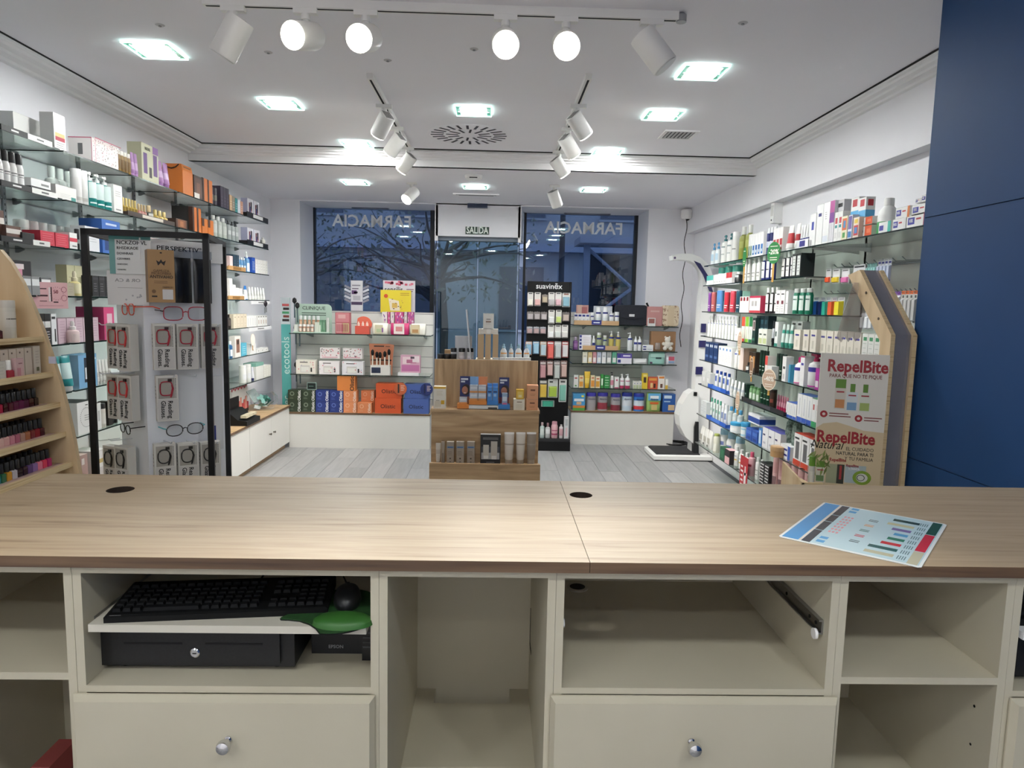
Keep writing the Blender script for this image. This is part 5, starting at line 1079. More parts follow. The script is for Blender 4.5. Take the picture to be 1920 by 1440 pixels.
rr(4,1403,1415,2,660,ctn('#3a2c22',(.2,.2,.8,.8,'#c88a4a'),d=.06),'carton','brown and gold carton behind the tilted price tag',dep=.06,off=.05)
rr(4,1416,1432,3,657,btl('#173a2a','#102a20',(.3,.34,'#c8d8cc'),(.15,.18,'#c8d8cc'),cap_h=.18,kind='wide',sy=.75),'bottle','dark green bottle on the fifth shelf, left of the red carton',dep=.06,off=.03)
rr(4,1433,1438,1,667,ctn('#f1e6e2',(0,.55,1,1,'#d8524a'),d=.06),'carton','white and coral carton between the dark green bottles',dep=.06)
rr(4,1438,1446,1,686,ctn('#efefee',(.2,.5,.8,.6,'#9a9a9a'),d=.05),'carton','small white carton before the dark green bottles',dep=.05,off=-.005)
rr(4,1447,1465,3,663,btl('#173a2a','#102a20',(.3,.34,'#c8d8cc'),(.15,.18,'#c8d8cc'),cap_h=.16,kind='wide',sy=.75),'bottle','dark green bottle on the fifth shelf, right of the red carton',dep=.06,off=.02)
rr(4,1465,1472,1,668,ctn('#f0f0ee',(.2,.5,.8,.6,'#3a3a3a'),(.3,.1,.7,.3,'#c8c8c6'),d=.05),'carton','white carton right of the second dark green group',dep=.05,off=-.0)
rr(4,1473,1480,1,683,ctn('#4aa8d0',(.0,.2,.3,.9,'#e6eef2'),d=.06),'carton','turquoise carton left of the pink-capped bottle',dep=.06)
rr(4,1481,1497,1,669,btl('#f3f0f2','#d0307c',(.5,.62,'#3c3aa0'),(.02,.06,'#d84a9a',1),cap_h=.2,kind='screw',shoulder=.2),'bottle','white mouthwash bottle with pink cap',dep=.08)
rr(4,1498,1506,1,667,ctn('#f2f0f2',(.2,.68,.8,.76,'#3c3aa0'),(0,.95,1,1,'#d8407c'),d=.06),'carton','white carton with pink rim between the mouthwash bottles',dep=.06)
rr(4,1507,1526,1,660,btl('#f4f2f4','#c02860',(.45,.58,'#3c3aa0'),(.02,.06,'#c84ab0',1),cap_h=.26,kind='trigger',shoulder=.16),'spray_bottle','large white bottle with crimson trigger head',dep=.08)
rr(4,1527,1534,1,690,ctn('#b83aa0',(.1,.1,.9,.4,'#f0e6ee'),d=.06),'carton','magenta carton beside the red-white slim ones',dep=.06)
rr(4,1535,1548,2,672,ctn('#e6e2da',(.2,.35,.8,.62,'#c02c34'),(0,0,1,.1,'#7ab03c'),d=.05),'carton','slim grey-white carton with red panel and green base',dep=.05)
# sixth shelf
rr(5,1315,1331,2,698,ctn('#d9dad8',(.3,.3,.7,.6,'#f0f0f0'),d=.05),'carton','pale translucent box at the far end of the sixth shelf',dep=.05)
rr(5,1333,1362,4,697,btl('#f3f3f3','#2a4ea8',(.35,.75,'#e6ebf4'),(.4,.7,'#3458b0'),cap_h=.18,kind='screw',sy=.7),'bottle','white bottle with blue cap on the sixth shelf',dep=.07,off=.03)
rr(5,1363,1390,4,714,tub('#eaecec','#f2f2f2',(.4,.55,'#c4ccd8'),cap_h=.14),'tube','white cream tube right of the blue-capped bottles',dep=.05)
tray('R',RZ[5],1327,1361,'#2a5fc4','bright blue shelf tray lip on the sixth shelf',h=.035,sign='#4a7cd8',d=.05)
tray('R',RZ[5],1390,1469,'#26262a','long black product tray on the sixth shelf',h=.032,d=.05,sign='#4a4a50')
rr(5,1391,1399,2,719,ctn('#16332a',(.2,.3,.8,.4,'#8aa89a'),d=.06),'carton','dark green carton at the start of the black tray',dep=.06,off=.06)
rr(5,1400,1419,3,725,btl('#7da878','#5f8f5c',(.15,.55,'#dcecdc'),cap_h=.14,kind='flip'),'bottle','light green shampoo bottle in the black tray',dep=.05,off=.06)
rr(5,1420,1437,3,721,btl('#1d4432','#12281e',(.3,.34,'#c8d8cc'),(.55,.6,'#7aa088'),cap_h=.12,kind='wide'),'bottle','dark green shampoo bottle in the black tray',dep=.05,off=.06)
rr(5,1438,1447,1,730,btl('#4a342c','#2c1e1a',(.3,.5,'#8a4438'),cap_h=.15,kind='wide'),'bottle','brown bottle under the round discount tag',dep=.05,off=.06)
rr(5,1451,1472,5,742,tub('#c8748c','#d83a6c',(.3,.6,'#e8a4b8'),cap_h=.3),'tube','pink metallic tube in the black tray',dep=.04,off=.05)
rr(5,1473,1492,3,755,ctn('#f1f1f0',(.42,.25,.58,.85,'#c8ccd4'),(0,0,1,.16,'#3a62c4'),d=.07,top='#4a6cc4'),'carton','white carton with blue base, shorter group on the sixth shelf',dep=.07)
rr(5,1493,1520,3,740,ctn('#f1f1f0',(.42,.25,.58,.85,'#c8ccd4'),(0,0,1,.16,'#3a62c4'),d=.08,top='#4a6cc4'),'carton','white carton with blue base, taller group on the sixth shelf',dep=.08)
rr(5,1520,1534,2,748,ctn('#f1f1f0',(.3,.6,.7,.8,'#c05a5a'),(0,0,1,.18,'#3aa868'),d=.08,top='#3aa868'),'carton','white carton with green base on the sixth shelf',dep=.08)
p=at(1541,785,X=RX-.02);t=thing('hair_brush','black oval hair brush standing at the end of the sixth shelf','brush',(RX+.03,p.y,RZ[5]+.001),R(-90))
MB().lathe([(.004,0),(.03,.03),(.04,.08),(.03,.13),(.012,.15),(.010,.20)],BLACK,16,sy=.5).build('head',t);MB().lathe([(.012,.20),(.013,.24),(.004,.26)],mat('#c9a89a',.4),12).build('handle',t)
# seventh shelf
rr(6,1313,1324,2,752,ctn('#dfe2e2',*lines(.2,.8,.3,.7,3,'#a8b0b4'),d=.05),'carton','pale carton at the far end of the seventh shelf',dep=.05)
rr(6,1325,1346,4,748,btl('#dfe9e4','#5fb89a',(.2,.6,'#eef4f0'),(.35,.5,'#7ab49c'),cap_h=.2,kind='screw',sy=.7),'bottle','white bottle with mint cap on the seventh shelf',dep=.06,off=.04)
rr(6,1347,1358,2,757,btl('#e9ebee','#eef0f2',(.3,.6,'#8a98c0'),cap_h=.2,kind='flip'),'bottle','white bottle with white cap right of the mint-capped ones',dep=.05)
rr(6,1359,1385,3,765,btl('#c6cfcf','#4f9fd0',(.2,.6,'#d8e0e0'),cap_h=.2,kind='screw'),'bottle','clear bottle with sky blue cap on the seventh shelf',dep=.06,off=.04)
tray('R',RZ[6],1324,1360,'#2a5fc4','bright blue shelf tray lip on the seventh shelf',h=.035,sign='#4a7cd8',d=.05)
rr(6,1363,1383,1,791,jar('#e9eef0','#3f9ecf',(.1,.6,'#dfe8ec'),(.2,.5,'#f4f4f2')),'jar','wide white jar with sky blue lid, nearer the scale',dep=.09,off=-.0)
rr(6,1384,1396,1,791,jar('#e9eef0','#3f9ecf',(.1,.6,'#9fd0e4'),(.2,.5,'#f4f4f2')),'jar','white jar with sky blue lid beside the blue cartons',dep=.06,off=.0)
rr(6,1398,1420,2,805,ctn('#2a56b4',(.1,.5,.9,.8,'#4a78cc'),(.2,.1,.8,.3,'#1c3c88'),d=.10,side='#24489a'),'carton','royal blue carton at the base of the stack, seventh shelf',dep=.10)
rr(6,1400,1422,1,776,ctn('#eceef2',(0,.15,1,.7,'#2a4a9c'),d=.12,sprints=((0,.15,1,.7,'#2a4a9c'),)),'carton','white and navy box on top of the royal blue cartons',dep=.12,zoff=.135)
rr(6,1421,1427,1,803,ctn('#4a8cd8',(.2,.1,.8,.9,'#cfe0f4'),d=.10),'carton','light blue carton left of the white and violet ones',dep=.10)
rr(6,1428,1462,3,806,ctn('#f0f0f2',(.1,.6,.5,.68,'#3a3a6a'),(.2,.2,.6,.3,'#c8c8d4'),d=.10,top='#5a5ab8',side='#d8d6d8'),'carton','white carton with violet top on the seventh shelf',dep=.10)
rr(6,1439,1459,1,836,jar('#c49a6a','#d0aa7c',lid_h=.4),'jar','low kraft coloured round tin before the white and violet cartons',dep=.07,off=-.035)
t_=MB();
p=at(1478,845,X=RX+.06);t=thing('loofah_brush','grey-green textured body brushes standing on the seventh shelf','brush',(RX+.09,p.y,RZ[6]+.001))
for k in range(2):
    m=MB().lathe([(.02,.05),(.045,.09),(.05,.16),(.04,.23),(.01,.26)],noisy('loofah',[(.35,'#3f4f48'),(.65,'#8a9a92')],nscale=60,rough=.9),14,(0,.05-.1*k,0),.7,.7);m.build('bristle_head',t);MB().lathe([(.008,0),(.008,.06)],mat('#b8a88a',.6),8,(0,.05-.1*k,0)).build('stem',t)
rr(6,1462,1481,1,834,ctn('#eef0f4',(.05,.6,.7,.75,'#34348e'),(.05,.2,.7,.35,'#34348e'),(.75,0,1,1,'#3a5ab8'),d=.08,sprints=((.5,0,1,1,'#3a5ab8'),)),'carton','white and blue denture cream carton on the seventh shelf',dep=.08)
rr(6,1486,1530,3,818,ctn('#f0efed',(.25,.2,.75,.75,'#6a6a6c'),(.1,.82,.7,.88,'#3a3a3a'),(0,0,1,.16,'#d8482c'),d=.10,top='#d8402c',side='#e6e4e0'),'carton','white and red carton with a sketch on the seventh shelf',dep=.10)
# lowest shelf
rr(7,1310,1331,3,803,pouch('#eceae4',(.2,.3,.8,.6,'#c0bcb0'),(.1,.1,.4,.2,'#5a5a56'),d=.05),'pouch','white wrapped pack on the lowest toiletries shelf',dep=.05)
rr(7,1333,1342,1,812,btl('#e6e4d4','#b8c46a',(.1,.5,'#f0eee4'),cap_h=.12,kind='flip'),'bottle','cream bottle with lime cap on the lowest shelf',dep=.05)
rr(7,1343,1386,3,810,btl('#f1f1f0','#9cc4dc',(.35,.5,'#7a86c0'),(.1,.2,'#d8dce4'),cap_h=.24,kind='flip'),'bottle','white bottle with translucent blue cap on the lowest shelf',dep=.07,off=.08)
rr(7,1349,1358,1,838,ctn('#1f5a3c',(.2,.2,.8,.8,'#3a7a58'),d=.06),'carton','green carton at the front of the lowest shelf',dep=.06,off=-.005)
rr(7,1358,1367,1,842,ctn('#e9b8bc',(0,.5,1,1,'#241c22'),d=.06,side='#241c22'),'carton','pink and black carton at the front of the lowest shelf',dep=.06,off=-.005)
rr(7,1368,1396,3,842,btl('#f1f0ee','#e8e8e6',(.3,.36,'#e0b84a'),(.5,.54,'#8a92b0'),cap_h=.2,kind='screw',sy=.75),'bottle','white bottle with yellow and grey print on the lowest shelf',dep=.07)
rr(7,1396,1406,1,846,btl('#e8b4bc','#d85a7c',(.4,.5,'#a83a54'),cap_h=.2),'bottle','pink bottle among the white ones on the lowest shelf',dep=.06,off=.02)
rr(7,1407,1422,2,858,btl('#f1f0ee','#e8e8e6',(.4,.44,'#9a9a9a'),(.2,.23,'#9a9a9a'),cap_h=.18,kind='screw',sy=.75),'bottle','plain white bottle at the near end of the white group',dep=.07)
rr(7,1423,1440,2,868,ctn('#1e1c1e',*lines(.1,.9,.1,.9,7,'#e8e4e4',.05),d=.08),'carton','black and white patterned carton before the pink cans',dep=.08)
rr(7,1442,1512,6,862,btl('#d9a6a4','#dfb0ae',(.12,.5,'#e6bab8'),(.2,.42,'#7a5a5c'),cap_h=.22,kind='wide'),'deodorant_can','dusty pink deodorant can on the lowest shelf',dep=.055,cat='can',deep=2)
p=at(1394,885,X=RX-.01);t=thing('shelf_card','red card with white print hanging off the lowest shelf edge','sign',(RX-.008,p.y,p.z),R(-90))
MB().box(-.08,-.001,-.13,.08,.001,.12,PAPER('#b8242e')).build('card',t);m=MB()
for k in range(5):m.front(-.06,-.11+k*.035,-.02+.01*(k%2),-.095+k*.035,-.0015,PAPER('#f2e8e8'))
for x0,z0,x1,z1 in((.01,-.1,.05,.0),(.02,0,.04,.05),(.0,-.02,.06,.0)):m.front(x0,z0,x1,z1,-.0015,PAPER('#f2e8e8'))
m.build('print',t)
# round discount tags on sticks
for px,py,lab,txt,hx,w in((1451,474,'round green discount tag on a wooden stick before the second shelf','-20%','#1f7a3c',.11),(1396,482,'green discount tag turned edge-on near the second shelf',None,'#1f7a3c',.05),
        (1442,712,'round beige discount tag reading minus forty before the sixth shelf','-40%','#c2a58e',.12),(1387,639,'tilted beige oval tag above the fifth shelf',None,'#c2a58e',.06),(1409,688,'narrow beige and black oval tag at the fifth shelf edge',None,'#8a6a52',.05),(1383,751,'narrow beige oval tag at the sixth shelf edge',None,'#c2a58e',.06)):
    p=at(px,py,X=RX-.02);t=thing('discount_tag',lab,'tag',(RX-.02,p.y,p.z),R(-62 if txt else-80));h=.15
    pts=[(w/2*math.cos(2*math.pi*k/24),h/2*math.sin(2*math.pi*k/24))for k in range(24)];gr=hx=='#1f7a3c'
    MB().prism(pts,-.001,.001,'y',PAPER('#2c8a48' if gr else '#eee2d0')).build('rim',t);MB().prism([(a*.9,b*.92)for a,b in pts],-.0018,-.0009,'y',PAPER(hx)).build('face',t)
    if txt:text(txt,.046,PAPER('#f6f2ea'),t,(0,-.0022,.005),bold=.02,squeeze=.9)
    m=MB()
    for k in range(3):m.front(-w*.28,(-.05,-.035,.042)[k],w*.28,(-.045,-.030,.046)[k],-.002,PAPER('#f0e8da'))
    m.build('small_print',t);MB().box(-.008,.0015,-.2 if gr else-.11,.008,.005,.0,PAPER('#c79a4e')).build('stick',t)
# ---- hooks with toothbrushes
HK=MB().tube([(0,0,0),(0,-.16,-.005),(0,-.18,.012)],.0025,STEEL,6).mesh('hook')
def hooked(x0,x1,n,yt,yb,mk,label,X=2.07,cat='toothbrush pack',name='toothbrush_pack',fill=.86,two=True):
    za=at((x0+x1)/2,yt,X=X).z;zb=at((x0+x1)/2,yb,X=X).z;h=za-zb;ya,yb_=y_on(x0,X,za),y_on(x1,X,za);pt=(yb_-ya)/n
    parts=mk(abs(pt)*fill,h)
    for k in range(n):
        y=ya+pt*(k+.5);o=put(name,parts,nth(label,k,n),cat,(X,y,zb),R(-90),label if n>1 else None)
def hook_bar(x0,x1,yy,n,lab,X=2.05):
    z=at((x0+x1)/2,yy,X=X).z;ya,yb_=sorted((y_on(x0,X,z),y_on(x1,X,z)));t=thing('hook_rail',lab,'rail',(0,0,0))
    MB().box(XR2-.03,ya,z-.006,XR2-.016,yb_,z+.006,STEEL).build('rail',t)
    for k in range(n):link('hook',HK,t,(XR2-.03,ya+(k+.5)*(yb_-ya)/n,z),(0,0,R(-90)))
hook_bar(1548,1690,492,9,'upper steel hook rail for toothbrush packs');hook_bar(1530,1610,548,6,'middle steel hook rail for coloured packs');hook_bar(1665,1725,545,7,'lower steel hook rail beside the blue wall');hook_bar(1612,1646,584,3,'short steel hook rail behind the wooden stand')
for x0,x1,c,nm in((1549,1560,'#e2562c','orange'),(1561,1577,'#e8c83a','yellow'),(1578,1595,'#e07ab0','pink')):
    hooked(x0,x1,1,503,531,pack('#e9e9ea',c,(.1,.82,.8,.88,'#5a5a60'),d=.012,vtop=.42),'%s interdental brush pack on the upper hook rail'%nm)
hooked(1599,1625,1,496,530,pack('#e9e9ec','#dfe4ea',(.1,.84,.9,.92,'#3a3a44'),*((.12+.16*k,.45,.2+.16*k,.52,'#5a6a8a')for k in range(5)),d=.01,vtop=.4),'wide white pack with dotted print on the upper hook rail')
hooked(1626,1645,4,493,522,pack('#7fb4b0','#9ac8c4',d=.01),'slim teal brush pack on the upper hook rail')
hooked(1647,1673,4,486,527,pack('#e6e8f0','#c4cce0',(.1,.8,.9,.9,'#34348e'),(.1,.0,.9,.12,'#3a5a9a'),d=.012),'white and blue toothbrush blister on the upper hook rail')
for x0,x1,c,nm in((1526,1537,'#3a7ad0','bright blue'),(1539,1548,'#2c3a78','navy'),(1549,1559,'#3fae98','turquoise'),(1560,1571,'#e2623c','orange red'),(1572,1585,'#e6d43a','lemon yellow')):
    hooked(x0,x1,1,557,594,pack('#d9dae0',c,(.1,.86,.9,.92,'#9a9aa4'),d=.03,vtop=.8),'%s angled brush pack on the middle hook rail'%nm)
hooked(1668,1690,3,547,600,pack('#e9e9ec','#dfe2ea',(0,.88,1,1,'#8a4ab0'),(.2,.1,.8,.3,'#3a4aa0'),d=.012,vtop=.82),'long toothbrush pack with purple top beside the wooden stand')
hooked(1691,1722,4,545,606,pack('#e4e4e2','#c9c9c8',(0,.89,1,1,'#e2703a'),(.25,.78,.75,.86,'#5a5a5a'),(.2,.02,.8,.12,'#2a2a2c'),d=.012,vtop=.75),'long toothbrush pack with orange top beside the blue wall')
hooked(1616,1640,3,585,618,pack('#e9e9f0','#eceef2',(.2,.1,.8,.6,'#34348e'),d=.012),'white pack with navy panel hanging behind the wooden stand',X=2.1)
# cartons visible in the gap beside the blue wall
for lev,hx,pr_,lab in((3,'#e6e8e4',(.2,.7,.8,.85,'#2a6a4a'),'grey-white carton by the blue wall, fourth shelf'),(4,'#e9ebe8',(.2,.5,.8,.7,'#c8ccc8'),'pale carton by the blue wall, fifth shelf'),(5,'#3aa878',(.2,.4,.8,.7,'#e6f0ea'),'green and white carton by the blue wall, sixth shelf'),(6,'#eceae6',(.2,.5,.8,.7,'#8a8a88'),'off-white carton by the blue wall, seventh shelf'),(7,'#e07a3a',(.2,.5,.8,.7,'#f0e0d0'),'orange carton by the blue wall, lowest shelf')):
    put('carton',ctn(hx,pr_,d=.08)(.26,.15),lab,'box',(RX+.08,3.22,RZ[lev]+.001),R(-90))
# ---------------------------------------------------------------- back left gondola (gift sets)
YG=7.36
def xw(px,Y,Z):return x_on(px,Y,Z)
GZ={'cab':.384,'s2':.793,'s1':1.225,'top':1.462}
def gondola(name,label,x0,x1,yf,zc,ztop,depth):
    t=thing(name,label,'gondola',(0,0,0))
    MB().box(x0,yf,.0,x1,yf+depth,zc-.02,LAMW).build('base_cabinet',t);MB().box(x0-.004,yf-.006,zc-.02,x1+.004,yf+depth,zc,OAKM,{'front':OAKD}).build('base_top',t)
    yb=yf+depth-.03;z=zc;k=0
    while z<ztop-.005:
        z2=min(z+.118,ztop-.001);MB().box(x0,yb,z,x1,yb+.018,z2-.006,LAMW).build('slat',t);z=z2
    MB().box(x0,yb+.012,zc,x1,yb+.03,ztop,mat('#8f8f92',.6)).build('back_board',t);MB().box(x0-.012,yb-.01,zc,x0,yb+.03,ztop,mat('#b9babd',.35,.6)).build('side_rail',t);MB().box(x1,yb-.01,zc,x1+.012,yb+.03,ztop,mat('#b9babd',.35,.6)).build('side_rail',t)
    return t,yb
gl,ybL=gondola('slatwall_gondola','white slatwall gondola of gift sets under the first shop window',xw(600,YG,.4)-.33,xw(806,YG,.4),YG,GZ['cab'],GZ['top'],.36)
GBR=MB().prism([(0,0),(-.24,0),(-.24,-.008),(-.02,-.05),(0,-.05)],-.006,.006,'x',GREYMET)
gbrm=MB().prism([(0,0),(-.26,0),(-.26,-.008),(-.02,-.045),(0,-.045)],-.006,.006,'x',GREYMET).mesh('bracket')
def gshelf(label,x0,x1,yf,yb,z):
    t=thing('glass_shelf',label,'shelf',(0,0,0),0,'glass gondola shelves');MB().box(x0,yf,z-.01,x1,yb,z,SHELFG,dict(front=EDGEG,left=EDGEG,right=EDGEG)).build('glass_pane',t)
    for x in(x0+.16,(x0+x1)/2+.06,x1-.08):link('bracket',gbrm,t,(x,yb,z-.01))
gshelf('upper glass shelf of the gift set gondola',xw(543,YG,1.22),xw(808,YG,1.22),YG-.02,ybL,GZ['s1']);gshelf('lower glass shelf of the gift set gondola',xw(545,YG,.79),xw(806,YG,.79),YG-.02,ybL,GZ['s2'])
def b(z,x0,x1,n,yt,mk,name,label,Y=None,**k):return row(Y or YG,z,x0,x1,n,yt,mk,name,label,**k)
z=GZ['s1']
# mint tester display
xa,xb_=xw(549,YG,z),xw(617,YG,z);w=xb_-xa;t=thing('tester_display','pale mint foundation tester display with maker name on top','display',((xa+xb_)/2,YG+.0,z+.001));hb=at(583,570,Y=YG+.12).z-z
MNT=PAPER('#c2d9c9');r_=.05
pts=[(-w/2,0),(w/2,0)]+[(w/2-r_+r_*math.cos(R(a)),hb-r_+r_*math.sin(R(a)))for a in range(0,91,15)]+[(-w/2+r_*.3+r_*.3*math.cos(R(a)),hb-r_*.3+r_*.3*math.sin(R(a)))for a in range(90,181,30)]
MB().prism(pts,.13,.136,'y',MNT).build('backboard',t);MB().box(-w/2,0,0,w/2,.13,.012,MNT).build('base',t);MB().box(-w/2,.045,.012,w/2-.1,.13,.085,PAPER('#e2e2da')).build('step',t)
text('CLINIQUE',.052,PAPER('#26302c'),t,(.0,.1285,hb-.045),squeeze=1.05);m=MB()
for k in range(2):m.front(-w*.34,hb-.10-k*.022,w*.34,hb-.092-k*.022,.129,PAPER('#4a5a52'))
m.build('small_print',t)
b(z+.085,559,600,5,592,btl('#c79a7c','#e2e6e4',(.1,.4,'#d9b498'),cap_h=.45,kind='wide'),'foundation_bottle','beige foundation bottle on the mint tester display step',Y=YG+.07,cat='bottle',dep=.03,fill=.7)
b(z+.012,559,588,4,608,btl('#b88a70','#ecebe6',(.1,.5,'#e6d6c8'),cap_h=.3,kind='wide'),'foundation_bottle','small tan bottle in the front row of the mint display',Y=YG+.012,cat='bottle',dep=.025,fill=.8)
b(z+.012,590,598,1,604,ctn('#dfe4d4',d=.03),'carton','pale green small carton on the mint display',Y=YG+.012,dep=.03)
b(z+.012,599,610,2,600,ctn('#6f9a7c',(.2,.2,.8,.8,'#8ab496'),d=.03),'carton','green slim carton on the mint display',Y=YG+.05,dep=.03)
b(z+.012,611,617,1,596,btl('#e6ebe4','#dfe4de',cap_h=.3,kind='wide'),'bottle','slim white bottle at the right end of the mint display',Y=YG+.03,dep=.03)
b(z,628,657,1,586,ctn('#c2646e',(.05,.55,.95,.98,'#d88a90'),(.2,.72,.7,.9,'#e8b4b4'),(.06,.05,.46,.5,'#e8a8a8'),(.5,.05,.94,.5,'#cdb88a'),*((.1+.1*k,.1,.15+.1*k,.45,'#a84a58')for k in range(8)),d=.07),'makeup_display','pink makeup palette display on the gondola shelf',cat='display',dep=.07)
t=thing('curved_display','coral curved cardboard display with cream bottles on the gondola shelf','display',(xw(679,YG,z),YG,z+.001))
MB().prism([(-.075,0),(.075,0),(.075,.085),(-.075,.085)],0,.08,'y',PAPER('#e0604e')).build('box',t);pts=[(-.07,.0)]+[(.0+.09*math.cos(R(a)),.10+.085*math.sin(R(a)))for a in range(-30,150,15)]+[(-.07,.1)]
MB().prism(pts,.08,.085,'y',PAPER('#e8735a')).build('arched_back',t)
for k in range(3):MB().lathe([(.014,.085),(.014,.11),(.007,.118),(.007,.13)],PAPER('#f0d9cc'),12,(-.045+.045*k,.04,0)).build('bottle',t)
fl_=tuple((sp.uniform(.05,.9),sp.uniform(.1,.85),0,0,0)for _ in range(14))
def floral(n,cols,seed,s=.05):
    r=random.Random(seed);return tuple((lambda a,c,k:(a,c,a+s,c+s*1.4,cols[k%len(cols)]))(r.uniform(.02,.93),r.uniform(.04,.88),k)for k in range(n))
for x0,x1,yt,base,pr2,lab in((696,728,606,'#e9e4d4',((.2,.1,.7,.85,'#d8cfae'),(.3,.2,.6,.5,'#b8c49a'),(.62,.2,.72,.6,'#8a5a9a')),'cream gift pouch with pale label, left of the pink one'),(730,768,606,'#c8246a',((.2,.06,.75,.95,'#f0e0dc'),(.3,.3,.65,.7,'#d88a8a')),'magenta gift pouch with white label between the cream ones'),(769,799,607,'#e9e4d8',((.0,.1,.6,.9,'#d9c8a4'),(.1,.2,.5,.5,'#b88a5a')),'cream gift pouch with tan label, right of the pink one')):
    b(z,x0,x1,1,yt,pouch(base,*pr2,d=.09),'gift_pouch',lab,cat='pouch',dep=.09)
for k,(x0,x1,base,nm)in enumerate(((716,726,'#ece6e0','cream'),(727,731,'#d44a84','pink'),(732,739,'#e8e0da','cream'),(740,757,'#c84a8a','pink'),(758,763,'#e8e2dc','cream'),(764,776,'#c05a94','pink'))):
    b(z+.11,x0,x1,1,585,ctn(base,*floral(14,('#e8a4c4','#8a4aa0','#f0e0e8'),k,.12),d=.07),'carton','%s floral carton in the upper gift row, %s from left'%(nm,('first','second','third','fourth','fifth','sixth')[k]),Y=YG+.095,dep=.07)
tg=MB().box(xw(712,YG+.1,z),YG+.095,z+.001,xw(782,YG+.1,z),YG+.17,z+.108,PAPER('#e6e2de'));tag(tg.build('display_riser'),'plain white riser box behind the gift pouches','riser')
# signs on the gondola top
zt=GZ['top']+.002;YT=ybL
t=thing('lash_display','tall white false-lash display card with side strips','display',(xw(669,YT,zt),YT,zt));hh=at(669,526,Y=YT).z-zt
MB().box(-.065,0,0,.065,.012,hh,PAPER('#d9d7dc')).build('board',t);m=MB()
for a,c,d,e,hx in((-.05,hh*.82,.04,hh*.86,'#8a8690'),(-.06,hh*.2,.06,hh*.3,'#4a3a58'),(-.055,hh*.55,.0,hh*.68,'#6a4a78'),(-.03,hh*.58,.01,hh*.64,'#2a2438'),(-.05,hh*.72,.02,hh*.75,'#5a4a60'),(-.04,hh*.35,.04,hh*.5,'#b8b4bc')):m.front(a,c,d,e,-.001,PAPER(hx))
m.build('print',t)
for s in(-1,1):
    for k in range(5):MB().box(-.035,-.004,-.012,.035,.0,.012,PAPER('#cfced6' if k%2 else '#8a8894')).build('lash_strip',t,(s*.1,0,hh*(.34+.11*k)),(0,-s*R(25),0))
t=thing('brand_sign','white poster board with black lettering and pink flowers behind the yellow one','sign',(xw(748,YT,zt),YT+.01,zt));hh=at(748,526,Y=YT).z-zt;w=xw(778,YT,zt)-xw(718,YT,zt)
MB().box(-w/2,0,0,w/2,.006,hh,PAPER('#d5d0d6')).build('board',t);text('sensilis',.085,PAPER('#1c1a1e'),t,(-.06,-.0006,hh-.10),bold=.012,squeeze=.85);m=MB()
for a,c,d,e,hx in(*((lambda x,y:(x,y,x+.03,y+.022,('#c8506a','#e090a0','#d86a84')[int(x*1000)%3]))(sp.uniform(-w/2,w/2-.03),sp.uniform(hh-.06,hh-.022))for _ in range(14)),(.08,hh-.1,.16,hh-.09,'#8a6a74'),(.09,hh-.12,.15,hh-.11,'#8a6a74')):m.front(a,c,d,e,-.001,PAPER(hx))
m.build('print',t)
t=thing('offer_sign','yellow poster board with a gift pouch drawing above the gift row','sign',(xw(742,YT-.03,zt),YT-.03,zt));hh=at(742,544,Y=YT).z-zt;w=xw(771,YT,zt)-xw(714,YT,zt)
MB().box(-w/2,0,-.01,w/2,.006,hh,PAPER('#e8d233')).build('board',t);m=MB()
m.disc((-w*.32,-.001,hh*.72),.022,PAPER('#d8582c'));m.quad((-w*.24,-.001,hh*.62),(-w*.18,-.001,hh*.05),(w*.14,-.001,hh*.05),(w*.1,-.001,hh*.5),PAPER('#efe3c8'));m.front(-w*.12,hh*.18,w*.05,hh*.4,-.0014,PAPER('#d9b45a'))
for k in range(10):m.disc((sp.uniform(-w*.2,w*.4),-.0018,sp.uniform(hh*.08,hh*.6)),sp.uniform(.005,.011),PAPER(('#5a3a3c','#c8506a','#8a6a3c')[k%3]),seg=8,sz=.5)
for k in range(2):m.front(w*.15,hh*(.76+.08*k),w*.44,hh*(.79+.08*k),-.001,PAPER('#b0882c'))
m.build('print',t)
z=GZ['s2']
for k,(x0,x1,yt,hx)in enumerate(((554,593,675,'#ece6da'),(597,637,677,'#ece6e6'),(640,682,678,'#e9e6ea'))):
    b(z,x0,x1,1,yt,ctn(hx,(.22,.1,.7,.62,'#d4cfca'),(.26,.15,.66,.5,'#e9e6e0'),(.2,.8,.6,.87,'#6a6462'),(.74,.15,.82,.45,('#2a2a2a','#3a3a3a','#2a2a2a')[k]),*floral(8,('#d86a7a','#e8a4ac','#b8b0c8'),20+k),d=.09),'gift_box','%s white gift box in the front row of the lower gondola shelf'%('left','middle','right')[k],dep=.09)
for k,(x0,x1,yt)in enumerate(((599,638,652),(642,680,653))):
    b(z+.165,x0,x1,1,yt,ctn('#ece4e4',*floral(26,('#d86a7a','#6a5a62','#e8a4ac','#a0988c'),30+k,.06),(.1,.1,.9,.16,'#e09aa8'),d=.09),'gift_box','%s floral white gift box stacked on the lower gondola shelf'%('left','right')[k],Y=YG+.03,dep=.09)
t=thing('brush_display','salmon makeup brush display with black brushes','display',(xw(712,YG,z),YG+.04,z+.001));hh=at(712,646,Y=YG).z-z;w=.27
MB().prism([(-w*.42,0),(w*.42,0),(w*.44,hh*.5),(w*.5,hh*.97),(w*.3,hh),(-w*.5,hh),(-w*.46,hh*.6)],.08,.086,'y',PAPER('#d98a68')).build('backboard',t)
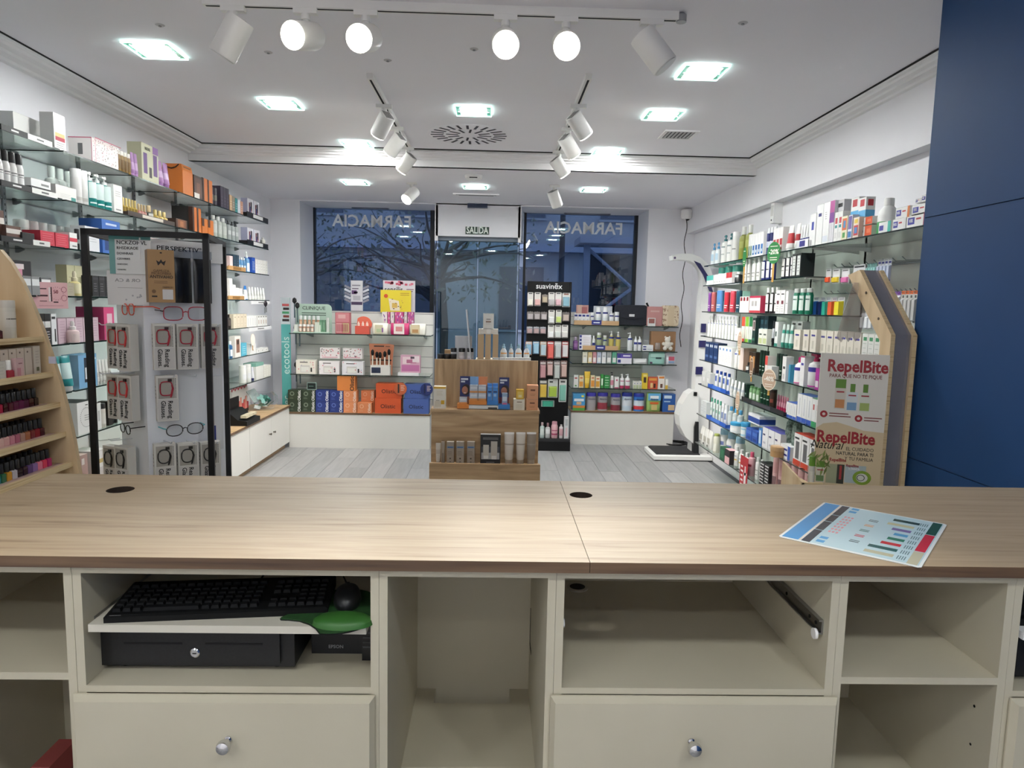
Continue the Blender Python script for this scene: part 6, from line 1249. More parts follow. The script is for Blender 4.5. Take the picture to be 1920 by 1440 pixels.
MB().box(-w*.38,-.02,0,w*.38,.08,.10,PAPER('#e2ddd6')).box(-w*.34,-.021,.02,w*.02,-.02,.08,PAPER('#26304c')).build('base',t);MB().prism([(-w*.4+w*.8*k/10,.012*math.sin(math.pi*k/10))for k in range(11)]+[(w*.4,.03),(-w*.4,.03)],.148,.158,'z',BLACK).xf(Matrix.Translation((0,.04,0))).build('brush_holder',t)
m=MB();m.front(-w*.3,hh*.9,w*.1,hh*.94,.079,PAPER('#3a2a26'));m.front(w*.16,hh*.9,w*.34,hh*.93,.079,PAPER('#8a5a48'));m.build('small_print',t)
for k,(x,tp)in enumerate(((-.09,.27),(-.045,.24),(-.01,.235),(.04,.25),(.085,.28))):
    g=MB().tube([(x,.04,.05),(x,.045,tp*.75)],.008,PAPER('#e8dfd2'),8).build('brush',t);MB().lathe([(.009,0),(.017,.02),(.015,.05),(.003,.065)],BLACK,10,(x,.045,tp*.75)).build('bristles',g)
b(z,745,786,1,699,ctn('#eceaea',d=.08),'tray','flat white tray under the pink box',cat='tray',dep=.08,Y=YG-.01)
b(z+.03,750,789,1,666,ctn('#d4a4b8',(.05,.1,.95,.45,'#c070a0'),(.1,.5,.5,.9,'#ead0d4'),(.3,.55,.8,.75,'#b86a8a'),(.6,.6,.95,.95,'#e8d8dc'),(.5,.8,.7,.92,'#4a3a4a'),d=.06),'gift_box','pink and white gift box with a bow print',dep=.06)
z=GZ['cab']
def olistic(x0,x1,zo,h,base,txtc,label,vertical=True,d=.11,Y=None,circle=None,size=None):
    Y=Y or YG;xa,xb_=xw(x0,Y,z+zo),xw(x1,Y,z+zo);w=(xb_-xa)*.985
    t=thing('supplement_box',label,'box',((xa+xb_)/2,Y,z+zo+.0008));fx=dict(left=PAPER(base),right=PAPER(base))
    m=MB().box(-w/2,0,0,w/2,d,h,PAPER(base));
    if circle:m.disc((-w*.2,-.0005,h*.66),h*.2,PAPER(circle),seg=18);m.disc((-w*.2,-.0007,h*.66),h*.12,PAPER(base),seg=14);m.front(-w*.38,h*.2,-w*.1,h*.23,-.0005,PAPER(circle));m.front(-w*.38,h*.3,-w*.14,h*.32,-.0005,PAPER(circle))
    m.build('carton',t)
    if vertical:text('Olistic',size or h*.36,PAPER(txtc),t,(w*.34,-.0008,h*.5),(R(90),R(-90),0),bold=.022)
    else:text('Olistic',size or w*.22,PAPER(txtc),t,(0,-.0008,h*.46),bold=.008)
    return t
hb_=.117
for r_i,zo in((0,0),(1,hb_+.001)):
    rn=('lower','upper')[r_i]
    for k in range(2):olistic(540+26*k,565.5+26*k,zo,hb_,'#33402f','#f0f0ec','%s dark green hair supplement box, %s column'%(rn,('first','second')[k]),circle='#7d8a76')
    for k in range(2):olistic(592+26*k,617.5+26*k,zo,hb_,'#26397e','#f0f0f4','%s navy hair supplement box, %s column'%(rn,('first','second')[k]),circle='#5c70b4')
    olistic(644,669,zo,hb_,'#e08d5e','#f4ded0','%s peach supplement box beside the navy ones'%rn,circle='#ecae8a')
olistic(670,697,0,.112,'#dd8656','#f2dccc','peach supplement box standing forward, bottom row',Y=YG-.02,circle='#ecae8a');olistic(677,702,.118,.112,'#dc7f50','#f2dccc','peach supplement box behind, upper row',Y=YG+.08,circle='#e8a480');tag(MB().box(xw(677,YG+.08,z),YG+.08,z+.0005,xw(702,YG+.08,z),YG+.19,z+.1175,PAPER('#c87444')).build('supplement_box'),'peach supplement box hidden under the upper row','box')
olistic(632,666,2*hb_+.003,.155,'#dc8440','#2a2420','tall orange supplement box on top of the stacks',Y=YG+.0,size=.06)
BW=PAPER('#f0c8a4')
for nm,base,x0,x1,x0u,x1u in(('orange','#d8582a',702.5,752,704.5,753.5),('blue','#4a62a4',756,804,758,805)):
    olistic(x0,x1,0,.162,base,'#2a1c18' if nm=='orange' else '#1c2444','lower large %s supplement gift box'%nm,vertical=False,d=.16);olistic(x0u,x1u,.163,.155,base,'#2a1c18' if nm=='orange' else '#1c2444','upper large %s supplement gift box'%nm,vertical=False,d=.15,Y=YG+.01)
for px,py,hx,lab in((751,729,'#c8643c','round orange leaflet tag on the orange gift box'),(800,730,'#22306a','round navy leaflet tag on the blue gift box')):
    p=at(px,py,Y=YG-.012);t=thing('round_tag',lab,'tag',(p.x,YG-.012,p.z));pts=[(.066*math.cos(2*math.pi*k/28),.066*math.sin(2*math.pi*k/28))for k in range(28)]
    MB().prism(pts,0,.002,'y',PAPER(hx)).build('disc',t);m=MB();m.front(-.03,-.045,-.012,.05,-.0005,PAPER('#2a2022' if 'orange' in lab else '#141c44'))
    for k in range(4):m.front(.002,.03-k*.016,.042-.008*(k%2),.035-k*.016,-.0005,PAPER('#f0d8cc'))
    m.build('print',t)
p=at(583,724,Y=YG);t=thing('price_display','tiny black price screen on the dark green boxes','screen',(p.x,YG+.03,z+2*hb_+.003));MB().box(-.05,0,0,.05,.012,.078,PAPER('#9ab0a8')).build('frame',t);MB().box(-.043,-.001,.007,.043,.0,.071,PAPER('#12201e')).box(-.03,-.0015,.035,.02,-.001,.041,PAPER('#7a9a92')).build('screen',t)
# side brush stand (teal strip)
p0=at(538,575,Y=7.42);xs=xw(529,7.42,.6);xe=xw(546,7.42,.6);t=thing('brush_stand','tall teal side stand with vertical lettering and makeup brushes','stand',((xs+xe)/2,7.42,0));w=xe-xs;zt_=at(538,558,Y=7.42).z
MB().box(-w/2,0,.385,w/2,.01,zt_,noisy('teal_print',[(.3,'#3f8f8a'),(.7,'#5aa6a4')],nscale=3,rough=.5)).build('panel',t);MB().box(-w/2,-.001,zt_-.28,w/2,0,zt_,PAPER('#c9d2d6')).build('header',t)
text('ecotools',.115,PAPER('#cfe8e2'),t,(.0,-.0008,.98),(R(90),R(-90),0));text('ec',.115,PAPER('#cfe8e2'),t,(.0,-.0008,.50),(R(90),R(-90),0));m=MB()
for k,hx in enumerate(('#c85a5a','#2a2426','#4a9a6a','#7a3a30','#2a2426')):m.front(-w*.35+.01*(k%2),zt_-.09-k*.04,w*.4,zt_-.065-k*.04,-.0015,PAPER(hx))
m.build('print',t)
for k,(x,zz)in enumerate(((.09,zt_-.01),(.12,zt_-.06),(.10,1.30),(.14,1.28),(.10,.9),(.14,.88),(.11,.55),(.14,.54))):
    g=MB().tube([(x,.02,zz-.2),(x,.02,zz-.05)],.007,mat('#4a5a62',.4),6).build('brush',t);MB().lathe([(.009,0),(.024,.02),(.02,.05),(.004,.062)],mat('#1c1a1c',.8),10,(x,.02,zz-.05)).build('bristles',g)
# ---------------------------------------------------------------- black hanging stand (baby accessories)
YS=7.70;t=thing('accessory_stand','tall black hanging stand of baby soothers with white lettering','stand',(0,0,0));sx0,sx1=xw(986,YS,1),xw(1068,YS,1);zt_=1.83
MB().box(sx0,YS+.02,.0,sx1,YS+.05,zt_,BLACK).build('back_panel',t);MB().box(sx0,YS-.32,0,sx1,YS+.05,.10,BLACK).build('base',t);MB().box(sx0,YS-.30,.10,sx1,YS+.02,.13,mat('#2a2a2c',.4)).build('base_shelf',t)
for x in(sx0,sx1-.02):MB().box(x,YS+.0,.1,x+.02,YS+.05,zt_,BLACK).build('side_post',t)
text('suavin\u0113x',.082,PAPER('#eeeeee'),t,((sx0+sx1)/2-.005,YS+.019,at(1025,537,Y=YS).z),bold=.01)
SH=MB().tube([(0,.05,0),(0,-.03,-.002),(0,-.04,.008)],.002,STEEL,6).mesh('hook')
def blist(x0,x1,yt,yb,mk,label,n=1):
    Yp=YS-.005;a,c=at(x0,yt,Y=Yp),at(x1,yb,Y=Yp);pt=(c.x-a.x)/n;parts=mk(abs(pt)*.93,a.z-c.z)
    for k in range(n):
        put('baby_accessory_pack',parts,nth(label,k,n),'blister pack',(a.x+pt*(k+.5),Yp,c.z),0,label if n>1 else None);link('hook',SH,t,(a.x+pt*(k+.5),Yp+.004,a.z-(a.z-c.z)*.05))
WB=lambda c,dk='#4a4a4c':pack('#e6e3df',c,(.2,.88,.8,.94,dk),d=.03,vtop=.5)
for k,(x0,x1,c,lab)in enumerate(((989,1000,'#e8e4d8','cream'),(1002,1014,'#e2b4b0','pink'),(1028,1040,'#b8b4b4','grey'),(1041,1053,'#d8b0b8','rose'))):blist(x0,x1,548,574,WB(c),'white soother pack with %s soother, top row of the black stand'%lab)
blist(1016,1027,552,568,pack('#9a8f86','#b8a890',d=.03),'brown soother pack without card in the top row');blist(1054,1069,549,576,pack('#dcdad6','#8ab0c0',(.2,.86,.8,.95,'#a06a5c'),d=.04),'grey house-shaped pack with blue window, top row right')
blist(988,1026,584,600,pack('#8a8280','#b0a8a8',d=.03),'small clear soother pack in the second row',3);blist(1028,1040,581,607,WB('#dcdcdc','#2a2a2a'),'white soother pack in the second row, before the green one');blist(1042,1053,581,606,WB('#c4d47c','#2a2a2a'),'white soother pack with lime green soother, second row');blist(1054,1068,585,603,pack('#7a7270','#b8a8a0',d=.03),'brown clear pack at the right of the second row')
blist(987,1024,612,626,pack('#8d9098','#b49a9a',(.1,.8,.9,.95,'#d0d4d8'),d=.03),'small grey clear pack in the third row',3)
for k,c in enumerate(('#e0e0e0','#cfd4d0','#d8d4d0')):blist(1027+13*k,1039+13*k,609,634,WB(c,'#3a3a3a'),'%s white soother pack with wide base in the third row'%('left','middle','right')[k])
for k,(c,cc,lab)in enumerate((('#8ab0cc','#d8a48a','blue and tan'),('#9cc0d4','#7aa0c0','light blue'),('#a8bcc4','#c8a080','grey and tan'),('#d86a62','#c84a4a','coral red'),('#b8bcbc','#d0d4d4','silver'),('#cfcccc','#b04a4a','white and red'))):blist(985+13.6*k,997.5+13.6*k,640,(666,664,668,673,672,671)[k],pack(cc,c,(.1,.85,.9,.95,'#e6e6e4'),d=.05,vtop=.8),'%s baby bottle pack in the fourth row'%lab)
for k in range(4):blist(1012+13*k,1024+13*k,676,(710,705,711,708)[k],pack(('#7a5a5e','#8a6a64','#8a8a8a','#9a7a74')[k],('#b88a8e','#c8a8a4','#b8bcb8','#c0a49c')[k],(.1,.8,.9,.92,'#e0d8d6'),d=.05,vtop=.76),'%s baby bottle pack in the fifth row'%('plum','brown pink','grey dotted','taupe')[k])
blist(1011,1026,712,747,pack('#5a5a5e','#c8a84a',(.1,.82,.9,.96,'#dfe0e0'),d=.04,vtop=.75),'grey bag with yellow contents in the sixth row');blist(1027,1046,711,746,pack('#e0e2e0','#9cb44a',(.15,.82,.5,.9,'#2a2a2a'),d=.04,vtop=.62),'white bag with lime green contents in the sixth row');blist(1048,1062,711,754,pack('#eceae8','#7ab0a0',(.2,.86,.8,.92,'#3a3a3a'),(.2,.1,.8,.4,'#d07a70'),d=.02,vtop=.75),'long white card with green and red clip, sixth row');blist(1014,1040,750,763,pack('#a8b4b0','#3f9a80',d=.03,vtop=.9),'clear tray of green clips in the seventh row')
for x0,x1,yt,mk,lab in((1012,1021,793,btl('#c8d8d4','#b8a0a4',(.2,.6,'#e0e8e4'),cap_h=.2),'mint drinking bottle on the base of the black stand'),(1022,1032,794,btl('#d0d0d0','#8a6a70',(.3,.6,'#f0f0f0'),cap_h=.25),'grey drinking bottle with plum cap on the stand base'),(1033,1046,791,btl('#e6b4bc','#d8a0ac',(.2,.3,'#b04a6a'),(.45,.5,'#b04a6a'),cap_h=.16,kind='flip'),'pink drinking bottle with flower dots'),(1048,1056,797,btl('#e8e0e0','#c8c4c4',(.2,.7,'#d8a8b0'),cap_h=.12),'white and pink slim bottle on the stand base'),(1057,1066,782,ctn('#dcdcdc',(.2,.6,.8,.9,'#b8bcbc'),(.3,.1,.7,.5,'#e8c4c8'),d=.06),'tall grey bottle carton on the stand base')):
    row(YS-.28,.131,x0,x1,1,yt,mk,'drinking_bottle' if 'bottle' in lab and 'carton' not in lab else 'carton',lab,dep=.06,cat='bottle' if 'carton' not in lab else 'box')
# ---------------------------------------------------------------- back right gondola (baby care)
YR=7.78;gx0,gx1=xw(1071,YR,.4),xw(1264,YR,.4)
gr_,ybR=gondola('slatwall_gondola','white slatwall gondola of baby products under the second shop window',gx0,gx1,YR,.388,1.50,.40)
RGZ=[1.36,1.08,.932,.65,.388]
for zz,lab in zip(RGZ[:4],('top','second','third','fourth')):gshelf('%s glass shelf of the baby product gondola'%lab,gx0-.01,gx1+.0,YR-.02,ybR,zz)
def c(lv,x0,x1,n,yt,mk,name,label,**k):return row(YR,RGZ[lv],x0,x1,n,yt,mk,name,label,**k)
NB='#2c3484'
def btray(zz,x0,x1,lab,plate):
    xa,xb_=xw(x0,YR,zz),xw(x1,YR,zz);t=thing('wooden_tray',lab,'tray',((xa+xb_)/2,YR-.015,zz+.0006));w=xb_-xa;PW=PAPER('#c9a57c')
    MB().box(-w/2,0,0,w/2,.16,.004,PW).build('base',t);MB().box(-w/2,0,.004,w/2,.005,.05,PW).build('front_lip',t);MB().box(-.055,-.003,.004,.055,0,.055,PAPER(NB)).box(-.035,-.0036,.022,.035,-.003,.034,PAPER('#e8eaf4')).build('name_plate',t)
btray(RGZ[0],1076,1160,'light wooden tray with navy plate on the top baby shelf',0);btray(RGZ[1],1092,1158,'light wooden tray with navy plate on the second baby shelf',0)
c(0,1076,1105,4,588,ctn('#efeff0',(.1,.72,.9,.9,NB),(.3,.2,.7,.5,'#c8ccd4'),d=.05),'carton','small white baby care carton in the top tray, left',dep=.05,zoff=.006)
row(YR+.08,RGZ[0]+.005,1079,1103,1,572,ctn('#c89a94',(.1,.5,.5,1,'#d8b4a4'),(.45,.3,.9,.9,'#b06a6a'),(.2,.1,.8,.45,'#e0b0a8'),d=.01),'photo_card','reddish photo card behind the small baby cartons',cat='card',dep=.01)
row(YR+.10,RGZ[0]+.005,1111,1148,1,574,ctn('#c4c8d2',(.1,.6,.9,.9,'#d8dce4'),d=.01),'photo_card','grey card behind the baby lotion bottles',cat='card',dep=.01)
for x0,x1,yt,kd,lab in((1107,1114,586,'wide','short white tube-like bottle with navy top'),(1116,1127,576,'flip','tall white baby lotion bottle, left of its twin'),(1129,1140,576,'flip','tall white baby lotion bottle, right of its twin'),(1142,1151,584,'pump','white baby lotion bottle with pump top'),(1152,1161,585,'wide','short white baby bottle at the tray end')):
    c(0,x0,x1,1,yt,btl('#eff0f1','#f2f3f4',(.62,.72,NB),(.2,.4,'#dde4ea'),cap_h=.16,kind=kd),'bottle',lab+', top baby shelf',dep=.05,zoff=.006)
# bags
xa,xb_=xw(1155,YR,1.36),xw(1214,YR,1.36);t=thing('nursery_bag','black nursery bag with flap and white tag on the top baby shelf','bag',((xa+xb_)/2,YR+.10,RGZ[0]+.001));w=xb_-xa;hh=at(1185,572,Y=YR).z-RGZ[0];NVB=noisy('navy_fabric',[(.3,'#1b1d26'),(.7,'#22242e')],nscale=80,rough=.85)
def rbox(w,h,d,m,r=.03):
    rings=[]
    for y,s in((-d/2,.94),(-d/2+d*.12,1),(d/2-d*.12,1),(d/2,.94)):
        ring=[]
        for cx,cz,a0 in((w/2-r,r,-90),(w/2-r,h-r,0),(-w/2+r,h-r,90),(-w/2+r,r,180)):
            for a in range(0,91,30):ring.append((s*(cx+r*math.cos(R(a0+a))),y,h/2+s*(cz+r*math.sin(R(a0+a))-h/2)))
        rings.append(ring)
    return MB().loft(rings,m)
rbox(w,hh,.14,NVB).build('body',t);fp=[(-w*.42,hh*.66),(w*.42,hh*.66),(w*.36,hh*.44),(w*.15,hh*.34),(-w*.15,hh*.34),(-w*.36,hh*.44)];MB().prism(fp,-.082,-.074,'y',NVB).build('flap',t);MB().box(-.03,-.085,hh*.44,.03,-.082,hh*.56,PAPER('#d8d8da')).build('tag',t);MB().tube([(w*.5,0,hh*.75),(w*.56,0,hh*.95),(w*.50,0,hh*1.12)],.012,BLACK,6).build('strap',t)
xa,xb_=xw(1213,YR,1.36),xw(1243,YR,1.36);t=thing('pink_folder','dusty pink document bag beside the black nursery bag','bag',((xa+xb_)/2,YR+.06,RGZ[0]+.001));hh=at(1228,575,Y=YR).z-RGZ[0];rbox(xb_-xa,hh,.07,mat('#b98482',.6),.02).build('body',t);MB().box(-.05,-.036,hh*.72,.05,-.0355,hh*.8,PAPER('#d8b0ac')).build('lettering_plate',t)
row(YR-.0,RGZ[0],1214,1229,1,596,ctn('#e9e8e8',(.12,.35,.88,.9,'#9a5f58'),d=.012),'photo_card','small white framed card before the pink bag',cat='card',dep=.012)
xa,xb_=xw(1244,YR,1.36),xw(1275,YR,1.36);t=thing('floral_bag','beige floral fabric bag at the end of the top baby shelf','bag',((xa+xb_)/2-.01,YR+.08,RGZ[0]+.001));hh=at(1258,573,Y=YR).z-RGZ[0];FB=noisy('floral_fabric',[(.40,'#9a7a66'),(.46,'#d4c2a8'),(.8,'#dccdb6')],nscale=34,rough=.9);rbox(xb_-xa,hh,.12,FB,.03).build('body',t);MB().box(-.035,-.063,.01,.035,-.058,hh*.95,mat('#cdb99c',.8)).build('front_band',t)
c(1,1074,1084,1,632,btl('#8a5a9a','#c8b8d0',(.2,.5,'#a87ab4'),cap_h=.25),'bottle','purple baby bottle at the left of the second baby shelf',dep=.05)
c(1,1085,1108,1,628,ctn('#eceaf0',(0,.0,.22,1,'#e6e6f2'),*((.03,.1+.24*k,.2,.26+.24*k,NB)for k in range(4)),*lines(.35,.9,.2,.8,5,'#c8b8bc'),d=.06),'carton','white baby care carton with a column of navy squares',dep=.06)
c(1,1110,1116,1,630,btl('#eef0f0','#f2f2f2',(.3,.5,NB),cap_h=.2),'bottle','slim white baby bottle in the second tray',dep=.04,zoff=.006)
for x0,x1,yt,hx,kd,lab in((1118,1128,624,'#a8b48c','flip','sage green baby gel bottle'),(1130,1138,629,'#b4c0a4','flip','shorter pale green baby gel bottle'),(1141,1151,621,'#c8b864','pump','yellow baby gel pump bottle, left'),(1154,1164,622,'#c8b864','pump','yellow baby gel pump bottle, right')):c(1,x0,x1,1,yt,btl(hx,'#eeeeee',(.6,.7,NB),cap_h=.24 if kd=='pump' else .14,kind=kd,shoulder=.25),'bottle',lab+' in the second baby shelf tray',dep=.05,zoff=.006)
c(1,1176,1186,1,624,btl('#e6eaec','#f0f0f0',(.6,.7,NB),cap_h=.22,kind='pump',shoulder=.25),'bottle','white baby pump bottle right of the yellow ones',dep=.05)
c(1,1188,1203,2,631,btl('#eef0f4','#f2f2f2',(.45,.6,NB),cap_h=.2,kind='spray'),'bottle','slim white baby spray bottle on the second baby shelf',dep=.04)
c(1,1204,1225,1,647,ctn('#eef0f2',(.05,.6,.35,.8,NB),(.05,.2,.35,.4,NB),(.45,.25,.9,.35,'#c0c4cc'),d=.06),'carton','low white baby cream carton before the teddy box',dep=.06)
xa,xb_=xw(1221,YR,1.08),xw(1267,YR,1.08);hh=at(1245,622,Y=YR).z-RGZ[1];t=thing('teddy_gift_box','kraft gift box holding a small white teddy bear','box',((xa+xb_)/2,YR+.03,RGZ[1]+.001));w=xb_-xa
MB().box(-w/2,0,0,w/2,.09,hh,PAPER('#a87f5c')).build('box',t);TB=mat('#d8d2c8',.9);tb=MB()
def blob(mb,c_,r,m):mb.lathe([(r*math.sin(math.pi*k/8)+.0005,-r*math.cos(math.pi*k/8))for k in range(9)],m,12,c_,1,.8,False)
for c_,r in(((.045,-.015,.13),.034),((.022,-.01,.16),.012),((.068,-.01,.16),.012),((.045,-.02,.075),.042),((.0,-.02,.085),.02),((.09,-.02,.085),.02),((.015,-.03,.035),.024),((.078,-.03,.035),.024)):blob(tb,c_,r,TB)
tb.build('teddy_bear',t);MB().lathe([(.028,.02),(.03,.03),(.03,.09),(.026,.095)],mat('#8d8078',.3),14,(-.07,-.03,0)).build('cup',t)
for k,(x0,x1,hx,lab)in enumerate(((1092,1101,'#e9e2cc','cream'),(1102,1110,'#e0c890','yellow'),(1111,1118,'#d89aa0','pink'),(1119,1127,'#c4cce0','pale blue'),(1128,1136,'#dfe4e8','white'),(1137,1146,'#a8b0ae','grey'),(1147,1156,'#5aa88c','green'))):c(2,x0,x1,1,660,ctn(hx,(.15,.1,.85,.5,'#f0efec'),(.2,.6,.8,.66,'#8a8a8a'),d=.05),'carton','%s baby cologne carton on the third baby shelf'%lab,dep=.05)
c(2,1156,1185,1,663,ctn('#e9e4ee',(0,.55,1,1,'#5a4aa4'),(.05,.6,.25,.9,NB),(.05,.1,.25,.4,NB),(.4,.7,.9,.85,'#e6e0f4'),d=.07),'carton','purple and white baby carton on the third baby shelf',dep=.07)
c(2,1187,1215,1,673,pouch('#e6e6e8',d=.10),'wipes_pack','flat white wipes pack on the third baby shelf',cat='wipes',dep=.10)
c(2,1216,1248,1,661,pouch('#9fd0c4',(.4,.45,.75,.6,'#2a4a48'),(.05,.05,.2,.2,'#5a3a5a'),(.05,.6,.95,.9,'#b4ddd2'),d=.10),'wipes_pack','mint green wipes pack on the third baby shelf',cat='wipes',dep=.10)
c(2,1249,1268,1,665,pouch('#dcdce4',(.2,.4,.8,.8,'#c85a70'),(.2,.15,.8,.35,'#8aa4c8'),d=.09),'wipes_pack','white and pink wipes pack at the third baby shelf end',cat='wipes',dep=.09)
for x0,x1,yt,mk,nm,lab in((1075,1084,703,ctn('#ecece6',(.2,.7,.8,.8,'#b84a4a'),(.3,.1,.7,.2,'#4a9a4a'),d=.05),'carton','white carton with red text at the left of the fourth baby shelf'),(1085,1094,704,ctn('#ead9b0',(.1,.1,.9,.5,'#e09a3c'),(.2,.75,.8,.85,'#c8603c'),d=.05),'carton','cream and orange carton on the fourth baby shelf'),(1095,1107,697,tub('#e8c040','#e6b42c',(.3,.6,'#f0d468'),cap_h=.2),'tube','yellow sun tube on the fourth baby shelf'),(1107,1115,704,ctn('#ead9b0',(.1,.1,.9,.6,'#e0943a'),(.2,.75,.8,.85,'#c8603c'),d=.05),'carton','orange carton right of the yellow tube'),(1116,1125,706,ctn('#eadcc0',(.1,.1,.9,.6,'#d8a03a'),(.2,.75,.8,.85,'#c8603c'),d=.05),'carton','amber carton left of the green ones'),(1126,1131,702,ctn('#3fa04a',(.2,.2,.8,.7,'#e4f0e0'),d=.05),'carton','narrow green carton with white panel'),(1132,1143,704,ctn('#2c8a42',*lines(.15,.85,.2,.8,4,'#cfe8cf',.05),d=.05),'carton','wide green carton with white text'),(1144,1151,698,btl('#eceae8','#2a2426',(.2,.5,'#d88aa0'),cap_h=.22,kind='pump'),'bottle','white bottle with black pump on the fourth baby shelf'),(1152,1160,707,ctn('#eceae8',(.3,.65,.7,.8,'#b84a70'),(0,0,1,.1,'#b84a70'),d=.05),'carton','white carton with pink mark between the pump bottles'),(1162,1171,702,btl('#f0eff0','#f2f2f2',(0,.2,'#b0305c',1),(.5,.55,'#b0305c'),cap_h=.24,kind='pump'),'bottle','white pump bottle with crimson base, left'),(1172,1182,702,btl('#f0eff0','#f2f2f2',(0,.2,'#b0305c',1),(.5,.55,'#b0305c'),cap_h=.24,kind='pump'),'bottle','white pump bottle with crimson base, right'),(1203,1214,700,ctn('#e6c83a',(.25,.4,.75,.75,'#4a3a2c'),(.2,.8,.8,.92,'#f0e090'),d=.05),'carton','yellow children vitamin carton on the fourth baby shelf'),(1214,1233,707,ctn('#cf5a3c',(.1,.7,.9,.9,'#e8a04a'),(.25,.1,.5,.5,'#e8c88a'),(.6,.1,.8,.45,'#4a2a20'),d=.05),'carton','red orange children carton on the fourth baby shelf'),(1233,1246,705,ctn('#efe9e0',(.1,.8,.9,.95,'#e08a3c'),(.35,.1,.7,.4,'#6a4a3a'),d=.05),'carton','white children carton with orange top'),(1247,1252,711,ctn('#efeee8',(0,0,1,.4,'#e0b84a'),d=.05),'carton','narrow white and yellow carton at the shelf end')):
    c(3,x0,x1,1,yt,mk,nm,lab,dep=.05)
c(3,1187,1203,3,715,ctn('#eceae4',(.1,0,.9,.5,'#b8c49a'),(.3,.6,.7,.8,'#9aa4b8'),d=.05),'carton','small white and green carton on the fourth baby shelf',dep=.05)
# formula tins on the base
o=c(4,1073,1097,1,738,ctn('#4a9ed4',(0,0,1,.18,'#5aa84a'),(0,.16,1,.3,'#e08a3c'),(.1,.55,.9,.7,'#e8eef2'),(.3,.35,.7,.52,'#d8b890'),(.7,.8,.9,.9,'#e8d84a'),d=.12,side='#3a80b8'),'formula_carton','blue baby cereal carton with white lettering on the base',cat='box',dep=.12)
for k,(x0,x1,yt,mk,lab)in enumerate(((1099,1119,737,tin('#a8a4a6','#3a34a0',(.3,.6,'#b4b0b2')),'grey formula tin with violet-blue lid, first'),(1120,1141,737,tin('#a8a4a6','#3a34a0',(.08,.45,'#9a3a48')),'grey formula tin with red number panel, second'),(1145,1165,739,tin('#a8a4a6','#3a34a0',(.02,.35,'#8a3444')),'grey formula tin with low red panel, third'),(1166,1187,737,tin('#c4d4e2','#22308c',(.3,.6,'#e0e8f0')),'pale blue formula tin with navy lid'),(1188,1210,738,tin('#3a7ac8','#2a3aa0',(.3,.6,'#d8e4f0'),(.1,.3,'#c83a44')),'bright blue formula tin with red spot'),(1212,1240,737,pouch('#9cc070',(.05,.6,.95,.98,'#6ab4e0'),(.2,.7,.8,.85,'#eef4f6'),(.2,.4,.8,.52,'#d86a30'),(.3,.1,.7,.38,'#d8c480'),d=.12),'green and blue cereal pouch on the base'),(1241,1266,739,ctn('#2a5aa4',(.1,.75,.7,.92,'#cfe0f0'),(.45,.1,.95,.4,'#d8bc94'),(.1,.55,.6,.62,'#a8c8e8'),d=.12,side='#244c8c'),'navy cereal carton with a biscuit picture on the base'))):
    c(4,x0,x1,1,yt,mk,'formula_tin' if 'tin' in lab else 'cereal_pack',lab,cat='tin' if 'tin' in lab else 'box',dep=.12,txt=('Almir\u00f3n',.15,.5,.66,'#2a2a4a' if k<6 else '#f0f4f8',.8)if k<6 else None)
# ---------------------------------------------------------------- stepped oak display in the aisle
Y0,Y1,Y2=4.10,4.22,4.36
t=thing('oak_display','stepped oak display stand in the middle of the aisle','display',(0,0,0))
ax0,ax1=-.378,.291;bx0,bx1=x_on(809,Y1,.93),x_on(1011,Y1,.93);cx0,cx1=x_on(815,Y2,1.2),x_on(1009,Y2,1.2);z1,z2,z3=.607,.918,at(912,675,Y=Y2).z
MB().box(ax0,Y0,.50,ax1,Y0+.018,z1,OAKM).build('lower_front',t);MB().box(ax0,Y0+.018,.58,ax1,Y1,z1-.018,OAKM).build('lower_shelf',t)
MB().box(ax0+.03,Y0+.05,0,ax1-.03,Y0+.5,.50,OAKM).build('plinth',t)
MB().box(bx0,Y1,z1-.018,bx1,Y1+.018,z2-.018,OAKM).build('middle_front',t);MB().box(bx0-.004,Y1-.004,z2-.018,bx1+.004,Y2,z2,OAKM).build('middle_shelf',t)
MB().box(cx0,Y2,z2-.018,cx1,Y2+.018,z3,OAKV).build('upper_front',t);MB().box(cx0,Y2+.018,z3-.05,cx1,Y2+.36,z3-.03,OAKM).build('top_shelf',t);MB().box(bx0+.01,Y1+.018,.0,bx1-.01,Y2+.34,z2-.03,OAKM).build('carcass',t)
def dr_(z,Y,x0,x1,n,yt,mk,name,label,**k):return row(Y,z,x0,x1,n,yt,mk,name,label,**k)
zl=z1-.018
for k,(x0,x1)in enumerate(((837,851),(855,870),(875,890))):dr_(zl,Y0+.05,x0,x1,1,829,ctn('#a89a8c',(0,.72,1,.82,'#8a96a8'),(.12,.74,.88,.79,'#4a6a9a'),*lines(.15,.75,.42,.58,4,'#7a6c60',.014),(.4,.24,.6,.3,'#4a4038'),(.4,.1,.6,.14,'#6a5e54'),d=.035,top='#cfc6bc',side='#8f8276'),'carton','%s taupe carton of the three alike on the lowest display step'%('left','middle','right')[k],dep=.035)
dr_(zl,Y0+.04,816,826,1,832,tub('#d6cdc2','#b8aca0',(.5,.7,'#c4b8ac'),cap_h=.14),'tube','pale taupe tube at the left end of the lowest display step',dep=.04);dr_(zl,Y0+.06,827,833,1,829,ctn('#b0a294',(.2,.1,.8,.5,'#8d8074'),d=.035),'carton','slim taupe carton behind the pale tube',dep=.035)
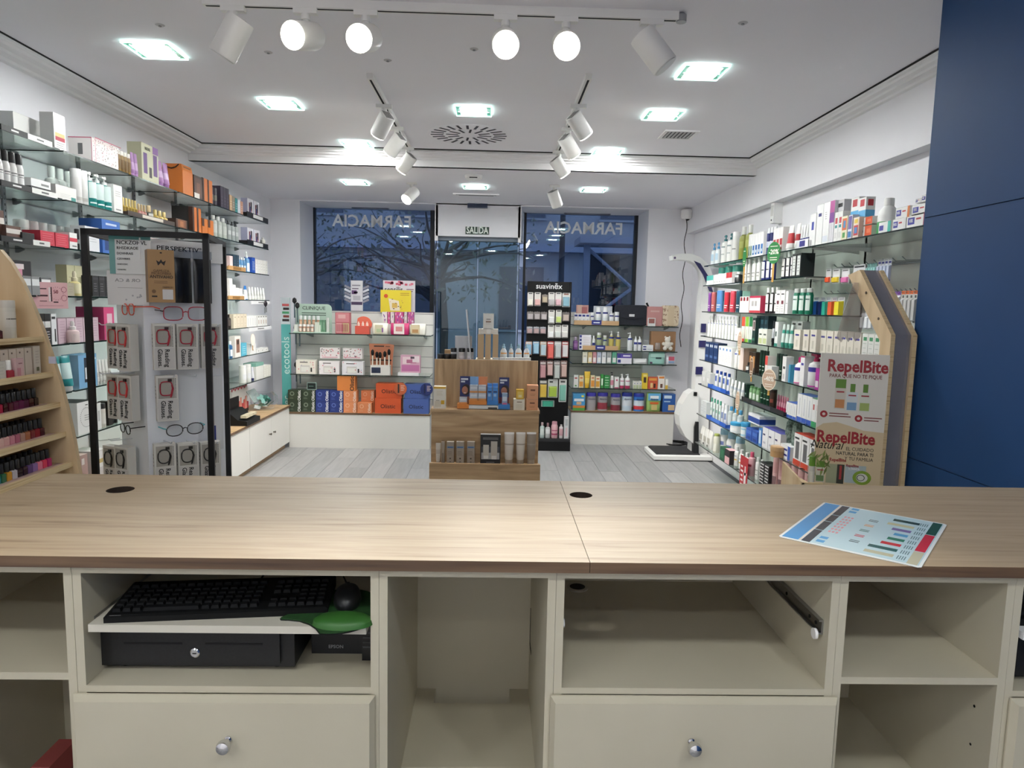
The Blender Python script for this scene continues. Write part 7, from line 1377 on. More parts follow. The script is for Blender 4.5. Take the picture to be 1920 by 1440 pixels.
dr_(zl,Y0+.06,899,939,1,815,ctn('#26262a',(.03,.16,.97,.98,'#2c2c30'),(.05,.22,.95,.6,'#55565c'),(.05,.18,.95,.4,'#b8b8bc'),(.14,.28,.42,.66,'#cfc8be'),(.16,.2,.4,.3,'#e6e4e0'),(.52,.2,.84,.78,'#c8c0b6'),(.56,.18,.8,.3,'#e6e4e0'),(.12,.88,.88,.9,'#8a8a8a'),(.12,.84,.88,.86,'#8a8a8a'),(.3,.06,.7,.1,'#6a6a6e'),d=.04,top='#d8d8d8'),'carton','black duo pack picturing two tubes on the lowest display step',dep=.04)
for x0,x1,hx,lab in((944,964,'#d9cfc4','left pale beige tube of the three big ones'),(966,985,'#dcd2c6','middle pale beige tube of the three big ones'),(986,1005,'#9c8d7e','right taupe foil tube of the three big ones')):dr_(zl,Y0+.045,x0,x1,1,812,tub(hx,'#b5a796',(.62,.66,'#a89c90'),(.94,1,'#ece8e2'),cap_h=.17),'tube',lab+' on the lowest display step',dep=.05)
zm=z2
dr_(zm,Y1+.02,812,836,1,725,ctn('#efe9dc',(0,.9,1,1,'#e8b84a'),*lines(.25,.75,.62,.78,3,'#c8b88a',.012),(.1,.08,.62,.34,'#e0d6c4'),(.62,.2,.9,.38,'#e0b02c'),(.2,.36,.5,.38,'#4a4030'),d=.06,side='#e4dccb'),'carton','cream sun care duo carton with yellow lid on the middle display step',dep=.06)
# sun care counter display
xa,xb_=x_on(857,Y1+.01,zm),x_on(956,Y1+.01,zm);w=xb_-xa;s=w/99;t=thing('suncare_display','blue and orange sun care counter display with portraits','display',(xa,Y1+.01,zm+.0008))
def lx(px):return(px-857)*s
def lz(py):return at(906,py,Y=Y1+.05).z-zm
O_,B_,S_=PAPER('#e08a3c'),PAPER('#3a82cc'),PAPER('#e6e6e4')
MB().box(0,0,.004,lx(879),.07,lz(757),O_).build('orange_base',t);MB().box(lx(879),0,.004,lx(934),.07,lz(759),S_).box(lx(915),-.0006,lz(765),lx(932),-.0003,lz(762),PAPER('#3a3a3a')).build('white_base',t);MB().box(lx(934),0,.004,w,.07,lz(757),B_).build('blue_base',t)
for nm,a,c_,tp,kx in(('left',861,880,707,0),('right',935,954,708,1)):
    pn=MB().box(lx(a),.06,lz(757),lx(c_),.066,lz(tp),PAPER('#2a3470'));pn.build('portrait_panel',t);m=MB();wv=lx(c_)-lx(a);zb,ztp=lz(757),lz(tp);hh=ztp-zb;x0=lx(a)
    m.front(x0+wv*.1,zb+hh*.86,x0+wv*.8,zb+hh*.93,.0595,PAPER('#e8ecf4'));m.front(x0+wv*.1,zb+hh*.77,x0+wv*.5,zb+hh*.83,.0595,PAPER('#e8ecf4'))
    m.disc((x0+wv*.6,.0594,zb+hh*.5),wv*.42,PAPER('#2c1e1c'),sz=1.3);m.disc((x0+wv*.5,.0592,zb+hh*.48),wv*.3,PAPER('#b87a62'),sz=1.3);m.front(x0,zb,x0+wv,zb+hh*.24,.0591,PAPER('#a86a58')if not kx else PAPER('#8a3a3c'));m.disc((x0+wv*.5,.059,zb+hh*.38),wv*.12,PAPER('#e8d4cc'),sz=.4)
    m.build('portrait_print',t)
MB().box(lx(880),.05,lz(760),lx(896),.056,lz(707),PAPER('#7fa8d8')).build('header_blue',t);MB().box(lx(896),.05,lz(760),lx(913),.056,lz(707),PAPER('#e08a5a')).build('header_orange',t);MB().box(lx(879),.01,lz(758),lx(912),.05,lz(750),O_).build('orange_step',t);MB().box(lx(913),.01,lz(758),lx(934),.05,lz(750),B_).build('blue_step',t)
def sun(x0,x1,yb,yt,mk,lab,yy):
    zb=lz(yb);put('sun_carton',mk(lx(x1)-lx(x0),lz(yt)-zb),lab,'box',(xa+lx((x0+x1)/2),Y1+.01+yy,zm+.001+zb),0)
gs=ctn('#c4cad6',(.1,.5,.9,.8,'#dfe3ea'),(0,0,1,.25,'#e09a5a'),d=.03);bs=ctn('#4a8cd4',(.15,.6,.85,.7,'#1c2c5a'),(.2,.3,.7,.5,'#9cc4ea'),d=.02)
for k,(x0,x1)in enumerate(((880,895),(896,911))):
    for j,(yb,yt)in enumerate(((750,736),(736,722))):sun(x0,x1,yb,yt,gs,'%s grey and orange sun carton of the %s stack'%(('lower','upper')[j],('left','right')[k]),.03)
sun(861,875,757,745,gs,'low grey sun carton on the orange display base',.03)
for k,(x0,x1)in enumerate(((913,922),(923,933))):sun(x0,x1,750,725,bs,'%s tall blue sun stick carton'%('left','right')[k],.025);sun(x0,x1,749.5,719,bs,'%s tall blue sun stick carton in the second row'%('left','right')[k],.048)
sun(941,951,757,736,ctn('#9cb4d0',(.1,.3,.9,.7,'#d8e0ea'),(.1,0,.9,.15,'#d86a8a'),d=.03),'pale blue sun stick carton on the blue base',.03)
dr_(zm,Y1+.02,962,984,1,749,ctn('#efe8d6',(.2,.1,.8,.55,'#e6decb'),(.3,.72,.75,.78,'#6a4a2c'),d=.06,side='#ddd2b8'),'carton','cream jar carton under the yellow one on the middle step',dep=.06)
h1=at(973,749,Y=Y1+.02).z-zm;dr_(zm,Y1+.025,967,982,1,731,ctn('#e8b83a',(.15,.1,.85,.8,'#edcb6a'),(.3,.2,.7,.45,'#f4e2ac'),d=.05),'carton','small yellow carton on top of the cream jar carton',dep=.05,zoff=h1+.001)
pe=ctn('#e3a37a',(.3,.6,.72,.72,'#7a4a34'),(.25,.35,.75,.38,'#b8805c'),(.3,.26,.7,.29,'#b8805c'),d=.07,side='#d89468');dr_(zm,Y1+.02,986,1009,1,749,pe,'carton','lower peach cream carton at the right of the middle step',dep=.07)
h1=at(997,749,Y=Y1+.02).z-zm;dr_(zm,Y1+.02,987,1009,1,723,pe,'carton','upper peach cream carton stacked at the right of the middle step',dep=.07,zoff=h1+.001)
# items on the display top
zt=z3-.03;YT=Y2+.06
for k in range(3):dr_(zt,YT,819+12*k,832+12*k,1,664,jar('#1c1c20','#26262a',lid_h=.3),'scrunchie','dark glossy hair scrunchie, %s on the display top'%('left','middle','right')[k],cat='scrunchie',dep=.04)
dr_(zt,YT+.1,833,846,1,656,ctn('#b99468',d=.05),'carton','kraft box behind the dark scrunchies',dep=.05)
for k,(x0,x1)in enumerate(((844,856),(859,872),(875,888))):dr_(zt,YT+.02,x0,x1,1,653,btl('#d8d8dc','#1c1c1e',(.05,.5,'#eceaf0'),(.1,.35,'#c8c0d0'),cap_h=.26,kind='wide'),'roll_on','%s white roll-on with black cap on the display top'%('left','middle','right')[k],cat='bottle',dep=.04)
t=thing('mirror_panel','thin grey tilted mirror panel on the display top','mirror',(x_on(884,YT+.04,zt),YT+.04,zt));hh=at(882,580,Y=YT).z-zt;MB().box(-.004,-.06,0,.004,.06,hh,STEEL).xf(Matrix.Rotation(R(-6),4,'Y')).build('edge',t);MB().box(-.11,.05,0,.0,.055,hh*.5,mat('#c4c6cc',.3)).build('white_board',t)
t=thing('soap_rack','white tray of kraft cartons with a white carton on top','display',(x_on(914,YT,zt),YT,zt));MB().box(-.13,-.02,0,-.02,.0,.02,S_).box(.04,-.02,0,.15,0,.02,S_).build('feet',t);MB().box(-.075,-.025,.02,.06,.14,.03,PAPER('#d9ccb8')).build('tray',t);MB().box(-.028,-.02,0,.02,0,.02,PAPER('#c9b088')).build('support',t)
for k,(x0,x1)in enumerate(((895,907),(909,920),(923,934))):dr_(zt+.031,YT,x0,x1,1,627,ctn('#c9ab84',d=.05,side='#b39570',top='#e6dccb'),'carton','%s kraft carton standing in the white tray'%('left','middle','right')[k],dep=.05)
h1=at(914,627,Y=YT).z-zt;dr_(zt,YT+.03,895,934,1,617,ctn('#e2dcd2',(.42,.1,.62,.95,'#f0ece6'),d=.08),'carton','flat white box lying across the kraft cartons',dep=.08,zoff=h1+.001)
h2=at(914,617,Y=YT).z-zt;dr_(zt,YT+.03,904,925,1,588,ctn('#eae6df',(.25,.42,.75,.5,'#8a6a58'),(.3,.6,.7,.64,'#4a4038'),*lines(.25,.75,.3,.38,2,'#8a8078',.012),d=.06,top='#d8d0c4'),'carton','white carton with brown print at the very top of the display',dep=.06,zoff=h2+.001)
for k,(x0,x1)in enumerate(((937,951),(953,963),(965,979),(981,993))):dr_(zt,YT+.03,x0,x1,1,645,btl('#e6ebee','#9cc4d8',(.1,.5,'#f0f4f4'),(.5,.56,'#e8a050'),cap_h=.22,kind='dropper',shoulder=.3),'nasal_spray','%s white spray bottle with pale blue tip on the display top'%('first','second','third','fourth')[k],cat='bottle',dep=.04)
for k in range(6):dr_(zt,YT-.02,924+12*k,935.5+12*k,1,671,ctn('#e9ecef',(0,.4,1,.6,'#b8d4e4'),d=.03),'carton','%s low white and blue carton in the front row of the display top'%('first','second','third','fourth','fifth','sixth')[k],dep=.03)
# ---------------------------------------------------------------- nail polish stand
YN=2.40;nx=lambda px,py:at(px,py,Y=YN)
t=thing('nail_polish_stand','birch plywood nail polish stand with slanted side beside the counter','stand',(0,0,0))
edge=[(0,468),(20,492),(42,530),(62,575),(80,620),(97,670),(112,715),(126,770),(138,825),(149,890)]
prof=[(nx(*e).x,nx(*e).z)for e in edge];xb=-1.86;bot=prof[-1][0]+.02
poly=[(xb,0),(bot,0)]+prof[::-1]+[(xb,prof[0][1]+.03)]
for yy in(YN,1.60):MB().prism(poly,yy,yy+.018,'y',PLY,PLY).build('side_panel',t)
MB().box(xb,1.6,0,xb+.012,YN,prof[0][1],PLY).build('back_panel',t)
NSH=[]
for k,(px,py)in enumerate(((83,634),(100,700),(113,757),(124,812),(137,868))):
    p=nx(px,py);NSH.append((p.x,p.z));o=MB().box(xb+.012,1.618,p.z-.012,p.x,YN,p.z,PLYE).build('shelf',t);MB().box(p.x-.012,1.618,p.z,p.x,YN,p.z+.006,PLYE).build('front_lip',o)
    if k>=2:
        m=MB().box(p.x-.05,1.63,p.z+.0005,p.x-.012,YN-.01,p.z+.001,PAPER('#d9b8b0')).build('price_strip',o)
MB().box(-.012,-.003,-.012,.012,0,.012,PAPER('#d8d6e6')).build('sticker',t,(nx(98,675).x+.002,YN-.001,nx(98,675).z))
def polish(body,cap='#1a1a1c',w=.022,h=.058):
    def f():
        r=w/2;b_=MB().loft([[(-r,-r,0),(r,-r,0),(r,r,0),(-r,r,0)],[(-r,-r,h*.42),(r,-r,h*.42),(r,r,h*.42),(-r,r,h*.42)],[(-r*.5,-r*.5,h*.5),(r*.5,-r*.5,h*.5),(r*.5,r*.5,h*.5),(-r*.5,r*.5,h*.5)]],mat(body,.12),True,False)
        c_=MB().lathe([(r*.8,h*.47),(r*.84,h*.5),(r*.76,h*.98),(r*.68,h)],mat(cap,.4),14);return[('bottle',b_.mesh('bottle')),('cap',c_.mesh('cap'))]
    return cached(('polish',body,cap,w,h),f)
def prow(k,specs,pitch,y_end,cap='#1a1a1c',off=.055,w=.022,h=.058):
    X,zz=NSH[k]
    for j,(hx,nm)in enumerate(specs):put('nail_polish',polish(hx,cap,w,h),nm,'nail polish',(X-off,y_end-j*pitch,zz+.0012),R(90+rnd.uniform(-6,6)),'nail polishes')
RDS=[('#1c0a12','near black'),('#3a0e1a','oxblood'),('#4a1030','plum'),('#5a1440','grape'),('#561238','mulberry'),('#4c0f24','bordeaux'),('#3a0a14','black cherry'),('#a01c3c','raspberry'),('#8e1426','deep red'),('#b01c2c','scarlet')]
PNK=[('#4a1626','dark wine'),('#8a1f2a','brick red'),('#7a2f34','maroon rose'),('#a86a48','copper'),('#b08a7c','nude brown'),('#b0667a','dusty rose'),('#cc8a98','soft pink'),('#d8a8a4','blush'),('#dcb4ac','pale nude'),('#e0c0b8','shell pink')]
MIX=[('#b8246a','magenta'),('#d83a5c','hot coral pink'),('#e07a92','candy pink'),('#8a6aa0','lavender'),('#5c4478','violet'),('#2c1c30','aubergine'),('#241824','black plum'),('#b8b4bc','silver'),('#c8902c','gold'),('#2c6a4a','emerald'),('#1f6a70','teal'),('#28407c','blue')]
for k,L_,sh in((2,RDS,'dark red'),(3,PNK,'pink and nude'),(4,MIX,'multicoloured')):
    prow(k,[(hx,'%s nail polish with black cap on the %s polish shelf'%(n_,sh))for hx,n_ in L_],.0245,YN-.055)
    prow(k,[('#2a1418','black-capped polish in the back row of the %s polish shelf, %s from right'%(sh,NTH[q]))for q in range(9)],.0265,YN-.07,off=.10)
prow(0,[('#3a0c18','dark wine nail polish with white cap on the top polish shelf'),('#5a0c18','garnet nail polish with white cap on the top polish shelf'),('#6a0e1c','ruby nail polish with white cap on the top polish shelf'),('#7a1020','crimson nail polish with white cap on the top polish shelf'),('#5a0c1c','burgundy nail polish with white cap on the top polish shelf')],.027,YN-.15,'#e8e6e0',w=.025,h=.064)
X,zz=NSH[0];put('lotion_tube',btl('#dedad0','#d4d0c6',(.3,.7,'#e4e0d6'),(.5,.53,'#6a665e'),cap_h=.2,kind='wide')(.05,.125),'tall off-white lotion bottle on the top polish shelf','bottle',(X-.07,YN-.075,zz+.0012),R(90))
X,zz=NSH[1]
for k in range(4):put('carton',ctn('#d3c4b4',(.3,.82,.5,.88,'#6a5a4e'),d=.07,side='#cabaa8')(.034,.092),'beige carton on the second polish shelf, %s from the cream end carton'%NTH[k],'box',(X-.06,YN-.085-k*.037,zz+.0012),R(90),'beige cartons on the polish stand')
put('carton',ctn('#ddd3c4',*lines(.25,.75,.4,.8,5,'#a89a8a',.012),(.3,.12,.7,.26,'#6a6a4e'),d=.07,side='#cabaa8')(.034,.095),'cream carton with floral print at the end of the second polish shelf','box',(X-.058,YN-.045,zz+.0012),R(90))
put('carton',ctn('#d9b4b4',(.1,.1,.6,.5,'#c88a94'),(.3,.7,.8,.76,'#9a6a70'),d=.04)(.035,.062),'pink carton on the second polish shelf','box',(X-.03,YN-.15,zz+.0012),R(90));put('nail_polish',polish('#a02c3c','#e8e6e0',.024,.058),'red nail polish with white cap before the pink carton','nail polish',(X-.025,YN-.185,zz+.0012),R(90));put('carton',ctn('#e2ded4',*lines(.2,.8,.3,.8,4,'#a8a498',.012),d=.04)(.05,.058),'white carton at the left frame edge on the second polish shelf','box',(X-.04,YN-.225,zz+.0012),R(90))
# ---------------------------------------------------------------- reading glasses stand
ZG=1.80;A=at(158,428,Z=ZG);ra=R(12.5);SD=.40
ux,uy=Vector((math.cos(ra),math.sin(ra),0)),Vector((-math.sin(ra),math.cos(ra),0))
t=thing('display_rack','black square tube rack around the reading glasses column','rack',(A.x,A.y,0),ra)
e=.021
for x,y in((0,0),(SD,0),(0,SD),(SD,SD)):MB().box(x-e/2,y-e/2,0,x+e/2,y+e/2,ZG,BLACK).build('post',t)
for zz in(.02,ZG-e):
    for x0,y0,x1,y1 in((-e/2,-e/2,SD+e/2,e/2),(-e/2,SD-e/2,SD+e/2,SD+e/2)):MB().box(x0,y0,zz,x1,y1,zz+e,BLACK).build('rail',t)
    for x in(0,SD):MB().box(x-e/2,0,zz,x+e/2,SD,zz+e,BLACK).build('rail',t)
MB().box(-e/2,-e/2,0,SD+e/2,SD+e/2,.02,BLACK).build('base_plate',t)
rc=R(45);rb=R(34);cn=Vector((-1.305,2.62,0));CS=.295;cu,cv=Vector((math.cos(rc),math.sin(rc),0)),Vector((-math.sin(rc),math.cos(rc),0));ZCT=1.775
t=thing('glasses_column','white rotating reading glasses column with printed header','stand',cn,rc)
CW=mat('#dcdee4',.35)
MB().box(0,0,.12,CS,CS,ZCT,CW).build('column',t);MB().lathe([(.16,.021),(.16,.03),(.03,.034),(.03,.12)],STEEL,24,(CS/2,CS/2,0)).build('pivot',t);MB().box(-.006,-.006,ZCT-.075,CS+.006,CS+.006,ZCT+.002,mat('#e6e6e6',.4)).build('header',t)
text('\u0501ERS\u0501E\u029eTIV'.replace('\u0501','P').replace('\u029e','K')+'\u00b0',.024,BLACK,t,(CS*.46,-.0068,ZCT-.03),bold=.005,squeeze=1.25)
GOB={}
def plane_hit(px,py,P0,N):
    d=(px-960)/F_PX*RT-(py-720)/F_PX*UP+FW;return CAMP+d*((P0-CAMP).dot(N)/d.dot(N))
NF=Vector((math.sin(rc),-math.cos(rc),0));NL=Vector((-math.cos(rc),-math.sin(rc),0))
def on_face(px,py,left=False,out=.0):
    N=NL if left else NF;return plane_hit(px,py,cn+N*out,N)
def loop(cx,cz,w,h,y,square=.6,n=24):
    pts=[]
    for k in range(n+1):
        a=2*math.pi*k/n;c_,s_=math.cos(a),math.sin(a);ex=1-square*.5
        pts.append((cx+w/2*math.copysign(abs(c_)**ex,c_),y,cz+h/2*math.copysign(abs(s_)**ex,s_)))
    return pts
BW_,BH_,BD_=.074,.172,.034
def glasses_box(hx,square):
    def f():
        m=MB().box(-BW_/2,-BD_,0,BW_/2,0,BH_,PAPER('#dad8d2'));m.front(-BW_*.46,.004,BW_*.46,BH_*.48,-BD_-.0004,PAPER('#cfcbc8'))
        for k in range(14):m.front(BW_*.36,BH_*(.5+.032*k),BW_*.40,BH_*(.52+.032*k),-BD_-.0006,PAPER('#4a4a4a'))
        for k in range(4):m.quad((-BW_/2-.0005,-.01,BH_*(.5+.08*k)),(-BW_/2-.0005,-.022,BH_*(.5+.08*k)),(-BW_/2-.0005,-.022,BH_*(.53+.08*k)),(-BW_/2-.0005,-.01,BH_*(.53+.08*k)),PAPER('#6a6a6a'))
        wn=MB().box(-BW_*.42,-BD_-.0008,BH_*.5,BW_*.34,-BD_+.0004,BH_*.95,PAPER('#a8a49c'))
        g=MB().tube(loop(-BW_*.06,BH_*.72,BW_*.56,BH_*.30,-BD_-.003,square),.0024,mat(hx,.3),6,False);g.tube([(BW_*.2,-BD_-.003,BH_*.80),(BW_*.24,-BD_-.003,BH_*.72),(BW_*.16,-BD_-.003,BH_*.56),(BW_*.13,-BD_-.003,BH_*.52)],[.003,.004,.004,.002],mat(hx,.3),6);g.box(BW_*.02,-BD_-.006,BH_*.87,BW_*.2,-BD_-.001,BH_*.93,mat('#2a1418' if square>.5 else '#1c1c1c',.4))
        return[('carton',m.mesh('carton')),('window',wn.mesh('window')),('glasses',g.mesh('glasses'))]
    return cached(('gbox',hx,square),f)
def put_gbox(px,py,left,hx,square,lab,out=.03):
    p=on_face(px,py,left,out);o=put('reading_glasses_box',glasses_box(hx,square),lab,'glasses box',(p.x,p.y,p.z),rc-R(70)if left else rb,'boxed reading glasses')
    for s_,xx in(('Reading',.012),('Glasses.',-.012)):text(s_,.023,BLACK,o,(xx-.004,-BD_-.0012,BH_*.255),(R(90),R(90),0),bold=.012,squeeze=.92)
    return o
RED,BLK='#9c1f34','#1c1a1a'
for px,py,left,hx,sq,lab in((307,692,False,RED,.9,'red reading glasses box, top tier of the front face, left'),(350,691,False,RED,.9,'red reading glasses box, top tier of the front face, middle'),(394,689,False,RED,.9,'red reading glasses box, top tier of the front face, right by the post'),(313,787,False,RED,.9,'red reading glasses box, alone on the middle tier of the front face'),
        (309,912,False,BLK,.3,'black reading glasses box, bottom tier of the front face, left'),(352,909,False,BLK,.3,'black reading glasses box, bottom tier of the front face, middle'),(393,905,False,BLK,.3,'black reading glasses box, bottom tier of the front face, right'),
        (230,690,True,'#c23a3c',.9,'red reading glasses box, top tier of the side face, far'),(249,694,True,'#c23a3c',.9,'red reading glasses box, top tier of the side face, near'),(230,783,True,'#c23a3c',.9,'red reading glasses box, middle tier of the side face, far'),(251,787,True,'#c23a3c',.9,'red reading glasses box, middle tier of the side face, near'),(222,912,True,BLK,.3,'black reading glasses box, bottom tier of the side face, far'),(245,916,True,BLK,.3,'black reading glasses box, bottom tier of the side face, near')):
    put_gbox(px,py,left,hx,sq,lab)
tiers=((611,False,(305,347,392)),(703,False,(312,352)),(826,False,(307,350,392)),(609,True,(230,252)),(699,True,(230,252)),(822,True,(225,248)))
for py,left,xs_ in tiers:
    for px in xs_:
        p=on_face(px,py,left);q=Matrix.Rotation(-rc,4,'Z')@(p-cn);d_=(-.075,0)if left else(0,-.075)
        MB().tube([q,q+Vector((d_[0],d_[1],0)),q+Vector((d_[0]*1.12,d_[1]*1.12,.008))],.002,ACRYL if False else mat('#cfd2d8',.2),6).build('peg',t)
p=on_face(401,705,False,.004);o=tag(link('leaflet_card',MB().box(-.03,-.006,-.30,.03,0,0,PAPER('#d9dade')).front(-.02,-.27,.0,-.20,-.0065,PAPER('#26347c')).front(-.02,-.295,.01,-.275,-.0065,PAPER('#d8c84a')).front(-.02,-.06,-.012,-.02,-.0065,PAPER('#5a5a5a')).mesh('leaflet_card'),None,(p.x,p.y,p.z),(0,0,rc)),'tall white card with navy test strip on the column, right edge','card')
# eye chart, sign, kraft box, pouches
p0,p1=on_face(212,446,True,.004),on_face(274,512,True,.004);w=.142;t=thing('eye_chart','eye test chart with teal header on the column side','sign',on_face(246,514,True,.03),R(8));hh=.145
MB().box(-w/2,-.002,0,w/2,0,hh,PAPER('#dfe2e2')).front(-w/2,hh*.86,w/2,hh,-.0025,PAPER('#4a9090')).front(-w/2,0,-w*.36,hh*.86,-.0025,PAPER('#6aa4a2')).build('board',t)
for k,(s_,sz)in enumerate((('NCKZOHVL',.020),('RHSDKAOE',.015),('DOVHRAIS',.012),('CZOVKRIS',.010),('OHKVZSIC',.008),('VZNKHRS',.007))):text(s_,sz,BLACK,t,(-w*.32,-.003,hh*(.78-.135*k)),align='LEFT',bold=.006,squeeze=.95)
t=thing('brand_bag','white folded bag with mirrored grey lettering under the eye chart','bag',on_face(243,572,True,.034),R(8));w,hh=.142,.125
MB().box(-w/2,-.008,0,w/2,0,hh,PAPER('#e0e0e0')).build('bag',t);m=text('OR & CA',.017,mat('#7a7c80',.6),t,(0,-.0085,hh*.72));m.scale=(-1.3,1,1);m2=MB();m2.front(-w*.25,hh*.5,w*.35,hh*.512,-.0085,PAPER('#9a9a9a'))
for k in range(6):m2.disc((sp.uniform(-.05,.06),-.0085,sp.uniform(.015,.05)),.0035,PAPER('#a8aab0'),seg=8)
m2.build('print',t)
t=thing('wipes_box','kraft anti-fog wipes box hung at the column corner','box',on_face(301,567,False,.045),rc-R(12));w,hh=.088,.19;KR=PAPER('#b08a5c')
MB().box(-w/2,-.045,0,w/2,.02,hh,KR,{'left':PAPER('#8a6a44')}).build('carton',t);m=MB();y=-.0455;DK_=PAPER('#2a2018')
m.add([(-.016,y,hh*.80),(-.010,y,hh*.70),(0,y,hh*.755),(.010,y,hh*.70),(.016,y,hh*.80),(.006,y,hh*.77),(0,y,hh*.82),(-.006,y,hh*.77)],[[0,1,7],[1,2,6,7],[2,3,5,6],[3,4,5]],DK_);m.front(w*.02,hh*.06,w*.42,hh*.25,y,PAPER('#dedbd8'));m.front(-.003,hh*.93,.004,hh*.955,y,DK_)
for k in range(2):m.front(-w*.28,hh*(.40-.03*k),w*.22,hh*(.408-.03*k),y,PAPER('#6a4c30'))
m.disc((-w*.3,y,hh*.21),.007,PAPER('#7a5a38'),seg=12);m.front(-w*.38,hh*.1,-w*.18,hh*.13,y,DK_);m.build('print',t)
for s_,sz,zz in(('GAMUZA',.0125,.60),('MICROFIBRA',.0115,.55),('ANTIVAHO',.015,.485),('PREMIUM',.0085,.29)):text(s_,sz,mat('#5a4028',.6)if s_ != 'ANTIVAHO' else DK_,t,(0 if s_ != 'PREMIUM' else .02,y-.0005,hh*zz),bold=.012 if s_=='ANTIVAHO' else 0)
for k,(px,py,lab)in enumerate(((343,568,'black glasses pouch in clear wrap beside the kraft box'),(381,569,'black glasses pouch in clear wrap behind the frame post'))):
    o=thing('glasses_pouch',lab,'pouch',on_face(px,py,False,.025),rc);m=MB()
    rings=[]
    for v,th in((0,.6),(.1,1),(.6,1),(.95,.6),(1,.3)):rings.append([(sx_*.033,sy_*.012*th,v*.17)for sx_,sy_ in((-1,-.3),(-.6,-1),(0,-.8),(.6,-1),(1,-.3),(1,.3),(0,.6),(-1,.3))])
    m.loft(rings,mat('#17181b',.25)).build('pouch',o);MB().box(-.036,-.004,.17,.036,.004,.20,glassy('wrap_film','#e6e8ea',.12,.15)).build('wrap',o)
def glasses(label,px,py,left,hx,hx2,square,out,sc=1.,open_=True):
    o=thing('spectacles',label,'glasses',on_face(px,py,left,out),rc-R(90)if left else rc);M_=mat(hx,.25);M2=mat(hx2,.3);wl,hl=.050*sc,.036*sc
    for s_,nm in((-1,'rim'),(1,'rim')):MB().tube(loop(s_*.032*sc,0,wl,hl,0,square),.0021,M_,6,False).build(nm,o);MB().tube([(s_*.057*sc,0,.008),(s_*.064*sc,.004,.010),(s_*.066*sc,.06,.012),(s_*.066*sc,.085,.004)],.0022,M2,6).build('temple',o);MB().prism([(x,z_)for x,y_,z_ in loop(s_*.032*sc,0,wl,hl,0,square)[:-1]],-.0005,.0005,'y',glassy('lens_glass','#f4f5f6',.02)).build('lens',o)
    MB().tube([(-.008*sc,0,.004),(0,-.002,.008),(.008*sc,0,.004)],.0022,M_,6).build('bridge',o)
glasses('crimson reading glasses displayed under the kraft box',348,588,False,'#9c1a34','#1c1416',.8,.05,1.4);glasses('orange red reading glasses displayed on the column side',240,580,True,'#d8543c','#d8543c',.5,.05,1.1);glasses('round black reading glasses displayed on the column side',235,804,True,'#1b1a1c','#1b1a1c',.1,.05,.95);glasses('dark reading glasses with turquoise temples above the bottom tier',347,805,False,'#2a2628','#3aa0a8',.2,.05,1.2)
# ---------------------------------------------------------------- slanted birch stand with acrylic panes
XS=1.60;Q=lambda px,py,X=XS:(at(px,py,X=X).y,at(px,py,X=X).z)
a1,a2,k1,k2=Q(1590,516),Q(1612,506),Q(1671,628),Q(1650,640);yk=(k1[0]);
poly=[a1,a2,k1,(k1[0],0),(k2[0],0),k2]
t=thing('acrylic_panel_stand','birch stand with two kinked boards holding grey acrylic panes','stand',(0,0,0))
for x in(XS,XS+.09):
    bo=MB().prism(poly,x,x+.018,'x',PLYE,PLY).build('kinked_board',t)
    for f_ in(.35,.75):
        c_=(a2[0]+(k1[0]-a2[0])*f_+.03,a2[1]+(k1[1]-a2[1])*f_-.0);MB().lathe([(.006,0),(.006,.002)],mat('#4a3a28',.5),10).xf(Matrix.Translation((x-.0005,c_[0],c_[1]-.005))@ Matrix.Rotation(R(-90),4,'Y')).build('screw',bo)
AG=mat('#8f8e98',.25,trans=.45);dvec=Vector((0,a2[0]-k1[0],a2[1]-k1[1]))
for j in range(3):
    o=.012+.022*j;MB().box(XS+.019,k1[0]+o,.2,XS+.089,k1[0]+o+.004,k1[1],AG).build('acrylic_pane',t)
    MB().add([(XS+.019,k1[0]+o,k1[1]),(XS+.089,k1[0]+o,k1[1]),(XS+.089,a2[0]+o,a2[1]),(XS+.019,a2[0]+o,a2[1]),(XS+.019,k1[0]+o+.004,k1[1]),(XS+.089,k1[0]+o+.004,k1[1]),(XS+.089,a2[0]+o+.004,a2[1]),(XS+.019,a2[0]+o+.004,a2[1])],[[0,1,2,3],[7,6,5,4],[0,3,7,4],[1,5,6,2],[3,2,6,7],[0,4,5,1]],AG).build('acrylic_pane',t)
for j in range(4):MB().lathe([(.016,0),(.018,.012)],mat('#3a2a34',.4),10).xf(Matrix.Translation((XS+.03+j*.015,a2[0]-.07,a2[1]-.12))@ Matrix.Rotation(R(40),4,'X')).build('dispenser_tube',t)
BA=mat('#9a8e8a',.2,trans=.6);fp=[(at(px,py,Y=3.05).x,at(px,py,Y=3.05).z)for px,py in((1600,530),(1613,530),(1640,585),(1622,585),(1612,632),(1603,640),(1597,630),(1590,641),(1583,630),(1577,641),(1568,634),(1580,590))]
MB().prism(fp,3.045,3.05,'y',BA).build('acrylic_flap',t);
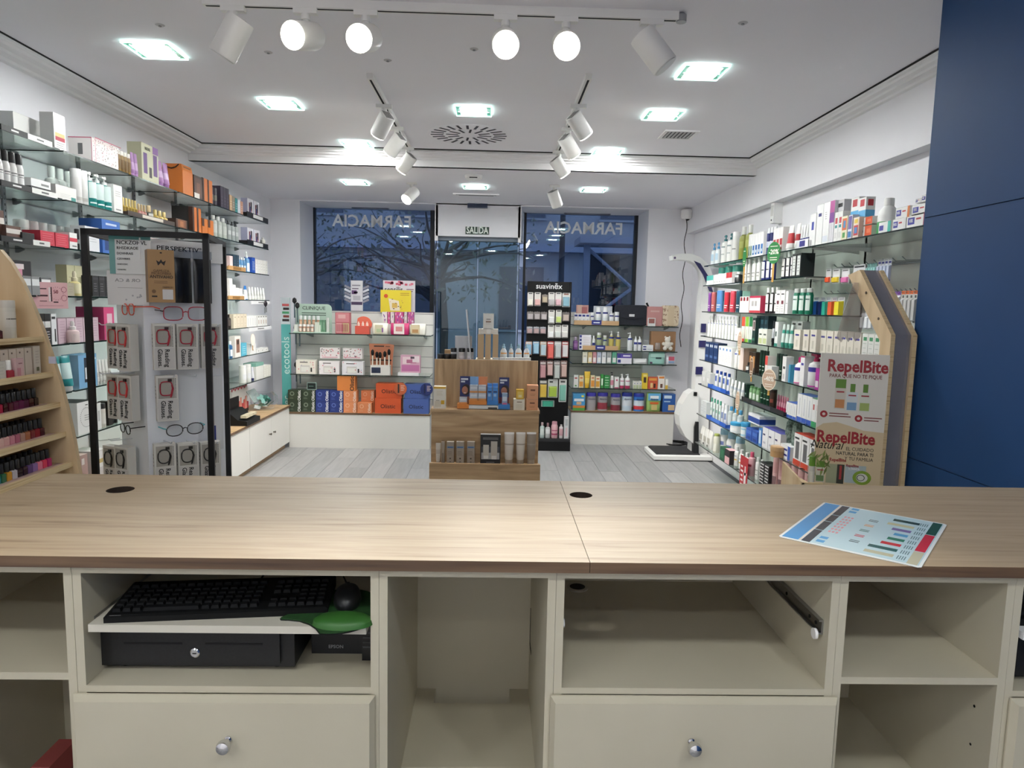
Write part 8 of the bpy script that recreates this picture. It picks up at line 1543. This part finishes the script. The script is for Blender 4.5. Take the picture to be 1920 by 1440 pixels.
# ---------------------------------------------------------------- insect repellent display
YP=2.70;pl,pr_=at(1548,664,Y=YP),at(1660,664,Y=YP);cxp=(pl.x+pr_.x)/2;w=(pr_.x-pl.x)/math.cos(R(18))*.985
t=thing('repellent_display','tall beige insect repellent display board with red lettering','display',(cxp,YP,0),R(-18));zt=at(1604,664,Y=YP).z
MB().box(-w/2,0,0,w/2,.014,zt,PAPER('#e8e2d9')).build('board',t);m=MB();Lz=lambda py:at(1604,py,Y=YP).z;Lx=lambda px:(px-1604)/112*w
zc=[(-w/2,Lz(806)),(-w*.4,Lz(797)),(-w*.2,Lz(793)),(0,Lz(799)),(w*.2,Lz(806)),(w/2,Lz(808))]
m.add([(x,-.0005,z_)for x,z_ in zc]+[(w/2,-.0005,.02),(-w/2,-.0005,.02)],[list(range(8))],PAPER('#dcc6a2'))
def spray(cx,z0,z1,hw,cap,body,tint):
    m.front(cx-hw,z0,cx+hw,z0+(z1-z0)*.7,-.0008,PAPER(body));m.front(cx-hw*.85,z0+.004,cx+hw*.85,z0+(z1-z0)*.32,-.001,PAPER(tint));m.front(cx-hw*.7,z0+(z1-z0)*.55,cx+hw*.7,z0+(z1-z0)*.6,-.001,PAPER('#a8303a'))
    hc=hw*(.95 if cap else .45);m.front(cx-hc,z0+(z1-z0)*.7,cx+hc,z1,-.0008,PAPER('#5f8a2c'))
spray(Lx(1584),Lz(768),Lz(712),.020,True,'#d9d2c6','#cf8a54');spray(Lx(1604),Lz(771),Lz(720),.020,False,'#dde2e4','#7aa4cc');spray(Lx(1625),Lz(771),Lz(720),.020,False,'#dfe2d6','#a8bc6a')
for px,py in((1559,779),(1617,784)):m.disc((Lx(px),-.0008,Lz(py)),.014,PAPER('#a8202c'),seg=18);m.disc((Lx(px),-.001,Lz(py)),.006,PAPER('#e8d4cc'),seg=10)
for x0,x1,py in((1568,1600,777),(1568,1604,782),(1626,1655,782),(1626,1650,787)):m.front(Lx(x0),Lz(py+1),Lx(x1),Lz(py-1),-.0008,PAPER('#8a4a44'))
LG=PAPER('#6a7a3c');LG2=PAPER('#8a9a54')
for k in range(18):
    cx_,cz_=Lx(sp.uniform(1540,1572)),Lz(sp.uniform(855,905));a=sp.uniform(.3,2.6);dx,dz=.022*math.cos(a),.022*math.sin(a);m.add([(cx_-dx,-.0009,cz_-dz),(cx_+dz*.22,-.0009,cz_-dx*.22),(cx_+dx,-.0009,cz_+dz),(cx_-dz*.22,-.0009,cz_+dx*.22)],[[0,1,2,3]],LG if k%2 else LG2)
spray(Lx(1560),Lz(908),Lz(868),.017,True,'#dcd8c8','#6a8a5a');m.front(Lx(1570),Lz(908),Lz(1)*0+Lx(1588),Lz(872),-.0007,PAPER('#a8ac8c'));m.front(Lx(1588),Lz(908),Lx(1600),Lz(872),-.0008,PAPER('#3a3a34'));m.front(Lx(1592),Lz(900),Lx(1596),Lz(874),-.001,PAPER('#b03a3c'));m.front(Lx(1601),Lz(905),Lx(1636),Lz(872),-.0007,PAPER('#b4c4c8'));m.disc((Lx(1630),-.001,Lz(894)),.034,PAPER('#8aac34'),sz=.85);m.disc((Lx(1630),-.0012,Lz(894)),.021,PAPER('#e0e0d8'),sz=.85);m.disc((Lx(1628),-.0014,Lz(894)),.015,PAPER('#3a4434'),sz=.85);m.disc((Lx(1628),-.0016,Lz(894)),.012,PAPER('#e0e0d8'),sz=.85)
m.build('print',t);RD=PAPER('#a51c2a');DK2=PAPER('#3a3430')
for s_,sz,px,py,M_,al,bd,sq in(('RepelBite',.066,1609,688,RD,'CENTER',.03,.86),('PARA QUE NO TE PIQUE',.0205,1650,706,PAPER('#7a2a2c'),'RIGHT',.01,.84),('RepelBite',.066,1598,822,RD,'CENTER',.03,.84),('EL CUIDADO',.0195,1646,842,DK2,'RIGHT',0,.88),('NATURAL PARA TI',.0195,1646,851,DK2,'RIGHT',.012,.84),('Y TU FAMILIA',.0195,1646,860,DK2,'RIGHT',0,.88),('RepelBite',.019,1588,864,RD,'CENTER',.02,.85),('RepelBite',.014,1613,873,RD,'CENTER',.02,.85),('SUMMER',.012,1616,879,PAPER('#f0f2f2'),'CENTER',.02,.9)):text(s_,sz,M_,t,(Lx(px),-.0014,Lz(py)),align=al,bold=bd,squeeze=sq)
text('Natural',.050,BLACK,t,(Lx(1567),-.0014,Lz(837)),(R(90),0,0),shear=.35,squeeze=.78)
tx=at(1492,905,Y=2.72).x;t=thing('plywood_tray','birch plywood tray unit of repellent sprays left of the beige board','tray',(0,0,0));x1_=at(1530,905,Y=2.72).x;zz=at(1520,912,Y=2.72).z
MB().box(tx,2.66,0,x1_,2.86,zz,PLY).build('cabinet',t);MB().prism([(2.66,zz),(2.86,zz),(2.86,zz+.07),(2.66,zz+.03)],tx,tx+.008,'x',PLY).build('side_lip',t);MB().box(tx,2.66,zz,x1_,2.668,zz+.03,PLYE).build('front_lip',t)
for k,px in enumerate((1524,1528)):row(2.72+.05*k,zz,px-6,px+6,1,858-3*k,btl('#d8d8d0','#6a9a34',(.1,.5,'#e6e6de'),cap_h=.32,kind='wide'),'spray_bottle','%s white repellent spray with green cap in the plywood tray'%('front','rear')[k],dep=.04)
# ---------------------------------------------------------------- body scale
YC=7.02;t=thing('body_scale','white pharmacy weighing scale with curved arm and black platform','scale',(0,0,0));WS=mat('#e4e4e2',.3)
sx=lambda px,zz,Y=YC:x_on(px,Y,zz);bx=[sx(1226,.03,6.97),2.27]
rg=lambda z_,i:[(bx[0]+i+r_*0,6.97+i,z_)for r_ in(0,)]+[(bx[1]-i,6.97+i,z_),(bx[1]-i,7.44-i,z_),(bx[0]+i,7.44-i,z_)]
MB().loft([rg(.012,0),rg(.05,0),rg(.062,.02)],WS,True,False).build('base',t);MB().box(bx[0]+.02,6.99,0,bx[1]-.02,7.42,.012,BLACK).build('foot_strip',t)
MB().loft([[(bx[0]+.03,6.995,.062),(sx(1312,.06),6.995,.062),(sx(1312,.06),7.40,.062),(bx[0]+.03,7.40,.062)],[(bx[0]+.05,7.01,.078),(sx(1310,.06),7.01,.078),(sx(1310,.06),7.39,.078),(bx[0]+.05,7.39,.078)]],mat('#1d1e20',.5),True,False).build('platform',t)
ap=[at(px,py,Y=7.2)for px,py in((1258,484),(1272,482),(1290,483),(1305,489),(1318,502),(1328,525),(1334,560),(1337,610),(1338,680),(1338,760))];ap=[Vector((min(p.x,2.18),7.2,p.z))for p in ap]+[Vector((2.18,7.2,.06))]
rings=[];wid=[.026,.034,.04,.046,.055,.065,.075,.08,.085,.09,.10]
for i,p in enumerate(ap):
    tg_=(ap[min(i+1,len(ap)-1)]-ap[max(i-1,0)]).normalized();n_=Vector((-tg_.z,0,tg_.x));h_=wid[i]
    rings.append([p+n_*h_*.9+Vector((0,-.07,0)),p+n_*h_*.9+Vector((0,.07,0)),p-n_*h_*.9+Vector((0,.07,0)),p-n_*h_*.9+Vector((0,-.07,0))])
MB().loft(rings,WS,True,True).build('curved_arm',t);MB().lathe([(.010,0),(.012,.01)],mat('#5a4a6a',.3),12).xf(Matrix.Translation((ap[0].x+.02,7.128,ap[0].z-.002))@ Matrix.Rotation(R(90),4,'X')).build('sensor_eye',t)
iv=[at(px,py,Y=7.12)for px,py in((1301,489),(1313,494),(1328,518),(1337,548),(1330,546),(1318,515))];MB().prism([(p.x,p.z)for p in iv],7.115,7.125,'y',mat('#2c2c5c',.25)).build('display_strip',t)
cr=[at(px,py,Y=7.1)for px,py in((1299,731),(1288,738),(1277,757),(1271,778),(1273,798),(1283,818),(1300,832),(1305,815),(1307,770),(1307,735))];MB().prism([(p.x,p.z)for p in cr],7.05,7.25,'y',WS).build('side_shell',t)
bk_=[at(px,py,Y=7.06)for px,py in((1308,790),(1303,790),(1300,800),(1299,848),(1308,852))];MB().prism([(p.x,p.z)for p in bk_],7.02,7.1,'y',mat('#17181a',.4)).build('holder',t);MB().box(sx(1303,.8),7.04,at(1300,742,Y=7.05).z,sx(1309,.8),7.05,at(1300,735,Y=7.05).z,BLACK).build('button',t)
for px,py,ww,hh in((1319,615,.05,.09),(1317,645,.07,.07),(1311,695,.07,.08)):
    p=at(px,py,Y=7.11);MB().box(p.x-ww/2,7.105,p.z-hh/2,p.x+ww/2,7.125,p.z+hh/2,mat('#26245a',.25)).build('screen',t)
cb=thing('power_cable','black power cable coiled on the floor behind the scale','cable',(0,0,0));c0=at(1272,832,Z=.01)
MB().tube([(c0.x-.04+.0+.10*math.cos(k*.5)*(1+k*.02),c0.y+.12*math.sin(k*.5),.008+.0006*k)for k in range(30)],.006,BLACK,6).build('coil',cb)
